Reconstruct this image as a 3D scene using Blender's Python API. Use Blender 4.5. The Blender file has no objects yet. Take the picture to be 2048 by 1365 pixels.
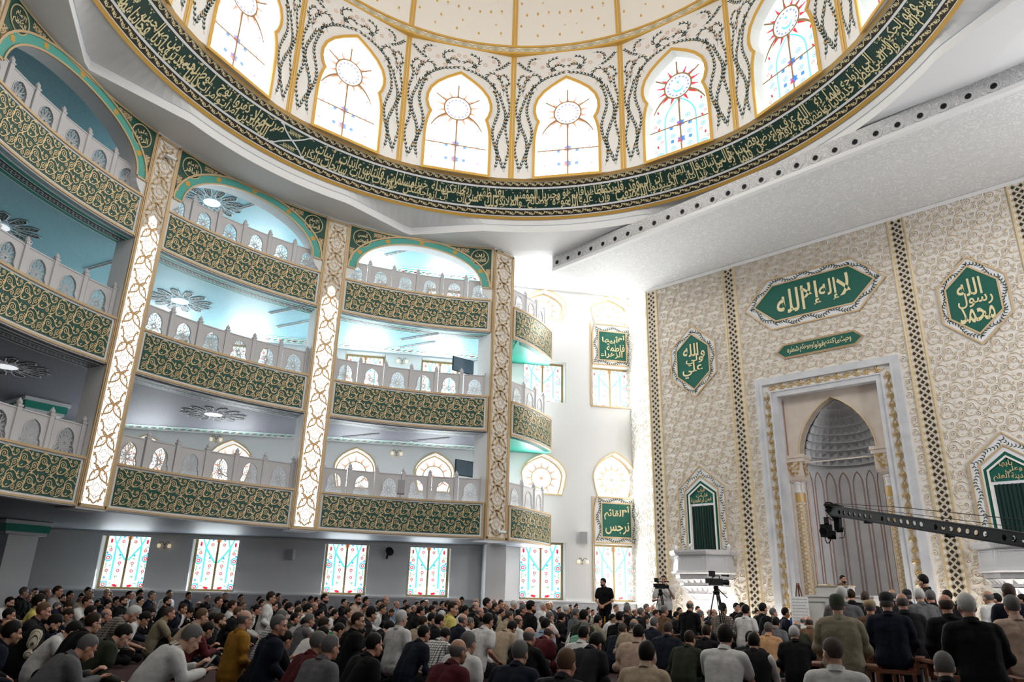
import bpy, bmesh, math, random
import numpy as np
from mathutils import Vector, Matrix, geometry
random.seed(7)
SC = bpy.context.scene
COL = SC.collection
PI = math.pi
R_ = math.radians

# ------------------------------------------------------------------ camera
CAM_H = 1.12
FOC, PIT, ROL = 1455.23, R_(19.605), R_(1.452)
cam_d = bpy.data.cameras.new('camera')
cam_d.sensor_width = 36.0
cam_d.lens = FOC * 36.0 / 2048.0
cam_d.clip_end = 200
cam = bpy.data.objects.new('camera', cam_d)
COL.objects.link(cam)
fwd = Vector((0, math.cos(PIT), math.sin(PIT)))
up0 = Vector((0, -math.sin(PIT), math.cos(PIT)))
rt0 = Vector((1, 0, 0))
rt = rt0 * math.cos(ROL) + up0 * math.sin(ROL)
up = up0 * math.cos(ROL) - rt0 * math.sin(ROL)
cam.matrix_world = Matrix((( rt.x, up.x, -fwd.x, 0), (rt.y, up.y, -fwd.y, 0), (rt.z, up.z, -fwd.z, CAM_H), (0, 0, 0, 1)))
SC.camera = cam

def ray(px, py):
    """direction through a point of the 2048 x 1365 photograph"""
    x = (px - 1024.0) / FOC
    y = -(py - 682.5) / FOC
    d = fwd + rt * x + up * y
    return d
def at_z(px, py, z):
    d = ray(px, py); t = (z - CAM_H) / d.z
    return Vector((d.x * t, d.y * t, z))
def at_dist(px, py, D):
    """point at horizontal distance D"""
    d = ray(px, py); t = D / math.hypot(d.x, d.y)
    return Vector((d.x * t, d.y * t, CAM_H + d.z * t))

# ------------------------------------------------------------------ world, exposure
SC.view_settings.view_transform = 'Standard'
SC.view_settings.look = 'None'
SC.view_settings.gamma = 1.0
SC.view_settings.use_curve_mapping = False
SC.view_settings.exposure = 0.45
w = bpy.data.worlds.new('sky'); SC.world = w
w.use_nodes = True
w.node_tree.nodes['Background'].inputs[0].default_value = (0.75, 0.88, 1.0, 1)
w.node_tree.nodes['Background'].inputs[1].default_value = 0.25
cy = SC.cycles
cy.max_bounces = 6; cy.diffuse_bounces = 4; cy.glossy_bounces = 2; cy.transmission_bounces = 2
cy.caustics_reflective = False; cy.caustics_refractive = False
cy.use_adaptive_sampling = True; cy.adaptive_threshold = 0.03
cy.use_denoising = True
cy.sample_clamp_indirect = 6.0

# strength of the daylight in each group of windows
E_DRUM = 1.35
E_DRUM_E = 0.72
E_LOW = 0.95
E_UP = 1.4
E_LED = 1.3
def lamp(name, kind, loc, power, color=(1, 1, 1), size=1.0, sizey=None, aim=None, spot=None, blend=0.5):
    d = bpy.data.lights.new(name, kind); d.energy = power; d.color = color
    if kind == 'AREA':
        d.size = size
        if sizey: d.shape = 'RECTANGLE'; d.size_y = sizey
    elif kind == 'SPOT':
        d.spot_size = spot; d.spot_blend = blend; d.shadow_soft_size = size
    else:
        d.shadow_soft_size = size
    o = bpy.data.objects.new(name, d); COL.objects.link(o); o.location = loc
    if aim is not None:
        o.rotation_euler = (Vector(aim) - Vector(loc)).to_track_quat('-Z', 'Y').to_euler()
    return o

# watts of the window daylight lamps, then of the added rear and right fill
P_DRUM, P_DRUM_E, P_LOW, P_UP, P_BACK, P_RIGHT = 92, 66, 40, 74, 8, 140
# ------------------------------------------------------------------ plan of the hall (metres)
CX, CY = 0.0, 13.8                       # centre under the dome
R_GAL = 11.6                             # front of the galleries
AQ = R_(46.9)
NQ = Vector((math.cos(AQ), math.sin(AQ), 0)); DQ = Vector((NQ.y, -NQ.x, 0)); CQ = 24.1; SQ = -8.3208
AL = R_(101.0)
NL = Vector((math.cos(AL), math.sin(AL), 0)); DL = Vector((NL.y, -NL.x, 0)); CL = 28.5
def Q(s, z, h=0.0):
    """qibla wall: s to the right of the mihrab axis, h towards the hall"""
    p = NQ * (CQ - h) + DQ * (s + SQ); return (p.x, p.y, z)
def Lw(s, z, h=0.0):
    p = NL * (CL - h) + DL * s; return (p.x, p.y, z)
def Qnp(a):
    a = np.asarray(a, float)
    return np.stack([NQ.x * (CQ - a[:, 2]) + DQ.x * (a[:, 0] + SQ), NQ.y * (CQ - a[:, 2]) + DQ.y * (a[:, 0] + SQ), a[:, 1]], 1)
def Lnp(a):
    a = np.asarray(a, float)
    return np.stack([NL.x * (CL - a[:, 2]) + DL.x * a[:, 0], NL.y * (CL - a[:, 2]) + DL.y * a[:, 0], a[:, 1]], 1)
def flat(a):
    """local panel: u right, v up, h to the viewer (-Y)"""
    a = np.asarray(a, float)
    return np.stack([a[:, 0], -a[:, 2], a[:, 1]], 1)
def cylmap(R):
    """u = metres along the arc seen from inside (to the right), local frame with the axis at the origin, centred on +Y"""
    def f(a):
        a = np.asarray(a, float)
        th = a[:, 0] / R; r = R - a[:, 2]
        return np.stack([r * np.sin(th), r * np.cos(th), a[:, 1]], 1)
    return f
def on_plane(px, py, N, c):
    d = ray(px, py); t = c / (N.x * d.x + N.y * d.y)
    return Vector((d.x * t, d.y * t, CAM_H + d.z * t))
def Quv(px, py, h=0.0):
    p = on_plane(px, py, NQ, CQ - h); return (p.x * DQ.x + p.y * DQ.y - SQ, p.z)
def Luv(px, py, h=0.0):
    p = on_plane(px, py, NL, CL - h); return (p.x * DL.x + p.y * DL.y, p.z)
def rotz(phi_deg):
    """rotation that carries the +Y centred local frame to azimuth phi of the hall"""
    return R_(phi_deg - 90.0)

# ------------------------------------------------------------------ daylight through the windows, and added fill lamps
for k in range(14):
    p = 91.2 + 25.2 * (k - 5 + .5); a = R_(p); r = 8.95
    lamp('daylight_dome', 'AREA', (CX + r * math.cos(a), CY + r * math.sin(a), 17.8), P_DRUM_E if -100 < p < 60 else P_DRUM, (1, .985, .96), 2.1, 4.0, (CX, CY, 15.0))
for c in (-8.02, -5.02, -.45, 2.6, 6.98, 9.98):  # top-storey lamps behind the arches are added to brighten those ceilings
    for z, hh, pw in ((2.05, 1.6, P_LOW * (3.0 if c > 6 else 1)), (5.7, 1.1, P_UP * (1.6 if c > 6 else .7)), (9.6, 1.4, P_UP * (1.6 if c > 6 else 1.2)), (13.1, 1.1, P_UP * (1.6 if c > 6 else 1.0))):
        lamp('daylight_side', 'AREA', Lw(c, z, .06), pw, (.86, .95, 1) if c < 6 else (.96, .99, 1), 1.5, hh, Lw(c, z - (1.3 if z < 7 and c < 6 else .4), 4))
for p in (215, 245, 275, 305, 335, 0):
    a = R_(p); lamp('fill_rear', 'AREA', (CX + 24.0 * math.cos(a), CY + 24.0 * math.sin(a), 9.5), P_BACK, (.95, .98, 1), 2.0, 5.0, (CX, CY, 7))  # unseen fill lamps added at the rear; no windows are built there

for p, z in ((-24, 2.3), (-24, 6), (-24, 10), (-10, 6), (-10, 10.5)):
    a = R_(p); lamp('fill_right', 'AREA', (CX + 16.5 * math.cos(a), CY + 16.5 * math.sin(a), z), P_RIGHT, (.97, .98, 1), 1.8, 2.4, (CX + 6, CY + 8, z + 1))  # unseen fill lamps added on the right to brighten qibla wall and canopy
# ------------------------------------------------------------------ materials
MATS = {}
def mat(name, col, rough=0.6, metal=0.0, emit=None, estr=0.0, spec=0.4, noise=None, bump=None, sample=True):
    if name in MATS: return MATS[name]
    m = bpy.data.materials.new(name); m.use_nodes = True
    nt = m.node_tree; b = nt.nodes['Principled BSDF']
    b.inputs['Base Color'].default_value = (*col, 1)
    b.inputs['Roughness'].default_value = rough
    b.inputs['Metallic'].default_value = metal
    b.inputs['Specular IOR Level'].default_value = spec
    if emit:
        b.inputs['Emission Color'].default_value = (*emit, 1)
        b.inputs['Emission Strength'].default_value = estr
        if not sample: m.cycles.emission_sampling = 'NONE'
    if noise:                                  # (scale, other colour, amount)
        tc = nt.nodes.new('ShaderNodeTexCoord'); n = nt.nodes.new('ShaderNodeTexNoise')
        n.inputs['Scale'].default_value = noise[0]; n.inputs['Detail'].default_value = 5
        mx = nt.nodes.new('ShaderNodeMix'); mx.data_type = 'RGBA'
        mx.inputs[6].default_value = (*col, 1); mx.inputs[7].default_value = (*noise[1], 1)
        rp = nt.nodes.new('ShaderNodeMapRange'); rp.inputs[1].default_value = 0.35; rp.inputs[2].default_value = 0.7; rp.inputs[4].default_value = noise[2]
        nt.links.new(tc.outputs['Object'], n.inputs['Vector']); nt.links.new(n.outputs['Fac'], rp.inputs[0])
        nt.links.new(rp.outputs[0], mx.inputs[0]); nt.links.new(mx.outputs[2], b.inputs['Base Color'])
    if bump:
        tc = nt.nodes.new('ShaderNodeTexCoord'); n = nt.nodes.new('ShaderNodeTexNoise')
        n.inputs['Scale'].default_value = bump[0]; n.inputs['Detail'].default_value = 4
        bp = nt.nodes.new('ShaderNodeBump'); bp.inputs['Strength'].default_value = bump[1]; bp.inputs['Distance'].default_value = bump[2]
        nt.links.new(tc.outputs['Object'], n.inputs['Vector']); nt.links.new(n.outputs['Fac'], bp.inputs['Height'])
        nt.links.new(bp.outputs['Normal'], b.inputs['Normal'])
    MATS[name] = m
    return m
def damask(name, c1, c2, scale, rough=0.5, warp=0.5, lo=0.02, hi=0.06):
    """two-tone curling ornament printed on a surface"""
    m = bpy.data.materials.new(name); m.use_nodes = True
    nt = m.node_tree; b = nt.nodes['Principled BSDF']; b.inputs['Roughness'].default_value = rough; b.inputs['Specular IOR Level'].default_value = 0.3
    tc = nt.nodes.new('ShaderNodeTexCoord')
    n = nt.nodes.new('ShaderNodeTexNoise'); n.inputs['Scale'].default_value = scale * 0.8; n.inputs['Detail'].default_value = 1
    va = nt.nodes.new('ShaderNodeVectorMath'); va.operation = 'SCALE'; va.inputs['Scale'].default_value = warp / scale * 2
    ad = nt.nodes.new('ShaderNodeVectorMath'); ad.operation = 'ADD'
    v = nt.nodes.new('ShaderNodeTexVoronoi'); v.feature = 'DISTANCE_TO_EDGE'; v.inputs['Scale'].default_value = scale
    v2 = nt.nodes.new('ShaderNodeTexVoronoi'); v2.feature = 'F1'; v2.inputs['Scale'].default_value = scale * 1.7
    wv = nt.nodes.new('ShaderNodeMath'); wv.operation = 'SINE'
    mu = nt.nodes.new('ShaderNodeMath'); mu.operation = 'MULTIPLY'; mu.inputs[1].default_value = 22
    rg = nt.nodes.new('ShaderNodeMapRange'); rg.inputs[1].default_value = 0.15; rg.inputs[2].default_value = 0.45
    r1 = nt.nodes.new('ShaderNodeMapRange'); r1.inputs[1].default_value = lo; r1.inputs[2].default_value = hi
    mn = nt.nodes.new('ShaderNodeMath'); mn.operation = 'MULTIPLY'
    mx = nt.nodes.new('ShaderNodeMix'); mx.data_type = 'RGBA'
    mx.inputs[6].default_value = (*c2, 1); mx.inputs[7].default_value = (*c1, 1)
    L = nt.links.new
    L(tc.outputs['Object'], n.inputs['Vector']); L(n.outputs['Color'], va.inputs[0])
    L(va.outputs[0], ad.inputs[0]); L(tc.outputs['Object'], ad.inputs[1])
    L(ad.outputs[0], v.inputs['Vector']); L(ad.outputs[0], v2.inputs['Vector'])
    L(v2.outputs['Distance'], mu.inputs[0]); L(mu.outputs[0], wv.inputs[0]); L(wv.outputs[0], rg.inputs[0])
    L(v.outputs['Distance'], r1.inputs[0]); L(rg.outputs[0], mn.inputs[0]); L(r1.outputs[0], mn.inputs[1])
    L(mn.outputs[0], mx.inputs[0]); L(mx.outputs[2], b.inputs['Base Color'])
    MATS[name] = m
    return m
WHITE = mat('white_plaster', (0.80, 0.80, 0.80), 0.75, bump=(60, 0.05, 0.01))
CREAM = mat('cream_plaster', (0.80, 0.755, 0.69), 0.7)
CREAM2 = mat('cream_relief', (0.86, 0.82, 0.76), 0.55)
IVORY = mat('ivory_paint', (0.74, 0.72, 0.69), 0.7)
GOLD = mat('gold_paint', (0.62, 0.40, 0.15), 0.4, 0.35)
GOLD2 = mat('pale_gold', (0.72, 0.55, 0.30), 0.42, 0.3)
GOLDT = mat('gold_trim', (0.58, 0.42, 0.24), 0.45, 0.25)
GOLDL = mat('gold_letters', (0.80, 0.70, 0.40), 0.5, 0.1)
OCHRE = mat('ochre_paint', (0.62, 0.36, 0.07), 0.55, 0.1)
GREEN = mat('dark_green', (0.012, 0.075, 0.055), 0.45, noise=(3, (0.02, 0.11, 0.08), 0.6))
GREENB = mat('band_green', (0.010, 0.045, 0.034), 0.5)
GREENP = mat('panel_green', (0.0, 0.105, 0.072), 0.5)
TEAL = mat('teal_paint', (0.09, 0.40, 0.34), 0.5)
TEALD = mat('deep_teal', (0.02, 0.30, 0.22), 0.5)
LEAF = mat('leaf_paint', (0.035, 0.06, 0.05), 0.7)
BERRY = mat('berry_paint', (0.58, 0.33, 0.10), 0.7)
SALMON = mat('salmon_paint', (0.66, 0.36, 0.22), 0.7)
MARBLE = mat('grey_marble', (0.66, 0.66, 0.68), 0.35, noise=(2.2, (0.48, 0.49, 0.52), 0.7))
MARBLE2 = mat('white_marble', (0.78, 0.78, 0.79), 0.35, noise=(5, (0.62, 0.63, 0.66), 0.5))
BEIGEM = mat('beige_marble', (0.66, 0.56, 0.48), 0.4, noise=(2.5, (0.74, 0.66, 0.58), 0.8))
STONE = mat('carved_white', (0.62, 0.61, 0.62), 0.55, bump=(25, 0.3, 0.01))
SCREEN = mat('screen_white', (0.60, 0.59, 0.60), 0.5)
COPPER = mat('copper_line', (0.50, 0.24, 0.13), 0.35, 0.6)
BLACK = mat('black_plastic', (0.005, 0.005, 0.006), 0.55, spec=.2)
BLACKM = mat('black_metal', (0.006, 0.006, 0.006), 0.55, spec=.2)
DARKG = mat('lattice_dark', (0.03, 0.022, 0.015), 0.6)
GOLDW = mat('wall_gilding', (0.70, 0.57, 0.40), 0.5, 0.1)
GREYP = mat('speaker_grey', (0.55, 0.55, 0.56), 0.5, noise=(90, (0.4, 0.4, 0.41), 0.5))
CURT = mat('curtain_green', (0.004, 0.028, 0.022), 0.8)
CARPET = mat('red_carpet', (0.040, 0.013, 0.013), 0.95, noise=(9, (0.024, 0.009, 0.011), 0.8), bump=(120, 0.4, 0.01))
WOOD = mat('chair_wood', (0.22, 0.09, 0.05), 0.45, noise=(6, (0.15, 0.05, 0.03), 0.7))
BROWNW = mat('window_brown', (0.36, 0.21, 0.09), 0.5)
MUNT = mat('window_gold_frame', (0.42, 0.31, 0.14), 0.5)
SOFFIT = damask('soffit_damask', (0.78, 0.775, 0.77), (0.67, 0.67, 0.67), 2.2, 0.6, lo=0.03, hi=0.08)
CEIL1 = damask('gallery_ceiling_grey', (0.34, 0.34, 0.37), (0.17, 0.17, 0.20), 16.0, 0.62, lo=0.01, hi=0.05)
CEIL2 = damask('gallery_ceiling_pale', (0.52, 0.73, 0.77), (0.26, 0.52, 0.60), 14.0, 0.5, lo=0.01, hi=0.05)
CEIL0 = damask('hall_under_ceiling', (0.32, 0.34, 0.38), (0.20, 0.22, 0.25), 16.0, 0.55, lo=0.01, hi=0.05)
RELIEFG = damask('grey_relief', (0.74, 0.74, 0.74), (0.50, 0.50, 0.51), 5.0, 0.6, lo=0.02, hi=0.07)
DADO = damask('dado_relief', (0.60, 0.60, 0.62), (0.42, 0.42, 0.45), 9.0, 0.6)
def emat(name, col, s, sample=False): return mat(name, tuple(0.6 * c for c in col), 0.5, emit=col, estr=s, sample=sample)
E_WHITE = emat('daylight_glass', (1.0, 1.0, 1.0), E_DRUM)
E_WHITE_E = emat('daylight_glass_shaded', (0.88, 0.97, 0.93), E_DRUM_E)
E_WLOW = emat('daylight_glass_low', (0.97, 1.0, 1.0), E_LOW)
E_WUP = emat('daylight_glass_upper', (1.0, 1.0, 1.0), E_UP)
E_LEDM = emat('led_panel', (1.0, 0.98, 0.95), E_LED, True)
GL = {}
for k, c in {'red': (0.80, 0.03, 0.06), 'orange': (0.95, 0.26, 0.10), 'blue': (0.06, 0.25, 0.75), 'sky': (0.12, 0.62, 0.86), 'turq': (0.10, 0.80, 0.74),
             'leaf': (0.16, 0.50, 0.25), 'violet': (0.30, 0.16, 0.72), 'pale': (0.60, 0.86, 0.97), 'mint': (0.45, 0.85, 0.60), 'pink': (0.92, 0.35, 0.50)}.items():
    GL[k] = emat('glass_' + k, c, 0.72)
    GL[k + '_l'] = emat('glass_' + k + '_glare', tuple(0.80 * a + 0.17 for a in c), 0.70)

# ------------------------------------------------------------------ object helpers
def tag(o, label=None, cat=None, group=None, kind=None):
    if label: o['label'] = label
    if cat: o['category'] = cat
    if group: o['group'] = group
    if kind: o['kind'] = kind
    return o
def link(o, parent=None):
    COL.objects.link(o)
    if parent is not None: o.parent = parent
    return o
def empty(name, loc=(0, 0, 0), rz=0.0, label=None, cat=None, group=None, kind=None, parent=None):
    o = bpy.data.objects.new(name, None); link(o, parent); o.location = loc; o.rotation_euler = (0, 0, rz)
    o.empty_display_size = 0.2
    return tag(o, label, cat, group, kind)
class MB:
    """collects shapes, then links them as ONE mesh object"""
    def __init__(s): s.V = []; s.F = []; s.M = []; s.n = 0; s.mats = []
    def mi(s, m):
        if m not in s.mats: s.mats.append(m)
        return s.mats.index(m)
    def add(s, V, F, m):
        V = np.asarray(V, float).reshape(-1, 3); i = s.mi(m); b = s.n
        s.V.append(V); s.n += len(V)
        if isinstance(F, np.ndarray): F = (F + b).tolist(); s.F += F
        else: s.F += [[b + j for j in f] for f in F]
        s.M += [i] * len(F)
        return s
    def box(s, c, d, m, rz=0.0):
        x, y, z = d[0] / 2, d[1] / 2, d[2] / 2
        P = np.array([(-x, -y, -z), (x, -y, -z), (x, y, -z), (-x, y, -z), (-x, -y, z), (x, -y, z), (x, y, z), (-x, y, z)])
        if rz: cc, ss = math.cos(rz), math.sin(rz); P = np.stack([P[:, 0] * cc - P[:, 1] * ss, P[:, 0] * ss + P[:, 1] * cc, P[:, 2]], 1)
        return s.add(P + np.array(c), [(0, 3, 2, 1), (4, 5, 6, 7), (0, 1, 5, 4), (1, 2, 6, 5), (2, 3, 7, 6), (3, 0, 4, 7)], m)
    def rbox(s, u0, u1, v0, v1, h0, h1, m, f=flat, nu=1):
        """block between panel coordinates, mapped by f (nu cuts along u for curved maps)"""
        us = np.linspace(u0, u1, nu + 1); P = []
        for u in us: P += [(u, v0, h0), (u, v1, h0), (u, v1, h1), (u, v0, h1)]
        F = []
        for i in range(nu):
            a = 4 * i; b = a + 4
            for k in range(4): F.append((a + k, b + k, b + (k + 1) % 4, a + (k + 1) % 4))
        F += [(0, 1, 2, 3), (4 * nu + 3, 4 * nu + 2, 4 * nu + 1, 4 * nu)]
        return s.add(f(np.array(P, float)), F, m)
    def quadstrip(s, A, B, m, closed=False):
        n = len(A); V = np.concatenate([np.asarray(A, float), np.asarray(B, float)])
        F = [(i, i + 1, n + i + 1, n + i) for i in range(n - 1)]
        if closed: F.append((n - 1, 0, n, 2 * n - 1))
        return s.add(V, F, m)
    def poly(s, pts, h, m, f=flat, holes=()):
        """filled 2-D polygon (with holes) at height h"""
        loops = [[Vector((p[0], p[1], 0)) for p in pts]] + [[Vector((p[0], p[1], 0)) for p in q] for q in holes]
        allp = [p for l in loops for p in l]
        T = geometry.tessellate_polygon(loops)
        A = np.array([(p.x, p.y, h) for p in allp])
        return s.add(f(A), [tuple(t) for t in T], m)
    def prism(s, pts, h0, h1, m, f=flat, holes=()):
        s.poly(pts, h1, m, f, holes)
        for l in [pts] + list(holes):
            A = f(np.array([(p[0], p[1], h0) for p in l])); B = f(np.array([(p[0], p[1], h1) for p in l]))
            s.quadstrip(A, B, m, True)
        return s
    def outline(s, pts, w, h0, h1, m, f=flat, closed=True):
        """moulding of width w that follows a 2-D outline"""
        P = offset(pts, w / 2, closed); N = offset(pts, -w / 2, closed); k = len(pts)
        A = np.array([(p[0], p[1], h0) for p in P]); B = np.array([(p[0], p[1], h1) for p in P])
        C = np.array([(p[0], p[1], h1) for p in N]); D = np.array([(p[0], p[1], h0) for p in N])
        for a, b in ((A, B), (B, C), (C, D)): s.quadstrip(f(a), f(b), m, closed)
        return s
    def tube(s, pts, r, m, n=8, cap=True):
        pts = [Vector(p) for p in pts]; rs = r if isinstance(r, (list, tuple)) else [r] * len(pts)
        V = []
        for i, p in enumerate(pts):
            d = (pts[min(i + 1, len(pts) - 1)] - pts[max(i - 1, 0)]).normalized()
            a = d.cross(Vector((0, 0, 1)));
            if a.length < 1e-3: a = d.cross(Vector((1, 0, 0)))
            a.normalize(); b = d.cross(a)
            for k in range(n):
                t = 2 * PI * k / n; q = p + (a * math.cos(t) + b * math.sin(t)) * rs[i]; V.append(q[:])
        F = [(i * n + k, i * n + (k + 1) % n, (i + 1) * n + (k + 1) % n, (i + 1) * n + k) for i in range(len(pts) - 1) for k in range(n)]
        if cap: F += [tuple(range(n))[::-1], tuple(range((len(pts) - 1) * n, len(pts) * n))]
        return s.add(V, F, m)
    def lathe(s, prof, m, c=(0, 0, 0), n=24):
        V = [(c[0] + r * math.cos(2 * PI * k / n), c[1] + r * math.sin(2 * PI * k / n), c[2] + z) for r, z in prof for k in range(n)]
        F = [(i * n + k, i * n + (k + 1) % n, (i + 1) * n + (k + 1) % n, (i + 1) * n + k) for i in range(len(prof) - 1) for k in range(n)]
        F += [tuple(range(n))[::-1], tuple(range((len(prof) - 1) * n, len(prof) * n))]
        return s.add(V, F, m)
    def ball(s, c, r, m, nu=10, nv=6):
        rr = r if isinstance(r, (tuple, list)) else (r, r, r)
        V = [(c[0] + rr[0] * math.cos(2 * PI * k / nu) * math.sin(PI * j / nv), c[1] + rr[1] * math.sin(2 * PI * k / nu) * math.sin(PI * j / nv), c[2] + rr[2] * math.cos(PI * j / nv)) for j in range(nv + 1) for k in range(nu)]
        F = [(j * nu + k, j * nu + (k + 1) % nu, (j + 1) * nu + (k + 1) % nu, (j + 1) * nu + k) for j in range(nv) for k in range(nu)]
        return s.add(V, F, m)
    def mesh(s, name):
        me = bpy.data.meshes.new(name)
        V = np.concatenate(s.V) if s.V else np.zeros((0, 3))
        me.from_pydata(V.tolist(), [], s.F)
        for m in s.mats: me.materials.append(m)
        me.polygons.foreach_set('material_index', s.M)
        me.update()
        return me
    def build(s, name, parent=None, kind=None, loc=None, rz=None, smooth=False):
        me = s.mesh(name)
        if smooth: me.polygons.foreach_set('use_smooth', [True] * len(me.polygons))
        return inst(name, me, parent, kind, loc, rz)
def inst(name, me, parent=None, kind=None, loc=None, rz=None):
    o = bpy.data.objects.new(name, me); link(o, parent)
    if kind: o['kind'] = kind
    if loc is not None: o.location = loc
    if rz is not None: o.rotation_euler = (0, 0, rz)
    return o
def copy_tree(o, parent=None):
    """a thing, its parts and their sub-parts; mesh data stay shared"""
    c = o.copy(); COL.objects.link(c)
    if parent is not None: c.parent = parent
    for ch in list(o.children): copy_tree(ch, c)
    return c

# ------------------------------------------------------------------ 2-D ornament
def offset(pts, d, closed=True):
    n = len(pts); out = []
    for i in range(n):
        p = pts[i]
        a = pts[i - 1] if (closed or i > 0) else pts[i]; b = pts[(i + 1) % n] if (closed or i < n - 1) else pts[i]
        t1 = Vector((p[0] - a[0], p[1] - a[1])); t2 = Vector((b[0] - p[0], b[1] - p[1]))
        if t1.length < 1e-9: t1 = t2.copy()
        if t2.length < 1e-9: t2 = t1.copy()
        t1.normalize(); t2.normalize()
        n1 = Vector((-t1.y, t1.x)); n2 = Vector((-t2.y, t2.x)); m = n1 + n2
        if m.length < 1e-4: m = n1.copy()
        m.normalize(); k = d / max(0.45, m.dot(n1))
        out.append((p[0] + m.x * k, p[1] + m.y * k))
    return out
class Orn:
    """flat ornament kept as numpy (u, v, h) strips so that it can be repeated and mapped"""
    def __init__(s): s.V = []; s.F = []; s.M = []; s.n = 0
    def _put(s, V, F, m): s.V.append(np.asarray(V, float)); s.F += [tuple(j + s.n for j in f) for f in F]; s.M += [m] * len(F); s.n += len(V)
    def stroke(s, pts, w, m=0, h0=0.0, h1=None, closed=False):
        """ribbon; w number or list; if h1 is given the middle is raised"""
        pts = [p for p in pts]; n = len(pts); ws = w if isinstance(w, (list, tuple, np.ndarray)) else [w] * n
        L = []; Rr = []
        for i in range(n):
            a = pts[(i - 1) % n if closed else max(i - 1, 0)]; b = pts[(i + 1) % n if closed else min(i + 1, n - 1)]
            dx, dy = b[0] - a[0], b[1] - a[1]; l = math.hypot(dx, dy) or 1; nx, ny = -dy / l, dx / l; q = ws[i] / 2
            L.append((pts[i][0] + nx * q, pts[i][1] + ny * q)); Rr.append((pts[i][0] - nx * q, pts[i][1] - ny * q))
        if h1 is None:
            V = [(x, y, h0) for x, y in L] + [(x, y, h0) for x, y in Rr]
            F = [(i, n + i, n + i + 1, i + 1) for i in range(n - 1)]
            if closed: F.append((n - 1, 2 * n - 1, n, 0))
        else:
            V = [(x, y, h0) for x, y in L] + [(x, y, h1) for x, y in pts] + [(x, y, h0) for x, y in Rr]
            F = []
            for i in range(n - 1 + (1 if closed else 0)):
                j = (i + 1) % n
                F += [(i, n + i, n + j, j), (n + i, 2 * n + i, 2 * n + j, n + j)]
        s._put(V, F, m); return s
    def leaf(s, x, y, ang, l, w, m=0, h=0.0, h1=None, bend=0.0):
        pts = []; ws = []
        for k, q in ((0, .25), (.2, .8), (.45, 1.0), (.75, .55), (1, .02)):
            a = ang + bend * k; pts.append((x + l * k * math.cos(a), y + l * k * math.sin(a))); ws.append(w * q)
        return s.stroke(pts, ws, m, h, h1)
    def disc(s, x, y, r, m=0, h=0.0, n=10):
        s._put([(x + r * math.cos(2 * PI * k / n), y + r * math.sin(2 * PI * k / n), h) for k in range(n)], [tuple(range(n))], m); return s
    def ring(s, x, y, r, w, m=0, h=0.0, n=16, h1=None, ry=None):
        ry = ry or r
        return s.stroke([(x + r * math.cos(2 * PI * k / n), y + ry * math.sin(2 * PI * k / n)) for k in range(n)], w, m, h, h1, True)
    def pol(s, pts, m=0, h=0.0): s._put([(p[0], p[1], h) for p in pts], [tuple(range(len(pts)))], m); return s
    def arrays(s): return np.concatenate(s.V), s.F, s.M
    def into(s, mb, mats, f=flat, tiles=((0, 0),), scale=1.0, flip=None, keep=None):
        V, F, M = s.arrays(); n = len(V)
        by = {}
        for fc, m in zip(F, M): by.setdefault((m, len(fc)), []).append(fc)
        for t in tiles:
            A = V.copy(); A[:, 0] = A[:, 0] * scale + t[0]; A[:, 1] = A[:, 1] * scale + t[1]; A[:, 2] *= 1.0
            ok = keep(A) if keep is not None else None
            A3 = f(A)
            first = True
            for (m, k), fs in by.items():
                fa = np.array(fs)
                if ok is not None: fa = fa[ok[fa].all(1)]
                if not len(fa): continue
                used, inv = np.unique(fa, return_inverse=True)
                mb.add(A3[used], inv.reshape(fa.shape), mats[m])
        return mb
def spiral(cx, cy, r, a0, turns, d=1, n=22, r1=0.12):
    return [(cx + r * (1 - (1 - r1) * t) * math.cos(a0 + d * 2 * PI * turns * t), cy + r * (1 - (1 - r1) * t) * math.sin(a0 + d * 2 * PI * turns * t)) for t in [i / (n - 1) for i in range(n)]]
def arc(cx, cy, r, a0, a1, n=10, ry=None):
    ry = ry or r
    return [(cx + r * math.cos(a0 + (a1 - a0) * i / (n - 1)), cy + ry * math.sin(a0 + (a1 - a0) * i / (n - 1))) for i in range(n)]
def bez(p0, p1, p2, p3, n=10):
    out = []
    for i in range(n):
        t = i / (n - 1); a = (1 - t) ** 3; b = 3 * t * (1 - t) ** 2; c = 3 * t * t * (1 - t); d = t ** 3
        out.append((a * p0[0] + b * p1[0] + c * p2[0] + d * p3[0], a * p0[1] + b * p1[1] + c * p2[1] + d * p3[1]))
    return out

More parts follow.
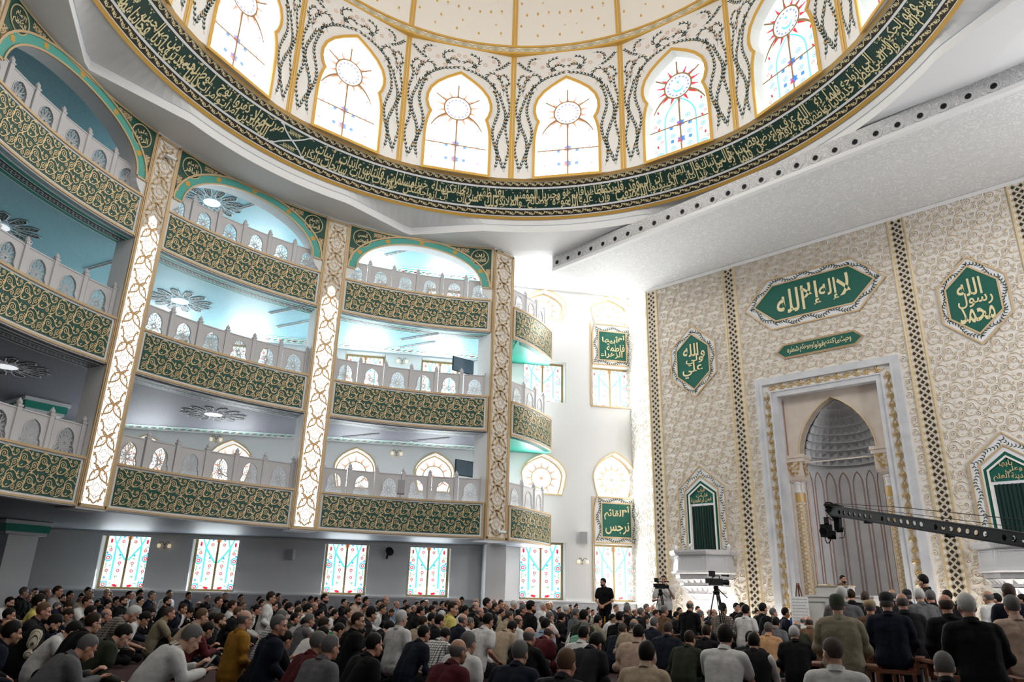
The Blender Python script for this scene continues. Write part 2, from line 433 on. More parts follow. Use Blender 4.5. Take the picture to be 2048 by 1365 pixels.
# ------------------------------------------------------------------ Arabic lettering
_AF = {}
def _reg(b, *f): _AF[b] = f
for b, i, k in (('ا', 0xFE8D, 2), ('أ', 0xFE83, 2), ('إ', 0xFE87, 2), ('آ', 0xFE81, 2), ('ب', 0xFE8F, 4), ('ة', 0xFE93, 2), ('ت', 0xFE95, 4), ('ث', 0xFE99, 4), ('ج', 0xFE9D, 4),
                ('ح', 0xFEA1, 4), ('خ', 0xFEA5, 4), ('د', 0xFEA9, 2), ('ذ', 0xFEAB, 2), ('ر', 0xFEAD, 2), ('ز', 0xFEAF, 2), ('س', 0xFEB1, 4), ('ش', 0xFEB5, 4), ('ص', 0xFEB9, 4),
                ('ض', 0xFEBD, 4), ('ط', 0xFEC1, 4), ('ظ', 0xFEC5, 4), ('ع', 0xFEC9, 4), ('غ', 0xFECD, 4), ('ف', 0xFED1, 4), ('ق', 0xFED5, 4), ('ك', 0xFED9, 4), ('ل', 0xFEDD, 4),
                ('م', 0xFEE1, 4), ('ن', 0xFEE5, 4), ('ه', 0xFEE9, 4), ('و', 0xFEED, 2), ('ى', 0xFEEF, 2), ('ي', 0xFEF1, 4), ('ء', 0xFE80, 1), ('ئ', 0xFE89, 4), ('ؤ', 0xFE85, 2)):
    _AF[b] = (i, k)
_LA = {'ا': 0xFEFB, 'أ': 0xFEF7, 'إ': 0xFEF9, 'آ': 0xFEF5}
def shape_ar(t):
    out = []; i = 0; prev = False
    while i < len(t):
        c = t[i]
        if c not in _AF: out.append(c); prev = False; i += 1; continue
        if c == 'ل' and i + 1 < len(t) and t[i + 1] in _LA:
            out.append(chr(_LA[t[i + 1]] + (1 if prev else 0))); prev = False; i += 2; continue
        base, k = _AF[c]
        nxt = i + 1 < len(t) and t[i + 1] in _AF and _AF[t[i + 1]][1] > 1 and k == 4
        if k == 1: g = base; prev = False
        elif prev and nxt: g = base + 3
        elif prev: g = base + 1
        elif nxt: g = base + 2
        else: g = base
        out.append(chr(g)); prev = (k == 4); i += 1
    return ''.join(out)[::-1]
_TC = {}
def text_geo(t, arabic=True):
    """glyph outlines of one word as filled flat mesh: (verts Nx2, faces, width)"""
    if t in _TC: return _TC[t]
    c = bpy.data.curves.new('t', 'FONT'); c.body = shape_ar(t) if arabic else t; c.resolution_u = 3; c.offset = 0.014
    o = bpy.data.objects.new('t', c); COL.objects.link(o)
    dg = bpy.context.evaluated_depsgraph_get(); me = o.evaluated_get(dg).to_mesh()
    V = np.array([v.co[:2] for v in me.vertices]) if len(me.vertices) else np.zeros((0, 2)); F = [tuple(p.vertices) for p in me.polygons]
    o.evaluated_get(dg).to_mesh_clear(); bpy.data.objects.remove(o); bpy.data.curves.remove(c)
    if len(V): V[:, 0] -= V[:, 0].min()
    _TC[t] = (V, F, float(V[:, 0].max()) if len(V) else 0.3)
    return _TC[t]
def put_text(mb, t, u, v, w, h, m, f=flat, lift=0.02, arabic=True, sides=False):
    """word fitted to width w and height h with its centre at (u, v)"""
    V, F, W = text_geo(t, arabic)
    if not len(V): return
    y0, y1 = V[:, 1].min(), V[:, 1].max()
    A = np.zeros((len(V), 3)); A[:, 0] = (V[:, 0] / W - 0.5) * w + u; A[:, 1] = ((V[:, 1] - y0) / (y1 - y0) - 0.5) * h + v; A[:, 2] = lift
    mb.add(f(A), F, m)
# ================================================================== ornament library
def make_scroll(gold_side=False, h=0.0, hr=None, wf=1.0):
    """one repeat (0.56 x 0.52) of the curling vine with spirals and leaves"""
    o = Orn(); H0 = h; H1 = hr
    W = 0.021 * wf
    def sp(cx, cy, r, a0, t, d, w=W):
        p = spiral(cx, cy, r, a0, t, d, 20, 0.16)
        o.stroke(p, np.linspace(w, w * 0.8, len(p)), 0, H0, H1); o.disc(p[-1][0], p[-1][1], w * 0.9, 0, H1 if H1 is not None else H0, 6)
    sp(0.36, 0.31, 0.115, -2.6, 1.7, -1); sp(0.12, 0.17, 0.085, 0.4, 1.5, 1); sp(0.50, 0.09, 0.07, 2.4, 1.4, -1, W * 0.9); sp(0.13, 0.43, 0.06, -0.9, 1.3, 1, W * 0.9)
    for b in (bez((0.0, 0.02), (0.10, 0.02), (0.20, 0.06), (0.25, 0.24), 8), bez((0.25, 0.24), (0.22, 0.36), (0.24, 0.46), (0.33, 0.50), 8), bez((0.20, 0.20), (0.22, 0.06), (0.36, 0.02), (0.45, 0.13), 8),
              bez((0.33, 0.50), (0.44, 0.52), (0.52, 0.44), (0.56, 0.36), 7), bez((0.0, 0.36), (0.04, 0.30), (0.10, 0.30), (0.16, 0.37), 6), bez((0.45, 0.14), (0.50, 0.18), (0.54, 0.20), (0.56, 0.28), 6)):
        o.stroke(b, W, 0, H0, H1)
    for x, y, a, l in ((0.25, 0.24, 2.2, .10), (0.25, 0.24, 3.3, .09), (0.24, 0.26, 1.3, .08), (0.33, 0.50, 0.3, .10), (0.33, 0.50, -0.7, .08), (0.22, 0.07, -0.4, .10), (0.22, 0.07, 0.9, .07),
                       (0.47, 0.20, 1.3, .10), (0.47, 0.20, 0.4, .08), (0.47, 0.22, 2.2, .07), (0.04, 0.31, 1.9, .09), (0.04, 0.31, 0.9, .07), (0.53, 0.43, 0.6, .09), (0.53, 0.43, -0.5, .07), (0.05, 0.05, 1.2, .08), (0.30, 0.12, 0.2, .07)):
        o.leaf(x, y, a, l, 0.033 * wf, 0, H0, H1, 0.5)
    if gold_side and hr is not None:
        o.M = [0 if i % 2 == 0 else 1 for i in range(len(o.M))]
    return o
SCROLL = make_scroll()
RELIEF = make_scroll(True, 0.004, 0.030, 1.15)
def make_border():
    """0.5 x 0.2 repeat of a wavy stem with leaves and a rosette"""
    o = Orn()
    p = [(0.5 * t, 0.1 + 0.055 * math.sin(2 * PI * t)) for t in np.linspace(0, 1, 15)]
    o.stroke(p, 0.018)
    for t, a, l in ((.1, 2.2, .09), (.15, -.6, .09), (.3, -1.9, .08), (.4, -.5, .1), (.6, .6, .1), (.65, 2.4, .09), (.8, 1.6, .08), (.9, .5, .1)):
        o.leaf(0.5 * t, 0.1 + 0.055 * math.sin(2 * PI * t), a, l, 0.04, 0, 0.0, None, 0.5)
    for k in range(6): o.leaf(0.25, 0.1, k * PI / 3, 0.055, 0.036)
    return o
BORDER = make_border()
def sprig_fill(o, pts, w, n, rnd):
    """rows of small dark leaves inside a border of width w that follows pts (closed)"""
    P = [Vector(p) for p in pts]; L = [(P[(i + 1) % len(P)] - P[i]).length for i in range(len(P))]
    for i in range(len(P)):
        a, b = P[i], P[(i + 1) % len(P)]; d = (b - a).normalized(); nn = Vector((-d.y, d.x)); ang = math.atan2(d.y, d.x)
        k = max(2, int(L[i] / n)); o.stroke([(a + d * (L[i] * t) + nn * (w * 0.28 * math.sin(t * L[i] * 7)))[:] for t in np.linspace(0.03, 0.97, k * 2)], 0.008)
        for j in range(k):
            t = (j + 0.5) / k * L[i]; c = a + d * t + nn * (w * 0.28 * math.sin(t * 7))
            for s in (1, -1): o.leaf(c.x, c.y, ang + s * (0.75 + rnd.uniform(-.2, .2)), w * 0.42, w * 0.14)
            if j % 4 == 1: o.disc(c.x + nn.x * w * .25, c.y + nn.y * w * .25, w * 0.07, 1, 0, 6)
    return o
def keyhole(w, v0, vs, vn, vt, wn=0.85, we=1.0):
    """horseshoe outline: half width w, foot v0, shoulder vs, notch vn, apex vt (counter-clockwise)"""
    half = [(w * we, v0), (w * we, vs - 0.45 * (vn - vs)), (w * 0.985, vs), (w * 0.95, vs + 0.45 * (vn - vs)), (w * 0.90, vs + 0.78 * (vn - vs)), (w * wn, vn)]
    H = vt - vn
    half += [(w * 0.94, vn + 0.10 * H), (w * 0.995, vn + 0.24 * H), (w * 0.985, vn + 0.38 * H), (w * 0.90, vn + 0.54 * H), (w * 0.70, vn + 0.70 * H), (w * 0.44, vn + 0.83 * H), (w * 0.20, vn + 0.925 * H)]
    return half + [(0, vt)] + [(-x, y) for x, y in half[::-1]]
def horseshoe(w, v0, vm, vt, wb=0.8):
    """pointed horseshoe head on its own: widest at vm"""
    H = vt - vm
    half = [(w * wb, v0), (w * 0.93, v0 + 0.5 * (vm - v0)), (w, vm), (w * 0.97, vm + .2 * H), (w * 0.86, vm + .42 * H), (w * 0.66, vm + .64 * H), (w * 0.36, vm + .84 * H)]
    return half + [(0, vt)] + [(-x, y) for x, y in half[::-1]]
def flower(o, x, y, r, ring, dot):
    o.ring(x, y, r, r * 0.42, ring, 0, 12)
    for k in range(7): o.leaf(x + r * .12 * math.cos(k * .9), y + r * .12 * math.sin(k * .9), k * 2 * PI / 7, r * 0.5, r * 0.26, dot)
def tulip(o, x, y, s, a, m):
    for d, l in ((-.42, 1.0), (.42, 1.0), (0, .95)): o.leaf(x, y, a + d * .55, s * l, s * 0.44, m, 0, None, -d * 1.1)
# ---- glass ornament for the tall keyhole windows of the drum (local u, v measured from the sill)
def drum_glass():
    o = Orn()                               # 0 brown bars 1 orange/red 2 blue 3 sky 4 violet 5 leaf 6 red
    cx, cy, r = 0, 2.95, 0.49
    for k in range(14):
        a = PI / 2 + 2 * PI * k / 14; L = 0.40 if k % 2 else 0.33
        p = (cx + (r + .03) * math.cos(a - .11), cy + (r + .03) * math.sin(a - .11)); q = (cx + (r + .03) * math.cos(a + .11), cy + (r + .03) * math.sin(a + .11))
        o.pol([p, (cx + (r + L) * math.cos(a), cy + (r + L) * math.sin(a)), q], 1, 0.0)
    for k in range(16):
        a = 2 * PI * (k + .5) / 16; o.ring(cx + .385 * math.cos(a), cy + .385 * math.sin(a), .042, .03, 5, .004, 8); o.disc(cx + .385 * math.cos(a), cy + .385 * math.sin(a), .034, 4, .006, 8)
    o.stroke(arc(cx, cy - .02, .19, PI * 1.02, PI * 1.98, 14), [.02 + .06 * math.sin(PI * i / 13) for i in range(14)], 3, .004)
    for k in range(5): o.leaf(cx, cy + .17, PI / 2 + k * 2 * PI / 5, .075, .045, 3, .004)
    o.stroke([(-1.0 + 0.42, .12), (-.58, 1.5)], .05, 3); o.stroke([(.58, .12), (.58, 1.5)], .05, 3); o.stroke([(-.6, .12), (.6, .12)], .05, 3)
    o.stroke(bez((-.58, 1.5), (-.58, 2.0), (-.3, 2.2), (0, 2.45), 9), .05, 3); o.stroke(bez((.58, 1.5), (.58, 2.0), (.3, 2.2), (0, 2.45), 9), .05, 3)
    for s in (1, -1):
        o.stroke(bez((s * .46, .22), (s * .46, 1.0), (s * .30, 1.2), (s * .42, 1.5), 8), .018, 5); o.stroke(bez((s * .42, 1.5), (s * .40, 1.8), (s * .2, 1.9), (0, 2.1), 8), .018, 5)
        for x, y in ((.30, .95), (.28, 1.62), (.30, .45), (.80, .30), (.82, 1.05), (.80, 1.75)): flower(o, s * x, y, .075 if y > .4 else .11, 3, 4)
        for x, y in ((.35, 1.28), (.33, .72)): o.pol([(s * x - .07, y - .05), (s * x + .05, y - .07), (s * x + .07, y + .06), (s * x - .05, y + .07)], 2)
        for x, y, a in ((.86, .62, 1.2), (.84, 1.35, 1.9), (.80, 2.05, 1.2)):
            tulip(o, s * x, y, .14, PI / 2 + s * (a - 1.4), 6)
            o.leaf(s * x, y, -PI / 2 + s * .5, .16, .05, 5); o.leaf(s * x, y - .05, -PI / 2 - s * .7, .13, .05, 5)
        for x, y in ((.95, .5), (.72, .85), (.93, 1.55)): o.ring(s * x, y, .045, .02, 6, 0, 8)
        for k in range(4):
            a = PI / 2 + s * (.35 + k * .45); o.ring(cx + .68 * math.cos(a), cy + .68 * math.sin(a), .05, .02, 3, 0, 8)
    for y in (.72, 1.38):
        for k, m in ((0, 2), (1, 2), (2, 4), (3, 1), (4, 4), (5, 2)): o.leaf(0, y, k * PI / 3 + PI / 6, .17, .13, m, .003)
    return o
def bars_drum():
    o = Orn(); cx, cy, r = 0, 2.95, 0.49
    o.ring(cx, cy, r + .02, .06, 0, .03, 28, .05)
    o.stroke([(0, 0), (0, 2.45)], .06, 0, .03, .05); o.stroke([(-1.14, 1.32), (1.14, 1.32)], .05, 0, .03, .05)
    for a in (PI / 2, PI / 2 + 1.02, PI / 2 - 1.02): o.stroke([(cx + r * math.cos(a), cy + r * math.sin(a)), (cx + 1.25 * math.cos(a) * (.78 if a != PI / 2 else 1.08), cy + 1.0 * math.sin(a) * 1.05)], .055, 0, .03, .05)
    for s in (1, -1): o.stroke(bez((s * .40, 2.66), (s * .62, 2.55), (s * .8, 2.4), (s * .97, 2.05), 8), [.10, .09, .08, .08, .07, .06, .05, .04], 0, .03, .05)
    return o
def sun_glass(c, r, R):
    """fan-light: round eye with a ring of rays"""
    o = Orn()
    o.ring(0, c, r, .05, 0, .02, 26)
    for k in range(12):
        a = PI / 2 + 2 * PI * k / 12; L = (R - r) * .62
        o.pol([(r * 1.06 * math.cos(a - .10), c + r * 1.06 * math.sin(a - .10)), ((r + L) * math.cos(a), c + (r + L) * math.sin(a)), (r * 1.06 * math.cos(a + .10), c + r * 1.06 * math.sin(a + .10))], 1)
    for k in range(14):
        a = 2 * PI * k / 14; o.disc(r * .8 * math.cos(a), c + r * .8 * math.sin(a), .03, 3, .002, 6)
    for k in range(6): o.leaf(0, c, k * PI / 3, .10, .06, 1, .003)
    return o
def tulip_glass(w=0.76, h=1.93):
    """two-light window with a turquoise M frame, tulips and rosettes (v from the sill)"""
    o = Orn()                               # 0 turquoise 1 red 2 orange 3 sky 4 leaf 5 blue
    f = w / 0.76
    for s in (1, -1):
        o.stroke([(s * .42 * f, .30), (s * .42 * f, 1.50)], .06, 0); o.stroke([(s * .42 * f, 1.50), (s * .05 * f, .98)], .06, 0); o.stroke([(s * .42 * f, 1.50), (s * .58 * f, 1.92)], .05, 0); o.stroke([(s * .42 * f, 1.5), (s * .30 * f, 1.92)], .05, 0)
        for y in (.15, 1.05): o.ring(s * .62 * f, y, .105, .05, 3, 0, 16); o.ring(s * .62 * f, y, .05, .035, 1, .002, 9)
        for x, y in ((.22, .62), (.21, .88), (.60, .62), (.58, 1.32), (.20, 1.62)): o.ring(s * x * f, y, .042, .03, 1, 0, 9)
        for x, y in ((.24, 1.15), (.63, .38), (.67, 1.22), (.2, 1.78)):
            for k in range(4): o.leaf(s * x * f, y, k * PI / 2 + .4, .055, .045, 5 if k % 2 else 3)
        tulip(o, s * .60 * f, 1.55, .17, PI / 2, 1)
        tulip(o, s * .33 * f, .14, .19, PI / 2 + s * 1.75 - (PI / 2 if 0 else 0), 1)
        for x, y, a in ((.47, .17, 2.5), (.50, .20, .9), (.60, 1.48, -1.0), (.60, 1.45, -2.2), (.56, .74, 1.9), (.64, .78, 1.2), (.57, .50, 1.1), (.63, .9, 2.0), (.30, .40, 2.4), (.25, .36, .8), (.22, .74, 1.4), (.28, 1.0, 2.2), (.67, .68, 1.6)):
            aa = a if s > 0 else PI - a; o.leaf(s * x * f, y, aa, .15, .035, 4, 0, None, .5 * s)
        o.stroke(bez((s * .03, 1.28), (s * .12 * f, 1.36), (s * .28 * f, 1.5), (s * .20 * f, 1.68), 8), .014, 4)
        o.stroke([(s * .72 * f, .02), (s * .74 * f, h - .02)], .02, 4)
    for k in range(3): o.leaf(0, 1.68, PI / 2 + (k - 1) * .55, .22, .13, 2, .002, None, (1 - k) * .6)
    return o
DRUMG, DRUMB = drum_glass(), bars_drum()
TULG = tulip_glass()

# ================================================================== dome
RD = 9.33; ZB0, ZB1 = 14.60, 15.72; RB0, RB1 = 10.365, 9.40
BAY = 25.2; RIB0 = 91.2
DD = RD * 0.989                          # the drum is a polygon: every bay is flat
KD = DD * math.tan(R_(12.6)) / (RD * R_(12.6))
def cyD(A):
    A = np.asarray(A, float); return np.stack([A[:, 0] * KD, DD - A[:, 2], A[:, 1]], 1)
win_no = [0]
def next_window():
    win_no[0] += 1; return 'window_%d' % win_no[0]
KH = keyhole(1.165, 15.74, 17.45, 18.12, 20.0, 0.85)
def bay_wall_mesh():
    mb = MB(); u = R_(BAY / 2) * RD
    us = [-u] + [-u * .57] + [u * .57] + [u]
    mb.poly([(-u, 15.70), (u, 15.70), (u, 21.25), (-u, 21.25)], 0, IVORY, cyD, [KH[::-1]])
    return mb.mesh('wall_drum')
def vine_mesh():
    o = Orn(); rnd = random.Random(3)
    def stem(pts, step=0.10, l=0.19):
        o.stroke(pts, 0.010, 0)
        acc = 0; k = 0
        for i in range(1, len(pts)):
            a, b = pts[i - 1], pts[i]; d = math.hypot(b[0] - a[0], b[1] - a[1]); acc += d
            if acc >= step:
                acc = 0; k += 1; an = math.atan2(b[1] - a[1], b[0] - a[0])
                for s in (1, -1): o.leaf(b[0], b[1], an + s * .62, l * rnd.uniform(.8, 1.1), .046, 0, 0, None, -s * .3)
                if k % 4 == 0: o.disc(b[0] + .05 * math.cos(an + 1.5), b[1] + .05 * math.sin(an + 1.5), .035, 1, .002, 7)
    for s in (1, -1):
        for ph, pr, am, uo, l_, v1 in ((0.0, 2.2, .10, 1.40, .15, 19.45), (2.0, 2.6, .15, 1.63, .17, 19.4), (4.2, 1.8, .07, 1.86, .14, 19.9)):
            stem([(s * (uo + am * math.sin(2 * PI * (v - 15.95) / pr + ph)), v) for v in np.linspace(15.98, v1, 50)], .095, l_)
        stem(bez((s * 1.66, 19.35), (s * 1.75, 20.1), (s * 1.2, 20.6), (s * 1.0, 20.1), 22), .12, .17)
        stem(bez((s * 1.50, 19.3), (s * 1.25, 19.9), (s * .8, 20.15), (s * .08, 20.28), 26), .12, .17)
        stem(bez((s * .25, 20.35), (s * .75, 20.5), (s * .9, 20.9), (s * .35, 21.0), 20), .12, .16)
        stem(bez((s * 1.2, 20.45), (s * 1.5, 20.5), (s * 1.7, 20.75), (s * 1.85, 20.95), 14), .10, .15)
        stem(bez((s * 1.88, 19.8), (s * 1.9, 20.3), (s * 1.6, 20.5), (s * 1.45, 20.05), 14), .10, .14); stem(bez((s * .55, 20.2), (s * .6, 20.6), (s * .3, 20.75), (s * .1, 20.55), 14), .10, .14)
        stem(bez((s * 1.0, 21.05), (s * 1.3, 21.1), (s * 1.5, 21.0), (s * 1.45, 20.7), 12), .10, .14); stem(bez((s * 1.1, 19.55), (s * 1.2, 19.8), (s * 1.35, 19.9), (s * 1.3, 19.5), 10), .10, .13)
        for x, y in ((.30, 20.72), (.92, 20.62), (1.45, 20.25), (.62, 20.3), (1.25, 20.85), (.12, 20.85), (1.62, 19.75)):
            for k in range(5): o.ring(s * x + .06 * math.cos(k * 1.26), y + .06 * math.sin(k * 1.26), .026, .012, 2, .001, 6)
    mb = MB(); o.into(mb, [LEAF, BERRY, SALMON], lambda A: cyD(A + np.array([0, 0, .006])))
    return mb.mesh('painted_vine')
me_bay, me_vine = bay_wall_mesh(), vine_mesh()
def strip_between(P, h0, h1, f):
    return f(np.array([(p[0], p[1], h0) for p in P])), f(np.array([(p[0], p[1], h1) for p in P]))
def dw_parts():
    out = {}
    mb = MB(); A, B = strip_between(KH, 0.0, -0.42, cyD); mb.quadstrip(A, B, WHITE, True); out['reveal'] = mb.mesh('reveal')
    mb = MB(); mb.outline(offset(KH, -.045), .10, -.01, .035, OCHRE, cyD); out['frame'] = mb.mesh('frame')
    mb = MB(); mb.poly(KH, -0.42, E_WHITE, cyD); out['pane'] = mb.mesh('pane')
    up = lambda dh: (lambda A: cyD(A * np.array([1, 1, 1]) + np.array([0, 15.74, -0.40 + dh])))
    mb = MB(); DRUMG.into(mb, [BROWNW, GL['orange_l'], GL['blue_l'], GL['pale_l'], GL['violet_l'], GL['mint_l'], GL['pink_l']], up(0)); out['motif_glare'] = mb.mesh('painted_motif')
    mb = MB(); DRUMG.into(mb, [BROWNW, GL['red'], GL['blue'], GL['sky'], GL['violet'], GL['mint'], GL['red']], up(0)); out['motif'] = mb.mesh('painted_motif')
    mb = MB(); DRUMB.into(mb, [BROWNW], up(0)); out['bars'] = mb.mesh('glazing_bar')
    mb = MB(); put_text(mb, 'الله', 0, 18.70, .13, .15, GL['red_l'], cyD, -.39); out['word'] = mb.mesh('lettering')
    return out
DW = dw_parts()
for k in range(-5, 9):
    phi = RIB0 + BAY * (k + .5); rz = rotz(phi)
    wl = inst('wall_drum', me_bay, None, 'structure', (CX, CY, 0), rz)
    if -4 <= k <= 3: inst('painted_vine', me_vine, wl)
    r = empty(next_window(), (CX, CY, 0), rz, kind='structure')
    inst('reveal', DW['reveal'], r)
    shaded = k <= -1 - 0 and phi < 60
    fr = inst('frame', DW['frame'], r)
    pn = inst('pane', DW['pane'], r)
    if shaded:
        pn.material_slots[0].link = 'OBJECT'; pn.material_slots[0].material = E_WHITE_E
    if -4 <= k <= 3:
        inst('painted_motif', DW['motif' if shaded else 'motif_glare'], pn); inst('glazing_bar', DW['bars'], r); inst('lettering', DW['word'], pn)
    mb = MB()
    rb = inst('trim_%d' % (k + 6), None) if False else None
def ribs():
    prof = [(DD / math.cos(R_(12.6)) - .03, z) for z in np.linspace(15.70, 21.3, 8)] + [(RD + .1, 21.45), (RD - .03, 21.66)] + [((RD - .03) * math.cos(t), 21.7 + 9.0 * math.sin(t)) for t in np.linspace(.01, 1.45, 20)]
    mb = MB()
    for du in (-.055, .055):
        A = [(du - .045, r, z) for r, z in prof]; B = [(du + .045, r, z) for r, z in prof]
        mb.quadstrip([(x, r, z) for x, r, z in A], [(x, r, z) for x, r, z in B], OCHRE)
    mb.quadstrip([(-.015, r - .012, z) for r, z in prof], [(.015, r - .012, z) for r, z in prof], GOLD2)
    return mb.mesh('trim')
me_rib = ribs()
for k in range(-5, 9): inst('trim_%d' % (k + 6), me_rib, None, 'structure', (CX, CY, 0), rotz(RIB0 + BAY * k))
# dome shell
mb = MB()
TT = np.linspace(0, PI / 2, 20); PH = np.linspace(0, 2 * PI, 73)
V = [(CX + RD * math.cos(t) * math.cos(p), CY + RD * math.cos(t) * math.sin(p), 21.7 + 9.0 * math.sin(t)) for t in TT for p in PH]
mb.add(V, [(i * 73 + j, i * 73 + j + 1, (i + 1) * 73 + j + 1, (i + 1) * 73 + j) for i in range(19) for j in range(72)], mat('dome_cream', (0.80, 0.755, 0.69), 0.75))
dome = mb.build('ceiling_dome', None, 'structure', smooth=True)
def drops():
    o = Orn()
    row = 0
    for t in np.arange(.05, .62, .055):
        row += 1; half = R_(BAY / 2) * RD
        for u in np.arange(-half + .25 + (row % 2) * .22, half - .15, .44):
            o.leaf(u * (1 - .0 * t), t * 9 + ((int(u * 10) % 3) - 1) * .06, PI / 2, .14, .085, 0)
            o.stroke(arc(u, t * 9 + .045, .05, PI * 1.1, PI * 1.9, 5), .014, 1)
    def f(A):
        t = A[:, 1] / 9.0; th = A[:, 0] / RD
        r = (RD - .012) * np.cos(t)
        return np.stack([r * np.sin(th), r * np.cos(th), 21.7 + 8.99 * np.sin(t)], 1)
    mb = MB(); o.into(mb, [OCHRE, SALMON], f); return mb.mesh('painted_drops')
me_drop = drops()
for k in range(-3, 3): 
    d = inst('painted_drops', me_drop, dome, None, (CX, CY, 0), rotz(RIB0 + BAY * (k + .5)))
# cornice between drum and dome
mb = MB(); ph = np.linspace(0, 2 * PI, 145)
def ringband(mb, prof, m, n=145, a0=0, a1=2 * PI):
    ph = np.linspace(a0, a1, n)
    for (r0, z0), (r1, z1) in zip(prof[:-1], prof[1:]):
        mb.quadstrip([(CX + r0 * math.cos(p), CY + r0 * math.sin(p), z0) for p in ph], [(CX + r1 * math.cos(p), CY + r1 * math.sin(p), z1) for p in ph], m)
ringband(mb, [(RD + .2, 21.25), (RD - .10, 21.25), (RD - .10, 21.33), (RD, 21.33)], OCHRE)
ringband(mb, [(RD - .01, 21.33), (RD - .01, 21.62)], IVORY)
ringband(mb, [(RD, 21.62), (RD - .05, 21.62), (RD - .05, 21.70), (RD, 21.70)], OCHRE)
corn = mb.build('trim_20', None, 'structure')
o = Orn()
for s in (0, .62):
    p = [(s + .31 + .30 * math.cos(a), .145 + .10 * math.sin(a)) for a in np.linspace(0, 2 * PI, 13)]
    o.stroke(p, .035, 0, 0, None, True); o.ring(s + .31, .145, .10, .03, 1, .001, 8, None, .06); o.disc(s + .31, .145, .03, 0, .002, 6)
    for q in (0, PI): o.leaf(s + .31, .145, q, .2, .06, 0, .001)
mb = MB(); n = 46
o.into(mb, [mat('khaki_paint', (.55, .45, .20), .6), mat('sage_paint', (.45, .47, .42), .6)], lambda A: (lambda th: np.stack([CX + (RD - .03) * np.cos(th), CY + (RD - .03) * np.sin(th), 21.335 + A[:, 1]], 1))(PI * 1.05 - A[:, 0] / RD), [(1.24 * i, 0) for i in range(26)])
mb.build('painted_border', corn)

# calligraphy frieze on the sloping ring
def cone(t, phi, lift=0.0):
    r = RB0 + (RB1 - RB0) * t; z = ZB0 + (ZB1 - ZB0) * t
    l = math.hypot(RB1 - RB0, ZB1 - ZB0); nr = -(ZB1 - ZB0) / l; nz = (RB1 - RB0) / l
    r = r + nr * lift; z = z + nz * lift
    return r, z
def conemap(A):
    """u metres along the ring (to the right seen from inside, 0 at azimuth 90), v 0..1 up the slope, h lift"""
    th = PI / 2 - A[:, 0] / 9.9
    r, z = cone(A[:, 1], th, A[:, 2])
    return np.stack([CX + r * np.cos(th), CY + r * np.sin(th), z], 1)
ring = empty('calligraphy_frieze', (CX, CY, ZB0), label='dark green ring of gold Arabic lettering around the foot of the dome', cat='calligraphy frieze')
ring.location = (0, 0, 0)
def band(name, segs):
    mb = MB()
    for t0, t1, lift, m in segs:
        u = np.linspace(-9.9 * PI, 9.9 * PI, 193)
        A = conemap(np.stack([u, np.full_like(u, t0), np.full_like(u, lift)], 1)); B = conemap(np.stack([u, np.full_like(u, t1), np.full_like(u, lift)], 1))
        mb.quadstrip(A, B, m)
    return mb.build(name, ring)
band('moulding', [(-.02, .055, .06, OCHRE), (.93, 1.01, .05, GOLD)])
band('white_line', [(.055, .075, .02, WHITE), (.225, .27, .03, WHITE), (.75, .795, .03, WHITE), (.915, .93, .02, WHITE)])
band('border_ground', [(.075, .225, .015, DARKG), (.795, .915, .015, DARKG)])
band('lettering_ground', [(.27, .75, .015, GREENB)])
mb = MB()
for v0, sc, hh in ((.078, .70, .105), (.80, .62, .085)):
    n = int(62 / (.5 * sc))
    def f(A, v0=v0, sc=sc, hh=hh): return conemap(np.stack([A[:, 0], v0 + A[:, 1] / (.2 * sc) * .14, np.full(len(A), .022)], 1)) if True else None
    BORDER.into(mb, [GOLDL], f, [(-17.5 + .5 * sc * i, 0) for i in range(int(35 / (.5 * sc)))], sc)
mb.build('border_vine', ring)
TXT_A = 'والله مولاكم وهو العليم الحكيم وإذ أسر النبي إلى بعض أزواجه حديثا فلما نبأت به وأظهره الله عليه عرف بعضه وأعرض عن بعض فلما نبأها به قالت من أنبأك هذا قال نبأني العليم الخبير إن تتوبا إلى الله فقد صغت قلوبكما وإن تظاهرا عليه فإن الله هو مولاه وجبريل وصالح المؤمنين والملائكة بعد ذلك ظهير عسى ربه إن طلقكن أن يبدله أزواجا خيرا منكن مسلمات مؤمنات قانتات تائبات عابدات سائحات ثيبات وأبكارا'
TXT_B = 'ضرب الله مثلا للذين كفروا امرأت نوح وامرأت لوط كانتا تحت عبدين من عبادنا صالحين فخانتاهما فلم يغنيا عنهما من الله شيئا'
def run_text(mb, txt, u_right, u_left):
    ws = txt.split(); wid = [text_geo(t)[2] + .12 for t in ws]; tot = sum(wid); k = (u_right - u_left) / tot; u = u_right
    for i, (t, wd) in enumerate(zip(ws, wid)):
        a = wd * k; tier = i % 2
        put_text(mb, t, u - a * .5, .42 if tier else .595, a * 1.75, .30 if len(t) > 2 else .24, GOLDL, conemap, .03)
        u -= a
u_br = 9.9 * (PI / 2 - R_(138.5))
mb = MB(); run_text(mb, TXT_A, 9.9 * PI / 2 + .3, u_br + .62); run_text(mb, TXT_B, u_br - .55, -9.9 * PI / 2 - .9)
o = Orn(); rnd = random.Random(5)
for i in range(520):
    x = rnd.uniform(-16.5, 16); y = rnd.choice((rnd.uniform(.29, .33), rnd.uniform(.48, .53), rnd.uniform(.69, .735)))
    if abs(x - u_br) < .65: continue
    s = .028
    o.stroke([(x - s, y + .012), (x, y - .012), (x + s, y + .012)], .012)
def fsm(A): return conemap(np.stack([A[:, 0], A[:, 1], np.full(len(A), .026)], 1))
o.into(mb, [GOLDL], fsm)
mb.build('lettering', ring)
mb = MB(); o = Orn()                      # white cartouche crossing
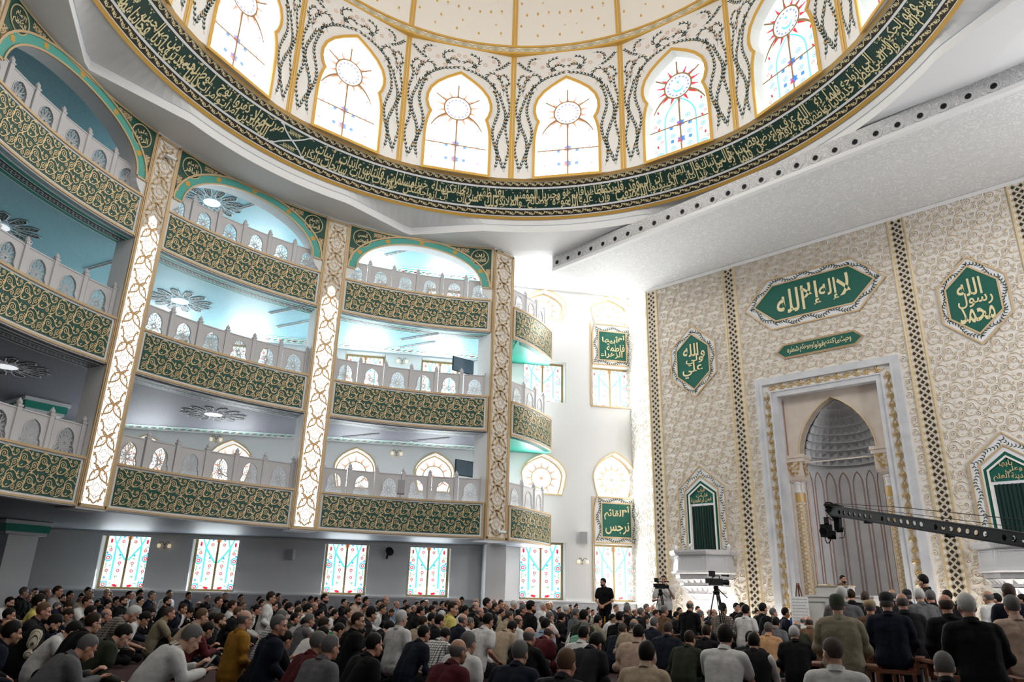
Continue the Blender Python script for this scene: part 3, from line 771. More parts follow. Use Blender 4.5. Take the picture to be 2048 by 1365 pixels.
for s in (1, -1):
    p = [(u_br + s * .62, .27), (u_br + s * .5, .29), (u_br + s * .40, .35), (u_br + s * .34, .38), (u_br + s * .12, .47), (u_br, .51), (u_br - s * .12, .55), (u_br - s * .34, .64), (u_br - s * .40, .67), (u_br - s * .5, .73), (u_br - s * .62, .75)]
    A = np.array([(x, y - .018, .035) for x, y in p]); B = np.array([(x, y + .018, .035) for x, y in p]); mb.quadstrip(conemap(A), conemap(B), WHITE)
for dv in (.33, .66):
    for k in range(7): o.leaf(u_br, dv, k * .9, .14, .05)
o2 = Orn()
for dv in (.34, .66):
    for k in range(-3, 4):
        o2.stroke([(u_br + k * .08 - .05, dv - .04), (u_br + k * .05, dv), (u_br + k * .08 + .05, dv + .04)], .012); o2.stroke([(u_br + k * .06 + .04, dv - .05), (u_br + k * .06 - .04, dv + .05)], .012)
o2.into(mb, [GOLDL], fsm)
mb.build('cartouche', ring)
# ================================================================== white ceiling around the ring
def hexr(phi, ap=10.02):
    a = (phi - 80.3 + 30) % 60 - 30
    return max(ap / math.cos(R_(a)), 10.42)
ZH = 14.06
mb = MB(); P = np.arange(-130, 231, 1.5)
pt = lambda r, p, z: (CX + r * math.cos(R_(p)), CY + r * math.sin(R_(p)), z)
mb.quadstrip([pt(hexr(p), p, ZH + .30) for p in P], [pt(RB0, p, ZB0) for p in P], WHITE)
mb.build('ceiling_ring', None, 'structure')
mb = MB(); mb.quadstrip([pt(hexr(p), p, ZH) for p in P], [pt(hexr(p) + .03, p, ZH + .31) for p in P], WHITE); mb.build('trim_21', None, 'structure')
mb = MB(); mb.quadstrip([pt(hexr(p), p, ZH) for p in P], [pt(max(11.75, hexr(p) + .02), p, 13.97) for p in P], WHITE)
mb.quadstrip([pt(max(11.75, hexr(p) + .02), p, 13.97) for p in P], [pt(27, p, 13.97) for p in P], WHITE)
mb.build('ceiling', None, 'structure')
# ================================================================== floor and outer walls
mb = MB(); ang = np.arange(0, 360, 5)
mb.add([(CX + 27 * math.cos(R_(a)), CY + 27 * math.sin(R_(a)), 0) for a in ang], [tuple(range(len(ang)))], CARPET)
mb.build('floor', None, 'structure')
mb = MB(); P = np.arange(164, 394, 4)
mb.quadstrip([pt(24.5, p, 0) for p in P], [pt(24.5, p, 13.97) for p in P], WHITE)
mb.build('wall_back', None, 'structure')
# ---- left wall with its window openings
COLS = [(-8.02, 'g'), (-5.02, 'g'), (-0.45, 'g'), (2.60, 'g'), (6.98, 'o'), (9.98, 'o')]
mb = MB()
SX0, SX1, ZT = -19.0, 11.75, 14.0
xs = sorted({SX0, SX1} | {c + d for c, t in COLS for d in ((-.80, .80) if t == 'g' else (-.92, .92))})
def lw_rect(x0, x1, z0, z1): mb.add([Lw(x0, z0), Lw(x1, z0), Lw(x1, z1), Lw(x0, z1)], [(0, 1, 2, 3)], WHITE)
LOWH = {}
for a, b in zip(xs[:-1], xs[1:]):
    col = next(((c, t) for c, t in COLS if abs((a + b) / 2 - c) < .3), None)
    if col is None: lw_rect(a, b, 0, ZT); continue
    c, t = col
    if t == 'g':
        low, mid, top = (1.15, 3.06), horseshoe(.76, 5.0, 5.75, 6.5), (8.93, 10.40)
        lw_rect(a, b, 0, low[0]); lw_rect(a, b, low[1], 4.95)
        mb.poly([(a, 4.95), (b, 4.95), (b, 6.6), (a, 6.6)], 0, WHITE, Lnp, [[(c + x, y) for x, y in mid][::-1]])
        lw_rect(a, b, 6.6, top[0]); lw_rect(a, b, top[1], 12.55); lw_rect(a, b, 13.65, ZT)
        LOWH[c] = (low, mid, top, None)
    else:
        low = (1.15, 3.30)
        mid = horseshoe(.90, 5.14, 5.90, 6.97 if c > 8 else 6.75); top = (8.93, 10.72); k2 = horseshoe(.90, 12.62, 13.3, 13.98)
        lw_rect(a, b, 0, low[0]); lw_rect(a, b, low[1], 5.1)
        mb.poly([(a, 5.1), (b, 5.1), (b, 7.05), (a, 7.05)], 0, WHITE, Lnp, [[(c + x, y) for x, y in mid][::-1]])
        lw_rect(a, b, 7.05, top[0]); lw_rect(a, b, top[1], 12.58)
        mb.poly([(a, 12.58), (b, 12.58), (b, ZT), (a, ZT)], 0, WHITE, Lnp, [[(c + x, y) for x, y in k2][::-1]])
        LOWH[c] = (low, mid, top, k2)
mb.build('wall_left', None, 'structure')
def low_window(c, hw, z0, z1, glare, em):
    r = empty(next_window(), Lw(c, z0), kind='structure'); r.location = (0, 0, 0)
    D = -0.45
    rect = [(c - hw, z0), (c + hw, z0), (c + hw, z1), (c - hw, z1)]
    mb = MB(); A, B = strip_between(rect, 0, D, Lnp); mb.quadstrip(A, B, WHITE, True); mb.build('reveal', r)
    mb = MB(); mb.outline(offset(rect, .04), .08, D, D + .06, MUNT, Lnp)
    mb.rbox(c - .035, c + .035, z0, z1, D, D + .055, MUNT, Lnp); mb.build('frame', r)
    mb = MB(); mb.poly(rect, D + .005, em, Lnp); pn = mb.build('pane', r)
    mb = MB(); g = '_l' if glare else ''
    up = lambda A: Lnp(np.stack([A[:, 0] * hw / .76 * .96 + c, A[:, 1] * (z1 - z0) / 1.93 + z0, A[:, 2] + D + .012], 1))
    TULG.into(mb, [GL['turq' + g], GL['red' + g], GL['orange' + g], GL['sky' + g], GL['leaf' + g], GL['blue' + g]], up)
    mb.build('painted_motif', pn)
    return r
def sun_window(c, pts, em, glare):
    r = empty(next_window(), (0, 0, 0), kind='structure'); D = -0.45
    P = [(c + x, y) for x, y in pts]
    mb = MB(); A, B = strip_between(P, 0, D, Lnp); mb.quadstrip(A, B, WHITE, True); mb.build('reveal', r)
    mb = MB(); mb.outline(offset(P, -.02), .05, -.01, .03, GOLD2, Lnp); mb.build('frame', r)
    mb = MB(); mb.poly(P, D + .005, em, Lnp); pn = mb.build('pane', r)
    z0 = min(y for x, y in pts); z1 = max(y for x, y in pts); cz = z0 + (z1 - z0) * .42; mb = MB()
    SG = sun_glass(0, .42, .95)
    SG.into(mb, [GOLD2, GL['orange_l'], GL['red_l'], GL['pale_l']], lambda A: Lnp(A + np.array([c, cz, D + .012])), keep=lambda A: (A[:, 1] + cz < z1 - .06) & (A[:, 1] + cz > z0))
    mb.outline(offset(P, .05), .06, D, D + .05, GOLD2, Lnp)
    mb.build('painted_motif', pn)
    return r
for c, t in COLS:
    low, mid, top, k2 = LOWH[c]
    hw = .78 if t == 'g' else .90
    low_window(c, hw, low[0], low[1], c > 8 or c < -9, E_WLOW if c < 8 else E_WUP)
    sun_window(c, mid, E_WUP, True)
    low_window(c, hw, top[0], top[1], True, E_WUP)
    if k2: sun_window(c, k2, E_WUP, True)
    else: low_window(c, .74, 12.55, 13.65, True, E_WUP)  # unseen windows added behind the arches to go with the added lamps
# carved dado and cornice on the left wall
mb = MB(); mb.rbox(SX0, SX1, .02, 1.08, 0, .035, DADO, Lnp); mb.rbox(SX0, SX1, 1.08, 1.14, 0, .06, MARBLE2, Lnp); mb.build('baseboard_left', None, 'structure')
mb = MB(); mb.rbox(SX0, 6.0, 2.90, 3.06, 0, .05, WHITE, Lnp); mb.rbox(SX0, 6.0, 2.98, 3.06, .05, .10, WHITE, Lnp)
mb.build('trim_22', None, 'structure')
# ---- calligraphy panels of the two open window columns
def panel_thing(name, label, outer, inner, mapf, lines, gold=True, sprig=True, seed=1, corner=None, thick=.04, border=None):
    r = empty(name, (0, 0, 0), label=label, cat='calligraphy panel')
    mb = MB(); mb.prism(outer, 0, thick, WHITE, mapf); mb.build('backing', r)
    mb = MB(); mb.outline(outer, .05, thick - .01, thick + .03, GOLDT, mapf); mb.outline(offset(inner, -.025), .05, thick, thick + .03, GOLDT, mapf); mb.build('gilt_moulding', r)
    mb = MB(); mb.poly(inner, thick + .012, GREENP, mapf); mb.build('green_field', r)
    if sprig:
        o = Orn(); w = border or .3
        mid = offset(inner, -w * .52)
        sprig_fill(o, mid, w, .085, random.Random(seed)); mb = MB(); o.into(mb, [LEAF, BERRY], lambda A: mapf(A + np.array([0, 0, thick + .006]))); mb.build('leaf_border', r)
    mb = MB()
    for t, u, v, w_, h_ in lines: put_text(mb, t, u, v, w_, h_, GOLDL, mapf, thick + .03)
    mb.build('lettering', r)
    return r
for z0, z1, iz0, iz1, hw, words, lab in ((10.74, 12.60, 10.98, 12.25, .90, [('أم', .42, 12.0, .32, .30), ('أبيها', -.10, 11.9, .74, .36), ('فاطمة', .14, 11.55, .82, .34), ('الزهراء', -.05, 11.22, .98, .34)], 'square green panel of gold Arabic lettering high between two bright windows'),
                                         (3.34, 5.12, 3.58, 4.87, .92, [('أم', .40, 4.62, .32, .34), ('القائم', -.12, 4.45, .80, .42), ('نرجس', .02, 3.92, 1.0, .48)], 'square green panel of gold Arabic lettering above the standing guard')):
    c = 9.98
    outer = [(c - hw, z0), (c + hw, z0), (c + hw, z0 + .75 * (z1 - z0)), (c + hw * .86, z1), (c - hw * .86, z1), (c - hw, z0 + .75 * (z1 - z0))]
    inner = [(c - .60, iz0), (c + .60, iz0), (c + .60, iz1), (c - .60, iz1)]
    panel_thing('calligraphy_plaque', lab, outer, inner, Lnp, [(t, c + u, v, w_, h_) for t, u, v, w_, h_ in words], seed=int(z0), border=.26)
mb = MB()
for s in (-.97, .97): mb.rbox(9.98 + s - .03, 9.98 + s + .03, 1.15, 5.14, 0, .04, GOLDT, Lnp); mb.rbox(9.98 + s - .03, 9.98 + s + .03, 8.93, 12.62, 0, .04, GOLDT, Lnp)
mb.rbox(9.0, 10.96, 8.87, 8.93, 0, .04, GOLDT, Lnp)
mb.build('trim_23', None, 'structure')

# ================================================================== galleries
PER = 31.4; BAYS = [107.7, 139.1, 170.5]; PILS = [92.0, 123.4, 154.8, 186.2]
HB = 13.55                                            # half angle of a bay
LEV = [(3.04, 1.22), (6.72, 1.31), (10.47, 1.32)]
NCT = NL.x * CX + NL.y * CY
def r_wall(p):
    c = math.cos(R_(p) - AL)
    r = (CL - NCT) / c if c > .05 else 99
    return min(r, 24.4)
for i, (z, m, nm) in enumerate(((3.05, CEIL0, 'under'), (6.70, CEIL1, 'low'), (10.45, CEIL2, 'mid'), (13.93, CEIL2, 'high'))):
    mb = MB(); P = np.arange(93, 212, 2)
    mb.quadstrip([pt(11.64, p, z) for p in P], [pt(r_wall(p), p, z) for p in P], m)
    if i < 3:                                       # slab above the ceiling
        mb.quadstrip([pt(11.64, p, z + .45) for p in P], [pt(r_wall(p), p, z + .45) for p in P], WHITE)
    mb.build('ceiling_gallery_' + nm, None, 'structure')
# painted borders on the gallery ceilings
o = Orn()
for s in np.arange(0, .5, .25):
    o.stroke([(s + .25 * t, .11 + .06 * math.sin(2 * PI * t)) for t in np.linspace(0, 1, 9)], .035, 0); o.stroke([(s + .25 * t, .11 - .06 * math.sin(2 * PI * t)) for t in np.linspace(0, 1, 9)], .022, 0)
KNOT = o
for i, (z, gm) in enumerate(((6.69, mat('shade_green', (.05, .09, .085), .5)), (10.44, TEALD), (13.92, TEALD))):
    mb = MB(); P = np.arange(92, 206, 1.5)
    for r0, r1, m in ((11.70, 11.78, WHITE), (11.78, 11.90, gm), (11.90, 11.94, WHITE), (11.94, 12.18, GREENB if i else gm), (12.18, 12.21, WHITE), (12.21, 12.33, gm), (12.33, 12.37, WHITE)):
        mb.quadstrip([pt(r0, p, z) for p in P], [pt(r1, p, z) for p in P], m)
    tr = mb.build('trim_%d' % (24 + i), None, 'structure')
    mb = MB(); f = lambda A, z=z: (lambda th, r: np.stack([CX + r * np.cos(th), CY + r * np.sin(th), np.full(len(A), z - .006)], 1))(R_(205) - A[:, 0] / 12.05, 11.95 + A[:, 1])
    KNOT.into(mb, [SCREEN], f, [(.5 * k, 0) for k in range(46)]); mb.build('painted_border', tr)
    # border along the outer wall
    mb = MB(); q = lambda s, h: (lambda p: (p.x, p.y, z))(NL * (CL - h) + DL * s)
    for h0, h1, m in ((.10, .28, WHITE), (.28, .34, TEAL), (.34, .74, IVORY), (.74, .84, TEAL), (.84, .92, WHITE)):
        mb.add([q(-14, h0), q(5.2, h0), q(5.2, h1), q(-14, h1)], [(0, 1, 2, 3)], m)
    if i == 1:
        mb.add([q(5.2, .1), q(6.0, .1), q(5.4, 2.3), q(5.2, 3.0)], [(0, 1, 2, 3)], TEALD)
    tr = mb.build('trim_%d' % (28 + i), None, 'structure')
    o = Orn()
    for s in np.arange(0, 1, .5):
        for t, a in ((.06, .9), (.12, 2.4), (.22, -.7), (.3, .7), (.40, 2.2), (.46, -.9)): o.leaf(s + t, .2, a, .2, .07, 0)
        for k in range(4): o.leaf(s + .25, .2, k * PI / 2 + .78, .09, .06, 1)
    mb = MB(); o.into(mb, [TEALD, GL['pink'] if False else mat('rose_paint', (.6, .12, .16), .6)], lambda A, z=z: np.stack([NL.x * (CL - .34 - A[:, 1]) + DL.x * A[:, 0], NL.y * (CL - .34 - A[:, 1]) + DL.y * A[:, 0], np.full(len(A), z - .008)], 1), [(-14 + k, 0) for k in range(19)])
    mb.build('painted_border', tr)
# ---- one parapet, built centred on +Y
cyG = cylmap(R_GAL); UW = R_(HB) * R_GAL
def parapet_meshes(u0, u1, H, f, thick=.28, nu=28, wing=False):
    out = {}
    mb = MB(); mb.rbox(u0, u1, 0, H, -thick, 0, WHITE, f, nu); out['body'] = mb.mesh('parapet_body')
    mb = MB()
    mb.rbox(u0, u1, H - .055, H + .01, -.02, .045, GOLDT, f, nu); mb.rbox(u0, u1, .03, .085, -.02, .04, GOLDT, f, nu)
    for x in (u0, u1): mb.rbox(x - .03, x + .03, 0, H, -.02, .03, GOLDT, f, 1)
    out['trim'] = mb.mesh('gilt_trim')
    e = .10; mb = MB(); us = np.linspace(u0 + e, u1 - e, nu * 2)
    mb.quadstrip(f(np.stack([us, np.full_like(us, .145), np.full_like(us, .012)], 1)), f(np.stack([us, np.full_like(us, H - .115), np.full_like(us, .012)], 1)), GREEN); out['green'] = mb.mesh('green_panel')
    mb = MB(); n = int(round((u1 - u0 - 2 * e) / .545)); sc = (u1 - u0 - 2 * e) / n / .56; hh = H - .26; rows = 2; sv = hh / 2 / .52
    for rr in range(rows):
        sh = .0 if rr == 0 else .28
        tiles = [(.56 * k - sh, 0) for k in range(n + 2)]
        g = lambda A, rr=rr: f(np.stack([u0 + e + A[:, 0] * sc, .145 + (A[:, 1] + rr * .52) * sv, A[:, 2] + .022], 1))
        SCROLL.into(mb, [GOLD2], g, tiles, keep=lambda A: (A[:, 0] * sc > .01) & (A[:, 0] * sc < (u1 - u0 - 2 * e) - .01))
    out['scroll'] = mb.mesh('scrollwork')
    return out
PM = parapet_meshes(-UW, UW, 1.31, cyG)
BN = ['bay beside the plain corner pilaster', 'bay between the glowing pilasters', 'bay at the left edge']
BS = ['right bay', 'middle bay', 'left bay']; LN = ['lowest', 'second', 'top']
for b, phi in enumerate(BAYS):
    for l, (z, H) in enumerate(LEV):
        r = empty('parapet', (CX, CY, z), rotz(phi), 'green parapet with gold scrollwork, %s gallery, %s' % (LN[l], BN[b]), 'parapet', 'green and gold gallery parapets')
        r.scale = (1, 1, H / 1.31)
        for k, nm in (('body', 'parapet_body'), ('trim', 'gilt_trim'), ('green', 'green_panel'), ('scroll', 'scrollwork')): inst(nm, PM[k], r)
# ---- pierced balustrade
def lattice(w, h, hole, holes_only=False):
    """pierced arch: rosette lattice strokes inside the outline"""
    o = Orn(); cx, cy = 0.0, .40
    def inside(p):
        x, y = p; c = False; n = len(hole)
        for i in range(n):
            (x1, y1), (x2, y2) = hole[i], hole[(i + 1) % n]
            if (y1 > y) != (y2 > y) and x < (x2 - x1) * (y - y1) / (y2 - y1) + x1: c = not c
        return c
    def st(pts, wd=.015):
        run = []
        for p in pts:
            if inside(p): run.append(p)
            else:
                if len(run) > 1: o.stroke(run, wd)
                run = []
        if len(run) > 1: o.stroke(run, wd)
    st(arc(cx, cy, .045, 0, 2 * PI, 13))
    for k in range(12):
        a = 2 * PI * k / 12; P = lambda r, d: (cx + r * math.cos(a + d), cy + r * math.sin(a + d))
        st([P(.045, .2), P(.10, .16), P(.145, .17), P(.185, 0.0)][:], .013); st([P(.045, -.2), P(.10, -.16), P(.145, -.17), P(.185, 0)], .013)
        st([P(.185, 0), P(.235, .13), P(.235, -.13), P(.185, 0)], .012)
        st([P(.235, .13), P(.30, .10), P(.345, .26), P(.30, .42), P(.235, .39)], .013)
        st([P(.30, .10), P(.37, 0), P(.45, .06), P(.42, .20), P(.345, .26)], .013)
        st([P(.30, -.10), P(.37, 0)], .013); st([P(.45, .06), P(.52, 0), P(.45, -.06)], .013); st([P(.37, 0), P(.42, 0)], .012)
    return o
HOLE = [(.265, .03), (.27, .10), (.285, .20), (.275, .30), (.235, .36), (.225, .42), (.235, .52), (.215, .63), (.16, .72), (.08, .78), (0, .81)]
HOLE = HOLE + [(-x, y) for x, y in HOLE[::-1][1:]]
LAT = lattice(.8, .97, HOLE)
PW = 2 * UW / 6
def screen_mesh():
    mb = MB(); w = PW / 2 - .055
    mb.prism([(-w, 0), (w, 0), (w, .95), (-w, .95)], -.03, .03, SCREEN, flat, [HOLE[::-1]])
    mb.outline(HOLE, .022, .03, .045, SCREEN)
    LAT.into(mb, [SCREEN], lambda A: flat(A + np.array([0, 0, .012]))); LAT.into(mb, [SCREEN], lambda A: flat(A + np.array([0, 0, -.012])))
    mb.rbox(-w, w, .93, .965, -.045, .045, SCREEN)
    return mb.mesh('screen_panel')
def post_mesh():
    mb = MB(); mb.box((0, 0, .52), (.12, .12, 1.04), SCREEN); mb.box((0, 0, 1.01), (.145, .145, .05), SCREEN)
    mb.lathe([(.05, 1.04), (.065, 1.07), (.068, 1.10), (.05, 1.14), (.02, 1.18), (.005, 1.21)], SCREEN, n=10)
    return mb.mesh('post')
me_scr, me_post = screen_mesh(), post_mesh()
RBAL = 11.86
def place_on_arc(o, a):
    o.location = (RBAL * math.sin(a), RBAL * math.cos(a), 0); o.rotation_euler = (0, 0, -a)
bal0 = None
for b, phi in enumerate(BAYS):
    for l, (z, H) in enumerate(LEV):
        lab = 'pale pierced balustrade with finials above the %s green parapet, %s' % (LN[l], BS[b])
        r = empty('balustrade', (CX, CY, z + H - .13), rotz(phi), lab, 'balustrade', 'pierced gallery balustrades')
        for k in range(6): place_on_arc(inst('screen_panel', me_scr, r), R_(-HB + (k + .5) * 2 * HB / 6))
        for k in range(7): place_on_arc(inst('post', me_post, r), R_(-HB + .25 + k * (2 * HB - .5) / 6))
# ---- pilasters
PZ0, PZ1, PWD = 3.04, 13.90, .84
def filigree_mesh(w, z0, z1, top=None):
    o = Orn(); ch = .86; hw = w / 2
    def cell(cx, cy):
        for s in (1, -1):
            c = [(0, .0), (.10, .09), (.22, .13), (.34, .20), (.40, .30), (.38, .40), (.28, .47), (.245, .56), (.24, .66), (.20, .76), (.12, .83), (0, .86)]
            o.stroke([(cx + s * x, cy + y) for x, y in c], .046, 0)
            d = [(0, .12), (.08, .20), (.17, .24), (.25, .31), (.20, .40), (.12, .44), (.10, .55), (.12, .64), (.06, .73), (0, .76)]
            o.stroke([(cx + s * x, cy + y) for x, y in d], .020, 0)
            o.stroke([(cx, cy + .30), (cx + s * .10, cy + .36), (cx + s * .05, cy + .48), (cx, cy + .52)], .018, 0); o.leaf(cx + s * .28, cy + .30, PI / 2 + s * .5, .14, .045, 0)
            o.leaf(cx + s * .06, cy + .15, s * .6 + PI / 2, .09, .025, 0); o.stroke([(cx, cy + .58), (cx + s * .06, cy + .62), (cx, cy + .70)], .012, 0)
        o.disc(cx, cy + .22, .016, 0, 0, 6)
    nrow = int((z1 - z0) / ch) + 2
    for i in range(-1, nrow):
        cell(0, z0 + i * ch + .02)
        for s in (1, -1): cell(s * .40, z0 + (i - .5) * ch + .02)
    mb = MB(); o.into(mb, [GOLDT], lambda A: flat(A + np.array([0, 0, .030])), keep=lambda A: (abs(A[:, 0]) < hw + .012) & (A[:, 1] > z0) & (A[:, 1] < z1))
    return mb.mesh('filigree')
me_fil = filigree_mesh(.60, PZ0 + .10, PZ1 - .08)
def pil_body():
    mb = MB(); mb.rbox(-PWD / 2, PWD / 2, PZ0 - .04, PZ1 + .1, -.75, 0, WHITE, flat); return mb.mesh('pilaster_body')
def pil_trim():
    mb = MB()
    for s in (-1, 1):
        mb.rbox(s * .36 - .03, s * .36 + .03, PZ0 + .02, PZ1 - .02, 0, .045, GOLDT); mb.rbox(s * .415 - .015, s * .415 + .02, PZ0, PZ1, -.02, .03, GOLDT)
    for z in (PZ0 + .05, PZ1 - .05): mb.rbox(-.39, .39, z - .04, z + .04, 0, .045, GOLDT)
    return mb.mesh('gilt_edge')
def pil_ground():
    mb = MB(); mb.rbox(-.33, .33, PZ0 + .08, PZ1 - .08, 0, .012, CREAM); return mb.mesh('cream_panel')
ZLT = 11.36
def pil_led():
    mb = MB(); pts = [(-.30, PZ0 + .10), (.30, PZ0 + .10), (.30, ZLT - .62), (.27, ZLT - .50), (.16, ZLT - .42), (.15, ZLT - .22), (.10, ZLT - .08), (0, ZLT), (-.10, ZLT - .08), (-.15, ZLT - .22), (-.16, ZLT - .42), (-.27, ZLT - .50), (-.30, ZLT - .62)]
    mb.poly(pts, .018, E_LEDM, flat); return mb.mesh('light_panel')
PB, PT, PG, PL = pil_body(), pil_trim(), pil_ground(), pil_led()
PLAB = {92.0: 'plain cream pilaster with gold tracery at the right end of the galleries', 123.4: 'white glowing pilaster with gold tracery between middle and right gallery bays',
        154.8: 'white glowing pilaster with gold tracery at left, between left and middle bays', 186.2: 'pilaster cut off by the upper left corner of the photo'}
for p in PILS:
    if p == 92.0:
        a, b2 = Vector((-.76, 25.36, 0)), Vector((-.01, 26.05, 0)); c = (a + b2) / 2; d = (b2 - a)
        r = empty('pilaster', c[:], math.atan2(d.y, d.x), PLAB[p], 'pilaster', 'gallery pilasters'); r.scale = (d.length / PWD, 1, 1)
    else:
        r = empty('pilaster', (CX + (R_GAL - .03) * math.cos(R_(p)), CY + (R_GAL - .03) * math.sin(R_(p)), 0), rotz(p), PLAB[p], 'pilaster', 'gallery pilasters')
    inst('pilaster_body', PB, r); inst('cream_panel', PG, r); inst('gilt_edge', PT, r)
    if p in (123.4, 154.8, 186.2): inst('light_panel', PL, r)
    inst('filigree', me_fil, r)
# ---- arches of the top gallery
def arch_meshes():
    out = {}
    zs = 12.27; ai, ri = R_(11.85) * R_GAL, 1.44; ao, ro = R_(13.25) * R_GAL, 1.70; zt = 13.90
    N = 26; th = np.linspace(0, PI, N)
    inner = [(ai * math.cos(t), zs + ri * math.sin(t)) for t in th]; outer = [(ao * math.cos(t), zs + ro * math.sin(t)) for t in th]
    def arr(P, h): return cyG(np.array([(x, y, h) for x, y in P]))
    mb = MB(); mb.quadstrip(arr(inner, .02), arr(outer, .02), TEAL); out['band'] = mb.mesh('arch_band')
    mb = MB()
    for P, w in ((offset(inner, .03, False), .05), (offset(outer, 0, False), .06)): mb.outline(P, w, .0, .05, GOLDT, cyG, False)
    for s in (1, -1): mb.rbox(min(s * ai, s * ao), max(s * ai, s * ao), zs - .05, zs, 0, .045, GOLDT, cyG, 2)
    xs = np.linspace(-UW, UW, 20); mb.quadstrip(arr([(x, zt - .02) for x in xs], .03), arr([(x, zt + .05) for x in xs], .03), GOLDT)
    for s in (1, -1): mb.rbox(s * UW - .035, s * UW + .035, zs - .05, zt, 0, .04, GOLDT, cyG)
    out['gilt'] = mb.mesh('gilt_edge')
    mb = MB(); mb.quadstrip(arr(outer, .01), arr([(ao * math.cos(t) * (1.02 if abs(math.cos(t)) > .97 else 1), zt) for t in th], .01), GREEN); out['spandrel'] = mb.mesh('spandrel')
    mb = MB(); mb.quadstrip(arr(inner, .0), arr(inner, -.55), WHITE)
    for s in (1, -1):                                      # plaster below the arch foot
        P = [(s * ai, zs), (s * (ai + .03), zs - .15), (s * (ai + .12), zs - .30), (s * (ai + .24), zs - .42), (s * (ai + .25), 11.70)]
        mb.quadstrip(arr(P, 0), arr([(s * (UW + .05), y) for x, y in P], 0), WHITE); mb.quadstrip(arr(P, 0), arr(P, -.5), WHITE)
    out['plaster'] = mb.mesh('plaster_soffit')
    o = Orn()
    for t in (.14, .86, .33, .67, .5):
        a = PI * t; x, y = (ai + ao) / 2 * math.cos(a), zs + (ri + ro) / 2 * math.sin(a)
        for k in range(6): o.leaf(x, y, k * PI / 3, .11, .085)
    mb = MB(); o.into(mb, [OCHRE], lambda A: cyG(A + np.array([0, 0, .026]))); out['rosettes'] = mb.mesh('rosettes')
    out['arabesque'] = []
    for s in (1, -1):
        for cx, cy, dx, dy, n in ((s * 1.75, 13.76, -s * .16, .012, 5), (s * 2.60, 12.95, 0, -.13, 4)):
            o = Orn()
            for k in range(n):
                x, y, q = cx + dx * k, cy + dy * k, 1 - k / (n + 1)
                for j in range(4): o.leaf(x, y, j * PI / 2 + PI / 4, .13 * q, .05 * q)
                o.ring(x, y, .085 * q, .014, 0, 0, 8)
            mb = MB(); o.into(mb, [GOLDT], lambda A: cyG(A + np.array([0, 0, .022]))); out['arabesque'].append(mb.mesh('arabesque'))
    return out
AM = arch_meshes()
ROUND = [(['الحسن', 'المجتبى'], ['زين', 'العابدين']), (['الإمام', 'الباقر'], ['الإمام', 'الصادق']), (['الإمام', 'الكاظم'], ['علي', 'الرضا'])]
for b, phi in enumerate(BAYS):
    r = empty('gallery_arch', (CX, CY, 0), rotz(phi), 'turquoise banded arch in a dark green spandrel above the top gallery, %s' % BS[b], 'arch', 'arches of the top gallery')
    for k, nm in (('band', 'arch_band'), ('spandrel', 'spandrel'), ('gilt', 'gilt_edge'), ('plaster', 'plaster_soffit'), ('rosettes', 'rosettes')): inst(nm, AM[k], r)
    for m_ in AM['arabesque']: inst('arabesque', m_, r)
    for s, words in ((-1, ROUND[b][0]), (1, ROUND[b][1])):
        cx, cz = s * 2.26, 13.50
        o = Orn(); o.ring(cx, cz, .33, .035, 0, 0, 26, .02); o.disc(cx, cz, .325, 1, .001, 24)
        mb = MB(); o.into(mb, [GOLDL, mat('roundel_green', (.012, .04, .025), .5)], lambda A: cyG(A + np.array([0, 0, .024]))); rd = mb.build('roundel', r)
        mb = MB(); put_text(mb, words[0], cx, cz + .11, .36, .20, GOLDL, cyG, .035); put_text(mb, words[1], cx, cz - .10, .46, .24, GOLDL, cyG, .035); mb.build('lettering', rd)
# ---- projecting balcony wings past the corner pilaster
WP = bez((0.02, 26.02), (.62, 26.55), (1.22, 27.5), (1.66, 28.75), 12)
WP = [Vector((x, y)) for x, y in WP]; WLn = [0]
for a, b2 in zip(WP[:-1], WP[1:]): WLn.append(WLn[-1] + (b2 - a).length)
def wingmap(A):
    A = np.asarray(A, float); out = np.zeros_like(A)
    X = np.interp(A[:, 0], WLn, [p.x for p in WP]); Y = np.interp(A[:, 0], WLn, [p.y for p in WP])
    X2 = np.interp(A[:, 0] + .02, WLn, [p.x for p in WP]); Y2 = np.interp(A[:, 0] + .02, WLn, [p.y for p in WP]); X1 = np.interp(A[:, 0] - .02, WLn, [p.x for p in WP]); Y1 = np.interp(A[:, 0] - .02, WLn, [p.y for p in WP])
    dx, dy = X2 - X1, Y2 - Y1; l = np.hypot(dx, dy) + 1e-9
    return np.stack([X + dy / l * A[:, 2], Y - dx / l * A[:, 2], A[:, 1]], 1)
WT = WLn[-1]
WM = parapet_meshes(.04, WT - .03, 1.31, wingmap, .25, 16)
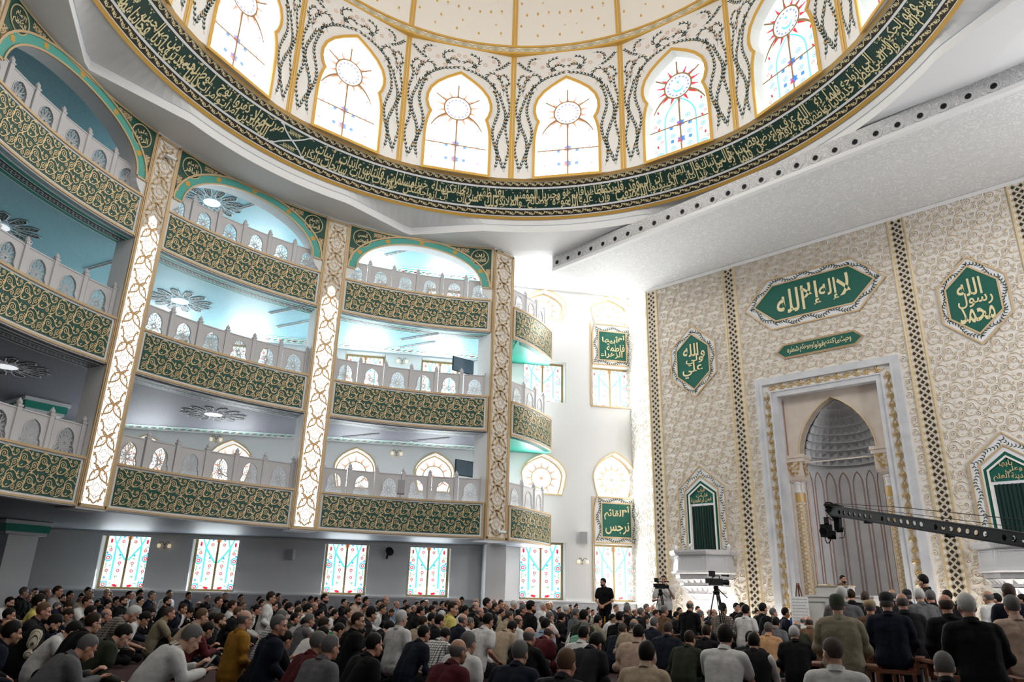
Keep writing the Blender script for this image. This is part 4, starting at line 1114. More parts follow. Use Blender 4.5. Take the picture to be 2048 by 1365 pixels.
for l, (z, H) in enumerate(LEV):
    r = empty('balcony_parapet', (0, 0, z), 0, 'short curved green balcony front right of the corner pilaster, %s gallery' % LN[l], 'parapet', 'balcony fronts beside the corner pilaster'); r.scale = (1, 1, H / 1.31)
    for k, nm in (('body', 'parapet_body'), ('trim', 'gilt_trim'), ('green', 'green_panel'), ('scroll', 'scrollwork')): inst(nm, WM[k], r)
    r = empty('balcony_balustrade', (0, 0, z + H - .13), 0, 'pale pierced balustrade on the %s balcony right of the corner pilaster' % LN[l], 'balustrade', 'balcony balustrades beside the corner pilaster')
    for k in range(3):
        u = .45 + k * (WT - .5) / 3.0 + .1
        p = wingmap(np.array([(u, 0, -.22)]))[0]; q = wingmap(np.array([(u + .1, 0, -.22)]))[0]; a = math.atan2(q[1] - p[1], q[0] - p[0])
        s_ = inst('screen_panel', me_scr, r); s_.location = p.tolist(); s_.rotation_euler = (0, 0, a)
    for k in range(4):
        u = .08 + k * (WT - .5) / 3.0
        p = wingmap(np.array([(u, 0, -.22)]))[0]; s_ = inst('post', me_post, r); s_.location = p.tolist()
    mb = MB(); L = np.linspace(0, WT, 12); A = wingmap(np.stack([L, np.full(12, z + .0), np.full(12, 0.)], 1)); B = np.array([Lw(s, z, 0.02) for s in np.linspace(4.6, 7.1, 12)])
    mb.quadstrip(A, B, TEALD if l else CEIL0); mb.quadstrip(A + np.array([0, 0, .4]), B + np.array([0, 0, .4]), WHITE); mb.build('ceiling_balcony_%s' % LN[l], None, 'structure')
# white pier and beam behind the corner pilaster
mb = MB(); c = Lw(4.95, 7, .55); mb.box((c[0], c[1], 6.98), (.75, .9, 13.96), WHITE, AL - PI / 2); mb.build('wall_pier', None, 'structure')
# square pillars with green capitals under and in the left bay
for i, (z0, zt, px_, py_) in enumerate(((0, 3.04, 42, 1044), (3.4, 6.69, 78, 806))):
    c = at_z(px_, py_, zt); mb = MB(); rz = R_(-35)
    mb.box((c.x, c.y, (z0 + zt - .42) / 2 + .0), (.85, .85, zt - .42 - z0), WHITE, rz)
    mb.box((c.x, c.y, zt - .21), (1.25, 1.25, .24), TEALD, rz); mb.box((c.x, c.y, zt - .06), (1.36, 1.36, .11), WHITE, rz); mb.box((c.x, c.y, zt - .37), (1.15, 1.15, .09), WHITE, rz)
    mb.build('wall_pillar_%s' % ('hall', 'gallery')[i], None, 'structure')
# ================================================================== qibla wall
QW0, QW1, QZ = -6.62, 10.5, 13.45
mb = MB(); mb.add([Q(QW0, 0), Q(-1.95, 0), Q(-1.95, QZ), Q(QW0, QZ)], [(0, 1, 2, 3)], CREAM); mb.add([Q(2.1, 0), Q(QW1, 0), Q(QW1, QZ), Q(2.1, QZ)], [(0, 1, 2, 3)], CREAM)
mb.add([Q(-1.95, 8.3), Q(2.1, 8.3), Q(2.1, QZ), Q(-1.95, QZ)], [(0, 1, 2, 3)], CREAM)
q0 = Q(QW0, 0); q1 = Vector(q0) + NL * 3.2
for z0, z1 in ((0, QZ + .6),): mb.add([q0, (q1.x, q1.y, 0), (q1.x, q1.y, z1), (q0[0], q0[1], z1)], [(0, 1, 2, 3)], CREAM2)
qw = mb.build('wall_qibla', None, 'structure')
mb = MB(); sc = 1.12
def keep_wall(A):
    s, z = A[:, 0], A[:, 1]
    ok = (s > QW0 + .02) & (s < 9.2) & (z < QZ - .1) & (z > 0.0)
    for c in (-6.42, -2.98, 2.99, 6.38): ok &= abs(s - c) > .30
    ok &= ~((abs(s - .08) < 2.42) & (z < 8.7))
    for c in (-4.68, 4.70):
        ok &= ~((abs(s - c) < .98) & (z < 5.15) & (z > .9)) & ~((abs(s - c) < (5.95 - z) * 1.2 + .05) & (z < 5.95) & (z > 5.0))
        ok &= ~((abs(s - c) < 1.0) & (abs(z - 9.92) < .55 + (1.0 - abs(s - c)) * .92))
    ok &= ~((abs(z - 11.39) < 1.0) & (abs(s) < 2.48 - abs(z - 11.39)))
    ok &= ~((abs(z - 9.54) < .26) & (abs(s - .05) < 1.48))
    return ok
tl = []
nx, nz = int((9.3 - QW0) / (.56 * sc)) + 1, int(QZ / (.52 * sc)) + 1
for j in range(nz):
    for i in range(-1, nx): tl.append((QW0 + .56 * sc * (i + (.5 if j % 2 else 0)), .52 * sc * j))
RELIEF.into(mb, [CREAM2, GOLDW], Qnp, tl, sc, keep=keep_wall)
mb.build('carved_scrollwork', qw)
# relief on the short return wall
mb = MB(); fr = lambda A: (lambda P: P)(np.stack([q0[0] + NL.x * A[:, 0] - DL.x * A[:, 2], q0[1] + NL.y * A[:, 0] - DL.y * A[:, 2], A[:, 1]], 1))
RELIEF.into(mb, [CREAM2, CREAM2], fr, [(.63 * i, .58 * j) for i in range(5) for j in range(23)], sc)
mb.build('carved_scrollwork', qw)
# lattice strips
for c, nm in ((-6.42, 'lattice strip of black diamonds at the left end of the qibla wall'), (-2.98, 'lattice strip of black diamonds left of the mihrab'), (2.99, 'lattice strip of black diamonds right of the mihrab'), (6.38, 'lattice strip of black diamonds at the right edge of the photo')):
    r = empty('lattice_strip', (0, 0, 0), label=nm, cat='lattice strip', group='diamond lattice strips on the qibla wall')
    mb = MB(); mb.rbox(c - .27, c + .27, .1, QZ - .02, 0, .012, CREAM, Qnp); mb.build('cream_ground', r)
    mb = MB(); 
    for s in (-1, 1): mb.rbox(c + s * .245 - .022, c + s * .245 + .022, .1, QZ - .02, 0, .045, GOLD2, Qnp)
    mb.build('gilt_edge', r)
    o = Orn(); og = Orn(); k = 0
    for z in np.arange(.2, QZ - .15, .104):
        for x in ((-.105, .105) if k % 2 else (0,)):
            d = .066; o.pol([(c + x - d, z), (c + x, z - d), (c + x + d, z), (c + x, z + d)], 0)
        if k % 2:
            for x in (-.17, .17): og.pol([(c + x - .03, z), (c + x, z - .03), (c + x + .03, z), (c + x, z + .03)], 0)
            d = .098
            for x in (-.105, .105): og.stroke([(c + x - d, z), (c + x, z - d), (c + x + d, z), (c + x, z + d)], .022, 0, 0, None, True)
        k += 1
    mb = MB(); o.into(mb, [DARKG], lambda A: Qnp(A + np.array([0, 0, .018]))); mb.build('black_diamonds', r)
    mb = MB(); og.into(mb, [GOLD2], lambda A: Qnp(A + np.array([0, 0, .022]))); mb.build('gilt_lattice', r)
# calligraphy panels
hexp = lambda c, z, w, h, a: [(c, z - h), (c + w, z - a), (c + w, z + a), (c, z + h), (c - w, z + a), (c - w, z - a)]
hexh = lambda c, z, w, h, a: [(c - a, z - h), (c + a, z - h), (c + w, z), (c + a, z + h), (c - a, z + h), (c - w, z)]
panel_thing('calligraphy_plaque', 'long six-sided green panel of large gold lettering high above the mihrab', hexh(0, 11.39, 2.43, .95, 1.49), hexh(.02, 11.41, 2.04, .66, 1.33), Qnp,
            [('لا', 1.12, 11.42, .44, .92), ('إله', .62, 11.40, .66, .84), ('إلا', .0, 11.42, .70, .90), ('الله', -.72, 11.36, 1.0, .90)], seed=2, border=.28)
panel_thing('calligraphy_plaque', 'narrow green panel of small gold Arabic lettering just above the mihrab frame', hexh(.05, 9.53, 1.44, .24, 1.20), hexh(.05, 9.53, 1.40, .205, 1.17), Qnp,
            [('وحيث', .95, 9.54, .36, .26), ('ما', .68, 9.55, .14, .22), ('كنتم', .42, 9.54, .34, .26), ('فولوا', .07, 9.53, .34, .26), ('وجوهكم', -.35, 9.54, .46, .28), ('شطره', -.82, 9.53, .40, .26)], sprig=False)
panel_thing('calligraphy_plaque', 'upright six-sided green panel of gold lettering high above the left marble balcony', hexp(-4.68, 9.92, .94, 1.43, .60), hexp(-4.68, 9.9, .66, 1.08, .50), Qnp,
            [('علي', -4.70, 9.55, .86, .62), ('ولي', -4.60, 9.95, .74, .46), ('الله', -4.74, 10.35, .66, .52), ('و', -4.24, 10.1, .18, .3)], seed=3, border=.26)
panel_thing('calligraphy_plaque', 'upright six-sided green panel of gold lettering at upper right of the qibla wall', hexp(4.74, 9.94, .90, 1.41, .58), hexp(4.72, 9.95, .66, 1.06, .47), Qnp,
            [('محمد', 4.74, 9.5, .92, .56), ('رسول', 4.76, 9.95, .92, .48), ('الله', 4.66, 10.36, .66, .56)], seed=4, border=.24)
# ---- balcony doors with curtains, and marble balconies
def balcony_side(c, words, side):
    r = empty('balcony_door', (0, 0, 0), label='pointed balcony doorway with dark green curtain and gold lettering, %s of the mihrab' % side, cat='doorway')
    Hs = lambda w, zs, za, z0=2.6: [(c - w, z0), (c + w, z0), (c + w, zs), (c, za), (c - w, zs)]
    mb = MB(); mb.prism(Hs(.93, 5.10, 5.90), 0, .05, WHITE, Qnp, [Hs(.60, 4.9, 5.36, 2.6001)[::-1]]); mb.build('white_surround', r)
    mb = MB()
    for P in (Hs(.92, 5.1, 5.89), Hs(.665, 5.02, 5.53)): mb.outline(P[1:] + P[:1], .045, .04, .08, GOLDT, Qnp, False)
    mb.outline((Hs(.49, 4.86, 5.22)[1:] + Hs(.49, 4.86, 5.22)[:1]), .05, .03, .07, CREAM2, Qnp, False)
    mb.build('gilt_moulding', r)
    o = Orn(); P = Hs(.80, 5.06, 5.70)
    for i in (1, 2, 3, 4):
        a, b = Vector(P[i]), Vector(P[(i + 1) % 5]); L = (b - a).length; d = (b - a) / L; n = Vector((-d.y, d.x)); an = math.atan2(d.y, d.x); k = int(L / .085)
        for j in range(k):
            q = a + d * ((j + .5) / k * L) + n * (.05 * math.sin(j * .9))
            for s in (1, -1): o.leaf(q.x, q.y, an + s * .8, .085, .03)
    mb = MB(); o.into(mb, [LEAF], lambda A: Qnp(A + np.array([0, 0, .057]))); mb.build('leaf_border', r)
    mb = MB(); mb.prism(Hs(.645, 5.02, 5.50), 0, .035, GREENP, Qnp, [Hs(.475, 4.83, 5.18, 2.6001)[::-1]]); mb.poly([(c - .48, 4.52), (c + .48, 4.52), (c + .48, 4.86), (c, 5.20), (c - .48, 4.86)], .022, GREENP, Qnp); mb.build('green_field', r)
    mb = MB()
    for t, u, v, w_, h_ in words: put_text(mb, t, c + u, v, w_, h_, GOLD2, Qnp, .045)
    mb.build('lettering', r)
    mb = MB(); mb.rbox(c - .47, c + .47, 4.46, 4.54, -.1, .04, MARBLE2, Qnp); mb.rbox(c - .50, c - .42, 2.6, 4.5, -.28, .03, MARBLE2, Qnp); mb.rbox(c + .42, c + .50, 2.6, 4.5, -.28, .03, MARBLE2, Qnp); mb.build('door_jamb', r)
    mb = MB(); us = np.linspace(-.44, .44, 90); fold = .035 + .025 * np.sin(us * 62) + .012 * np.sin(us * 23 + 1)
    mb.quadstrip(Qnp(np.stack([us + c, np.full(90, 2.6), fold], 1)), Qnp(np.stack([us + c, np.full(90, 4.47), fold * .6 + .01], 1)), CURT); mb.build('curtain', r, smooth=True)
    # balcony: half octagon basket on a tapering honeycomb foot
    b = empty('marble_balcony', Q(c, 0, 0), math.atan2(DQ.y, DQ.x), 'carved white marble balcony jutting from the wall %s of the mihrab' % side, 'balcony', 'marble balconies on the qibla wall')
    sh = .22 if c < 0 else .2
    def oct_(rr, h): return [(-rr, h * 0), (-rr, -.42 * rr * 1.0), (-.52 * rr, -.95 * rr), (.52 * rr, -.95 * rr), (rr, -.42 * rr), (rr, 0)]
    def ringz(mb, prof, m):
        for (z0, r0), (z1, r1) in zip(prof[:-1], prof[1:]):
            A = [(x, y, z0) for x, y in oct_(r0, 0)]; B = [(x, y, z1) for x, y in oct_(r1, 0)]
            mb.quadstrip(A, B, m)
    mb = MB(); ringz(mb, [(2.16, 1.06), (2.86, 1.0)], STONE); mb.add([(x, y, 2.62) for x, y in oct_(.98, 0)], [(0, 1, 2, 3, 4, 5)], STONE); mb.build('basket', b)
    mb = MB(); ringz(mb, [(2.70, 1.04), (2.74, 1.12), (2.82, 1.16), (2.88, 1.16), (2.88, .92)], STONE); ringz(mb, [(2.10, 1.04), (2.14, 1.12), (2.20, 1.10), (2.22, 1.03)], STONE); mb.build('cornice', b)
    mb = MB()
    P = oct_(1.012, 0)
    for i in range(1, 4):
        a, d = Vector(P[i]), Vector(P[i + 1]); t = (d - a).normalized(); n = Vector((t.y, -t.x))
        o = Orn(); L = (d - a).length; o.stroke([(.08, 2.28), (L - .08, 2.28), (L - .08, 2.64), (.08, 2.64)], .035, 0, 0, .015, True)
        for ii in range(int(L / .09)):
            for jj in range(4): o.ring(.14 + ii * .085, 2.33 + jj * .085, .032, .014, 0, 0, 6)
        o.into(mb, [MARBLE2], lambda A, a=a, t=t, n=n: np.stack([a.x + t.x * A[:, 0] + n.x * (A[:, 2] + .012), a.y + t.y * A[:, 0] + n.y * (A[:, 2] + .012), A[:, 1]], 1), keep=lambda A, L=L: (A[:, 0] < L - .05))
    mb.build('carved_panels', b)
    mb = MB(); ringz(mb, [(2.10, 1.0), (1.96, .98), (1.94, .90), (1.74, .86), (1.72, .76), (1.50, .70), (1.48, .60), (1.30, .54), (1.28, .42), (1.14, .34), (1.12, .22), (.98, .14), (.86, .02)], STONE)
    for z0, z1, r0, r1, n in ((1.94, 1.74, .95, .80, 4), (1.72, 1.50, .82, .66, 4), (1.48, 1.30, .66, .50, 3), (1.28, 1.12, .46, .30, 2)):
        Pa, Pb = oct_(r0 + .04, 0), oct_(r1, 0)
        for i in range(5):
            for k in range(n):
                L = lambda P, t: (P[i][0] + (P[i + 1][0] - P[i][0]) * t, P[i][1] + (P[i + 1][1] - P[i][1]) * t)
                a, c2, d = L(Pa, k / n), L(Pa, (k + 1) / n), L(Pb, (k + .5) / n)
                mb.add([(*a, z0), (*c2, z0), (*d, z1), (d[0] * .86, d[1] * .86, z0)], [(0, 1, 2), (1, 3, 2), (3, 0, 2)], MARBLE2)
    mb.build('honeycomb_foot', b)
    for x, y in ((0.0, -.98), (-1.0, -.2), (1.0, -.2)):
        mb = MB(); mb.lathe([(.03, 2.88), (.03, 2.93), (.02, 2.95), (.05, 2.98), (.065, 3.02), (.05, 3.07), (.01, 3.10)], MARBLE2, (x, y, 0), 12); mb.build('finial', b, smooth=True)
balcony_side(-4.68, [('فمن', .26, 4.68, .26, .20), ('أراد', -.02, 4.66, .26, .20), ('المدينة', -.26, 4.66, .32, .22), ('فليأت', .02, 4.84, .46, .18), ('الباب', .0, 5.02, .30, .20)], 'left')
balcony_side(4.72, [('مدينة', .22, 4.66, .36, .20), ('العلم', -.20, 4.66, .38, .22), ('وعلي', .12, 4.84, .40, .20), ('بابها', -.04, 5.02, .32, .20)], 'right')

# ================================================================== mihrab
mh = empty('mihrab', Q(.08, 0, 0), math.atan2(DQ.y, DQ.x), 'tall mihrab niche with gilded frame, honeycomb vault and two columns', 'mihrab')
def fq(A): return flat(A)                                    # local: u right, v up, h to the hall
def portal(w, zt, b): return [(w, b), (w, zt), (-w, zt), (-w, b)]
mb = MB()
for w, zt, wd, h in ((2.24, 8.56, .22, .14), (2.13, 8.46, .06, .18), (1.72, 8.06, .20, .12), (1.82, 8.15, .05, .16)): mb.outline(portal(w, zt, 0), wd, -.02, h, MARBLE, fq, False)
mb.build('marble_frame', mh)
mb = MB(); mb.outline(portal(1.97, 8.30, 0), .34, 0, .05, CREAM2, fq, False); mb.build('cream_band', mh)
o = Orn()
def vine_run(x0, y0, x1, y1):
    L = math.hypot(x1 - x0, y1 - y0); d = ((x1 - x0) / L, (y1 - y0) / L); n = (-d[1], d[0]); an = math.atan2(d[1], d[0]); N = int(L / .05)
    W = lambda t, q: (x0 + d[0] * t + n[0] * q, y0 + d[1] * t + n[1] * q)
    o.stroke([W(L * i / N, .085 * math.sin(2 * PI * i * .05 / .62 * 1.0)) for i in range(N + 1)], .036, 0, 0, .03)
    k = 0
    for t in np.arange(.15, L, .31):
        s = 1 if k % 2 else -1; k += 1
        q = W(t, s * .03); p = [W(t + .07 * math.cos(a) * (1 - .06 * j) + .0, s * (-.05) + .075 * math.sin(a) * (1 - .06 * j)) for j, a in enumerate(np.linspace(0, s * 5.4, 14))]
        o.stroke(p, .030, 0, 0, .028)
        for da, l in ((.5, .15), (1.5, .14), (-.6, .15), (2.6, .14), (-1.7, .12)): o.leaf(q[0], q[1], an + s * da, l, .062, 0, 0, .03, s * .5)
vine_run(-1.97, .05, -1.97, 8.2); vine_run(-1.9, 8.30, 1.9, 8.30); vine_run(1.97, 8.2, 1.97, .05)
mb = MB(); o.into(mb, [GOLD2], lambda A: fq(A + np.array([0, 0, .055]))); mb.build('gilt_vine', mh)
RN, HR = 1.26, -.34                                           # niche radius, depth of the recessed wall
arch = [(1.22, 5.98), (1.20, 6.25), (1.10, 6.62), (.92, 6.98), (.66, 7.32), (.34, 7.60), (0, 7.80)]
archL = arch + [(-x, y) for x, y in arch[::-1][1:]]
mb = MB(); hole = [(-1.22, 5.70)] + [(1.22, 5.70)] + archL
mb.poly([(-1.66, 5.66), (1.66, 5.66), (1.66, 8.0), (-1.66, 8.0)], HR, BEIGEM, fq, [hole[::-1]])
mb.quadstrip(fq(np.array([(x, y, HR) for x, y in archL])), fq(np.array([(x, y, HR - .42) for x, y in archL])), BEIGEM)
for s in (-1, 1): mb.rbox(min(s * 1.28, s * 1.66), max(s * 1.28, s * 1.66), 0, 5.7, HR - .5, HR - .02, BEIGEM, fq)
mb.quadstrip(fq(np.array(portal(1.64, 8.0, 0) and [(1.64, 0, 0), (1.64, 8.0, 0), (-1.64, 8.0, 0), (-1.64, 0, 0)])), fq(np.array([(1.64, 0, HR), (1.64, 8.0, HR), (-1.64, 8.0, HR), (-1.64, 0, HR)])), MARBLE)
mb.build('beige_wall', mh)
mb = MB(); mb.outline(archL, .035, HR, HR + .02, GOLD2, fq, False); 
for s in (-1, 1): mb.rbox(s * 1.60 - .012, s * 1.60 + .012, 5.7, 7.9, HR, HR + .02, COPPER, fq)
mb.build('gilt_line', mh)
o = Orn()
for i in range(len(archL) - 1):
    (x0, y0), (x1, y1) = archL[i], archL[i + 1]
    for j in range(4):
        t = (j + .5) / 4; o.leaf(x0 + (x1 - x0) * t, y0 + (y1 - y0) * t, j * 1.7, .12, .035)
mb = MB()
P = np.array([(x, y) for x, y in archL]); seg = np.cumsum([0] + [math.hypot(*(P[i + 1] - P[i])) for i in range(len(P) - 1)])
o = Orn(); rnd = random.Random(8)
for t in np.arange(.03, seg[-1], .06):
    for d in (.06, .15, .24, .33): o.stroke(arc(t, d, .035, rnd.uniform(0, 6), rnd.uniform(6, 10), 6), .012)
mb = MB(); o.into(mb, [mat('khaki_carving', (.36, .31, .22), .6)], lambda A: fq(np.stack([np.interp(A[:, 0], seg, P[:, 0]) * .996, np.interp(A[:, 0], seg, P[:, 1]) - .008, HR - A[:, 1]], 1))); mb.build('carved_reveal', mh)
# niche wall with pairs of copper lines
def nmap(A):
    th = A[:, 0] / RN; r = RN - A[:, 2]
    return np.stack([r * np.sin(th), -HR + .42 + r * np.cos(th), A[:, 1]], 1)
mb = MB(); us = np.linspace(-RN * PI / 2, RN * PI / 2, 40)
mb.quadstrip(nmap(np.stack([us, np.zeros(40), np.zeros(40)], 1)), nmap(np.stack([us, np.full(40, 5.75), np.zeros(40)], 1)), MARBLE); mb.build('niche_wall', mh, smooth=True)
o = Orn(); NP_ = 9; wp = RN * PI / NP_
for k in range(NP_):
    c = -RN * PI / 2 + (k + .5) * wp
    for q, w_ in ((.175, .016), (.145, .012)):
        o.stroke([(c - q, .02), (c - q, 5.0)] + bez((c - q, 5.0), (c - q, 5.28), (c - q * .5, 5.42), (c, 5.52 - (.175 - q)), 7)[1:], w_, 0, 0, .01); o.stroke([(c + q, .02), (c + q, 5.0)] + bez((c + q, 5.0), (c + q, 5.28), (c + q * .5, 5.42), (c, 5.52 - (.175 - q)), 7)[1:], w_, 0, 0, .01)
mb = MB(); o.into(mb, [COPPER], lambda A: nmap(A + np.array([0, 0, .006]))); mb.build('copper_lines', mh)
mb = MB(); NR = 8                                               # honeycomb half dome
def dome_pt(t, a, k): 
    r = RN * (math.cos(t * PI / 2) ** .62) * k; return (r * math.sin(a), -HR + .42 + max(r * math.cos(a), 0) , 5.72 + t * 2.05)
VM = mat('vault_plaster', (.60, .61, .63), .6)
for j in range(NR):
    t0, t1 = j / NR, (j + 1) / NR; n = 14
    for i in range(n):
        a0 = -PI / 2 + PI * i / n; a1 = a0 + PI / n; am = (a0 + a1) / 2; tm = (t0 + t1) / 2
        A0, A1 = dome_pt(t0, a0, .93), dome_pt(t0, a1, .93); B0, B1 = dome_pt(t1, a0, .97), dome_pt(t1, a1, .97); Mi = dome_pt(tm, am, 1.10); Tp = dome_pt(t1, am, .93)
        mb.add([A0, A1, B1, B0, Mi, Tp], [(0, 1, 4), (0, 4, 3), (1, 2, 4), (3, 4, 5), (4, 2, 5)], VM)
    for i in range(n * 2):
        a0 = -PI / 2 + PI * i / n / 2; a1 = a0 + PI / n / 2
        mb.add([dome_pt(t0, a0, .90), dome_pt(t0, a1, .90), dome_pt(t0 + .012, a1, .93), dome_pt(t0 + .012, a0, .93)], [(0, 1, 2, 3)], MARBLE2)
for k in range(14):                                           # unseen backing box added to keep stray light out of the vault
    pass
bk = [(-1.9, -HR + .30), (-1.9, 2.6), (1.9, 2.6), (1.9, -HR + .30)]
mb.quadstrip([(x, y, 0) for x, y in bk], [(x, y, 8.6) for x, y in bk], VM); mb.add([(x, y, 8.6) for x, y in bk], [(0, 1, 2, 3)], VM)
mb.build('honeycomb_vault', mh)
def tracery(r, z0, z1):
    o = Orn(); C = 2 * PI * r; n = 5; w_ = C / n
    for j in range(int((z1 - z0) / (w_ * .9))):
        for i in range(n):
            x = (i + (.5 if j % 2 else 0)) * w_; z = z0 + (j + .5) * w_ * .9
            o.ring(x, z, w_ * .40, .026, 0, 0, 10)
            for k in range(6): o.leaf(x + .03 * math.cos(k * PI / 3), z + .03 * math.sin(k * PI / 3), k * PI / 3, w_ * .44, .022)
            o.ring(x + w_ * .5, z + w_ * .02, w_ * .12, .016, 0, 0, 6)
    return o
for s in (-1, 1):
    cx, cyy, r = s * 1.42, -HR + .16, .165
    col = empty('column', (cx, cyy, 0), parent=mh)
    mb = MB(); mb.lathe([(.24, 0), (.24, .25), (.19, .34), (r, .42), (r, 4.40)], mat('pale_column', (.74, .68, .60), .4), n=24); mb.lathe([(r + .012, 4.40), (r + .012, 4.70)], GOLD, n=24); mb.lathe([(r, 4.7), (r + .02, 4.74), (r, 4.78), (r, 4.98), (r + .03, 5.02), (r + .02, 5.06)], MARBLE2, n=24); mb.build('shaft', col, smooth=False)
    o = tracery(r, .44, 4.40); mb = MB(); o.into(mb, [GOLD], lambda A: np.stack([(r + .012) * np.cos(A[:, 0] / r), (r + .012) * np.sin(A[:, 0] / r), A[:, 1]], 1)); mb.build('gilt_tracery', col)
    mb = MB(); prof = [(5.06, .17), (5.14, .24), (5.24, .275), (5.30, .28), (5.72, .28)]
    for (z0, r0), (z1, r1) in zip(prof[:-1], prof[1:]):
        q = lambda rr, z: [(rr, rr, z), (-rr, rr, z), (-rr, -rr, z), (rr, -rr, z)]
        mb.quadstrip(q(r0, z0), q(r1, z1), BEIGEM, True)
    mb.box((0, 0, 5.79), (.70, .62, .14), BEIGEM); mb.box((0, 0, 5.90), (.76, .68, .10), BEIGEM); cp = mb.build('capital', col)
    o = Orn(); rnd = random.Random(4)
    for i in range(60):
        x, z = rnd.uniform(-.22, .22), rnd.uniform(5.24, 5.70)
        if abs(x) < .05 + (z - 5.2) * .5: o.ring(x, z, .03, .012, 0, 0, 6); o.leaf(x, z, rnd.uniform(0, 6), .06, .02)
    mb = MB(); o.into(mb, [GOLD], lambda A: np.stack([A[:, 0], np.full(len(A), -.292), A[:, 1]], 1)); o.into(mb, [GOLD], lambda A: np.stack([np.full(len(A), -s * .292), A[:, 0], A[:, 1]], 1)); mb.build('gilt_carving', cp)

# ================================================================== canopy above the qibla wall
def sn(s, n, z): p = NQ * n + DQ * (s + SQ); return (p.x, p.y, z)
F0, F1 = (-8.36, 20.05), (9.4, 19.05)
def front_n(s): return F0[1] + (F1[1] - F0[1]) * (s - F0[0]) / (F1[0] - F0[0])
mb = MB(); ZC = 13.35
mb.add([sn(*F0, ZC), sn(*F1, ZC), sn(9.4, 24.1, ZC), sn(-6.7, 24.1, ZC)], [(0, 1, 2, 3)], SOFFIT)
mb.add([sn(*F0, ZC), sn(-6.7, 24.1, ZC), sn(-6.7, 24.1, 14), sn(*F0, 14)], [(0, 1, 2, 3)], WHITE)
mb.add([sn(*F0, ZC), sn(*F1, ZC), sn(*F1, 14.0), sn(*F0, 14.0)], [(0, 1, 2, 3)], RELIEFG)
mb.build('ceiling_canopy', None, 'structure')
mb = MB()
for a, b2 in (((-8.36, 0), (9.4, 0)),):
    A = [sn(s, front_n(s) - .03, ZC + .02) for s in (F0[0], F1[0])]; B = [sn(s, front_n(s) - .03, ZC + .12) for s in (F0[0], F1[0])]; mb.quadstrip(A, B, WHITE)
    A = [sn(s, front_n(s) - .03, ZC - .012) for s in (F0[0], F1[0])]; B = [sn(s, front_n(s) + .16, ZC - .012) for s in (F0[0], F1[0])]; mb.quadstrip(A, B, WHITE)
    C = [sn(s, front_n(s) - .03, ZC + .02) for s in (F0[0], F1[0])]; D = [sn(s, front_n(s) - .03, ZC - .012) for s in (F0[0], F1[0])]; mb.quadstrip(C, D, WHITE)
mb.add([sn(-6.6, 23.9, ZC - .01), sn(9.4, 23.9, ZC - .01), sn(9.4, 24.08, ZC - .06), sn(-6.6, 24.08, ZC - .06)], [(0, 1, 2, 3)], WHITE)
mb.build('trim_40', None, 'structure')
# downlights in the front edge
def downlight_mesh():
    o = {}
    mb = MB(); 
    prof = [(.17, 0), (.17, -.018), (.15, -.02), (.135, -.006), (.11, -.006), (.10, -.02), (.088, -.02)]
    n = 24
    V = [(r * math.cos(2 * PI * k / n), y, r * math.sin(2 * PI * k / n)) for r, y in prof for k in range(n)]
    mb.add(V, [(i * n + k, i * n + (k + 1) % n, (i + 1) * n + (k + 1) % n, (i + 1) * n + k) for i in range(len(prof) - 1) for k in range(n)], mat('nozzle_white', (.62, .62, .62), .6)); o['rim'] = mb.mesh('rim')
    mb = MB(); V = [(r * math.cos(2 * PI * k / n), y, r * math.sin(2 * PI * k / n)) for r, y in ((.088, -.032), (.08, -.02), (.07, .06)) for k in range(n)]
    mb.add(V, [(i * n + k, i * n + (k + 1) % n, (i + 1) * n + (k + 1) % n, (i + 1) * n + k) for i in range(2) for k in range(n)], GREYP); mb.add([(.075 * math.cos(2 * PI * k / n), -.012, .075 * math.sin(2 * PI * k / n)) for k in range(n)], [tuple(range(n))], BLACK); o['nozzle'] = mb.mesh('nozzle')
    return o
DLM = downlight_mesh()
ORDN = 'first second third fourth fifth sixth seventh eighth ninth tenth eleventh twelfth thirteenth fourteenth fifteenth sixteenth seventeenth eighteenth nineteenth twentieth twenty-first twenty-second twenty-third twenty-fourth twenty-fifth twenty-sixth twenty-seventh twenty-eighth twenty-ninth thirtieth thirty-first'.split()
if True:
    pass
fd = Vector(sn(*F1, 0)) - Vector(sn(*F0, 0)); frz = math.atan2(fd.y, fd.x)
for i in range(27):
    s = -8.10 + i * .573
    if s > 9.0: break
    r = empty('air_nozzle', sn(s, front_n(s) - .002, ZC + .30), frz, 'round dark air nozzle on the canopy edge, %s from its left end' % ORDN[i], 'air nozzle', 'row of air nozzles along the canopy edge')
    inst('rosette_rim', DLM['rim'], r); inst('nozzle', DLM['nozzle'], r)
# floor lights that wash the foot of the qibla wall
for s in (-5.7, -4.0, -2.6, 2.7, 3.9, 5.6, 7.2):
    p = Q(s, .12, .75); t = Q(s, 3.0, 0.05)
    lamp('uplight', 'AREA', p, 44 if abs(s) < 5 else 34, (1, .95, .88), .9, .15, t)
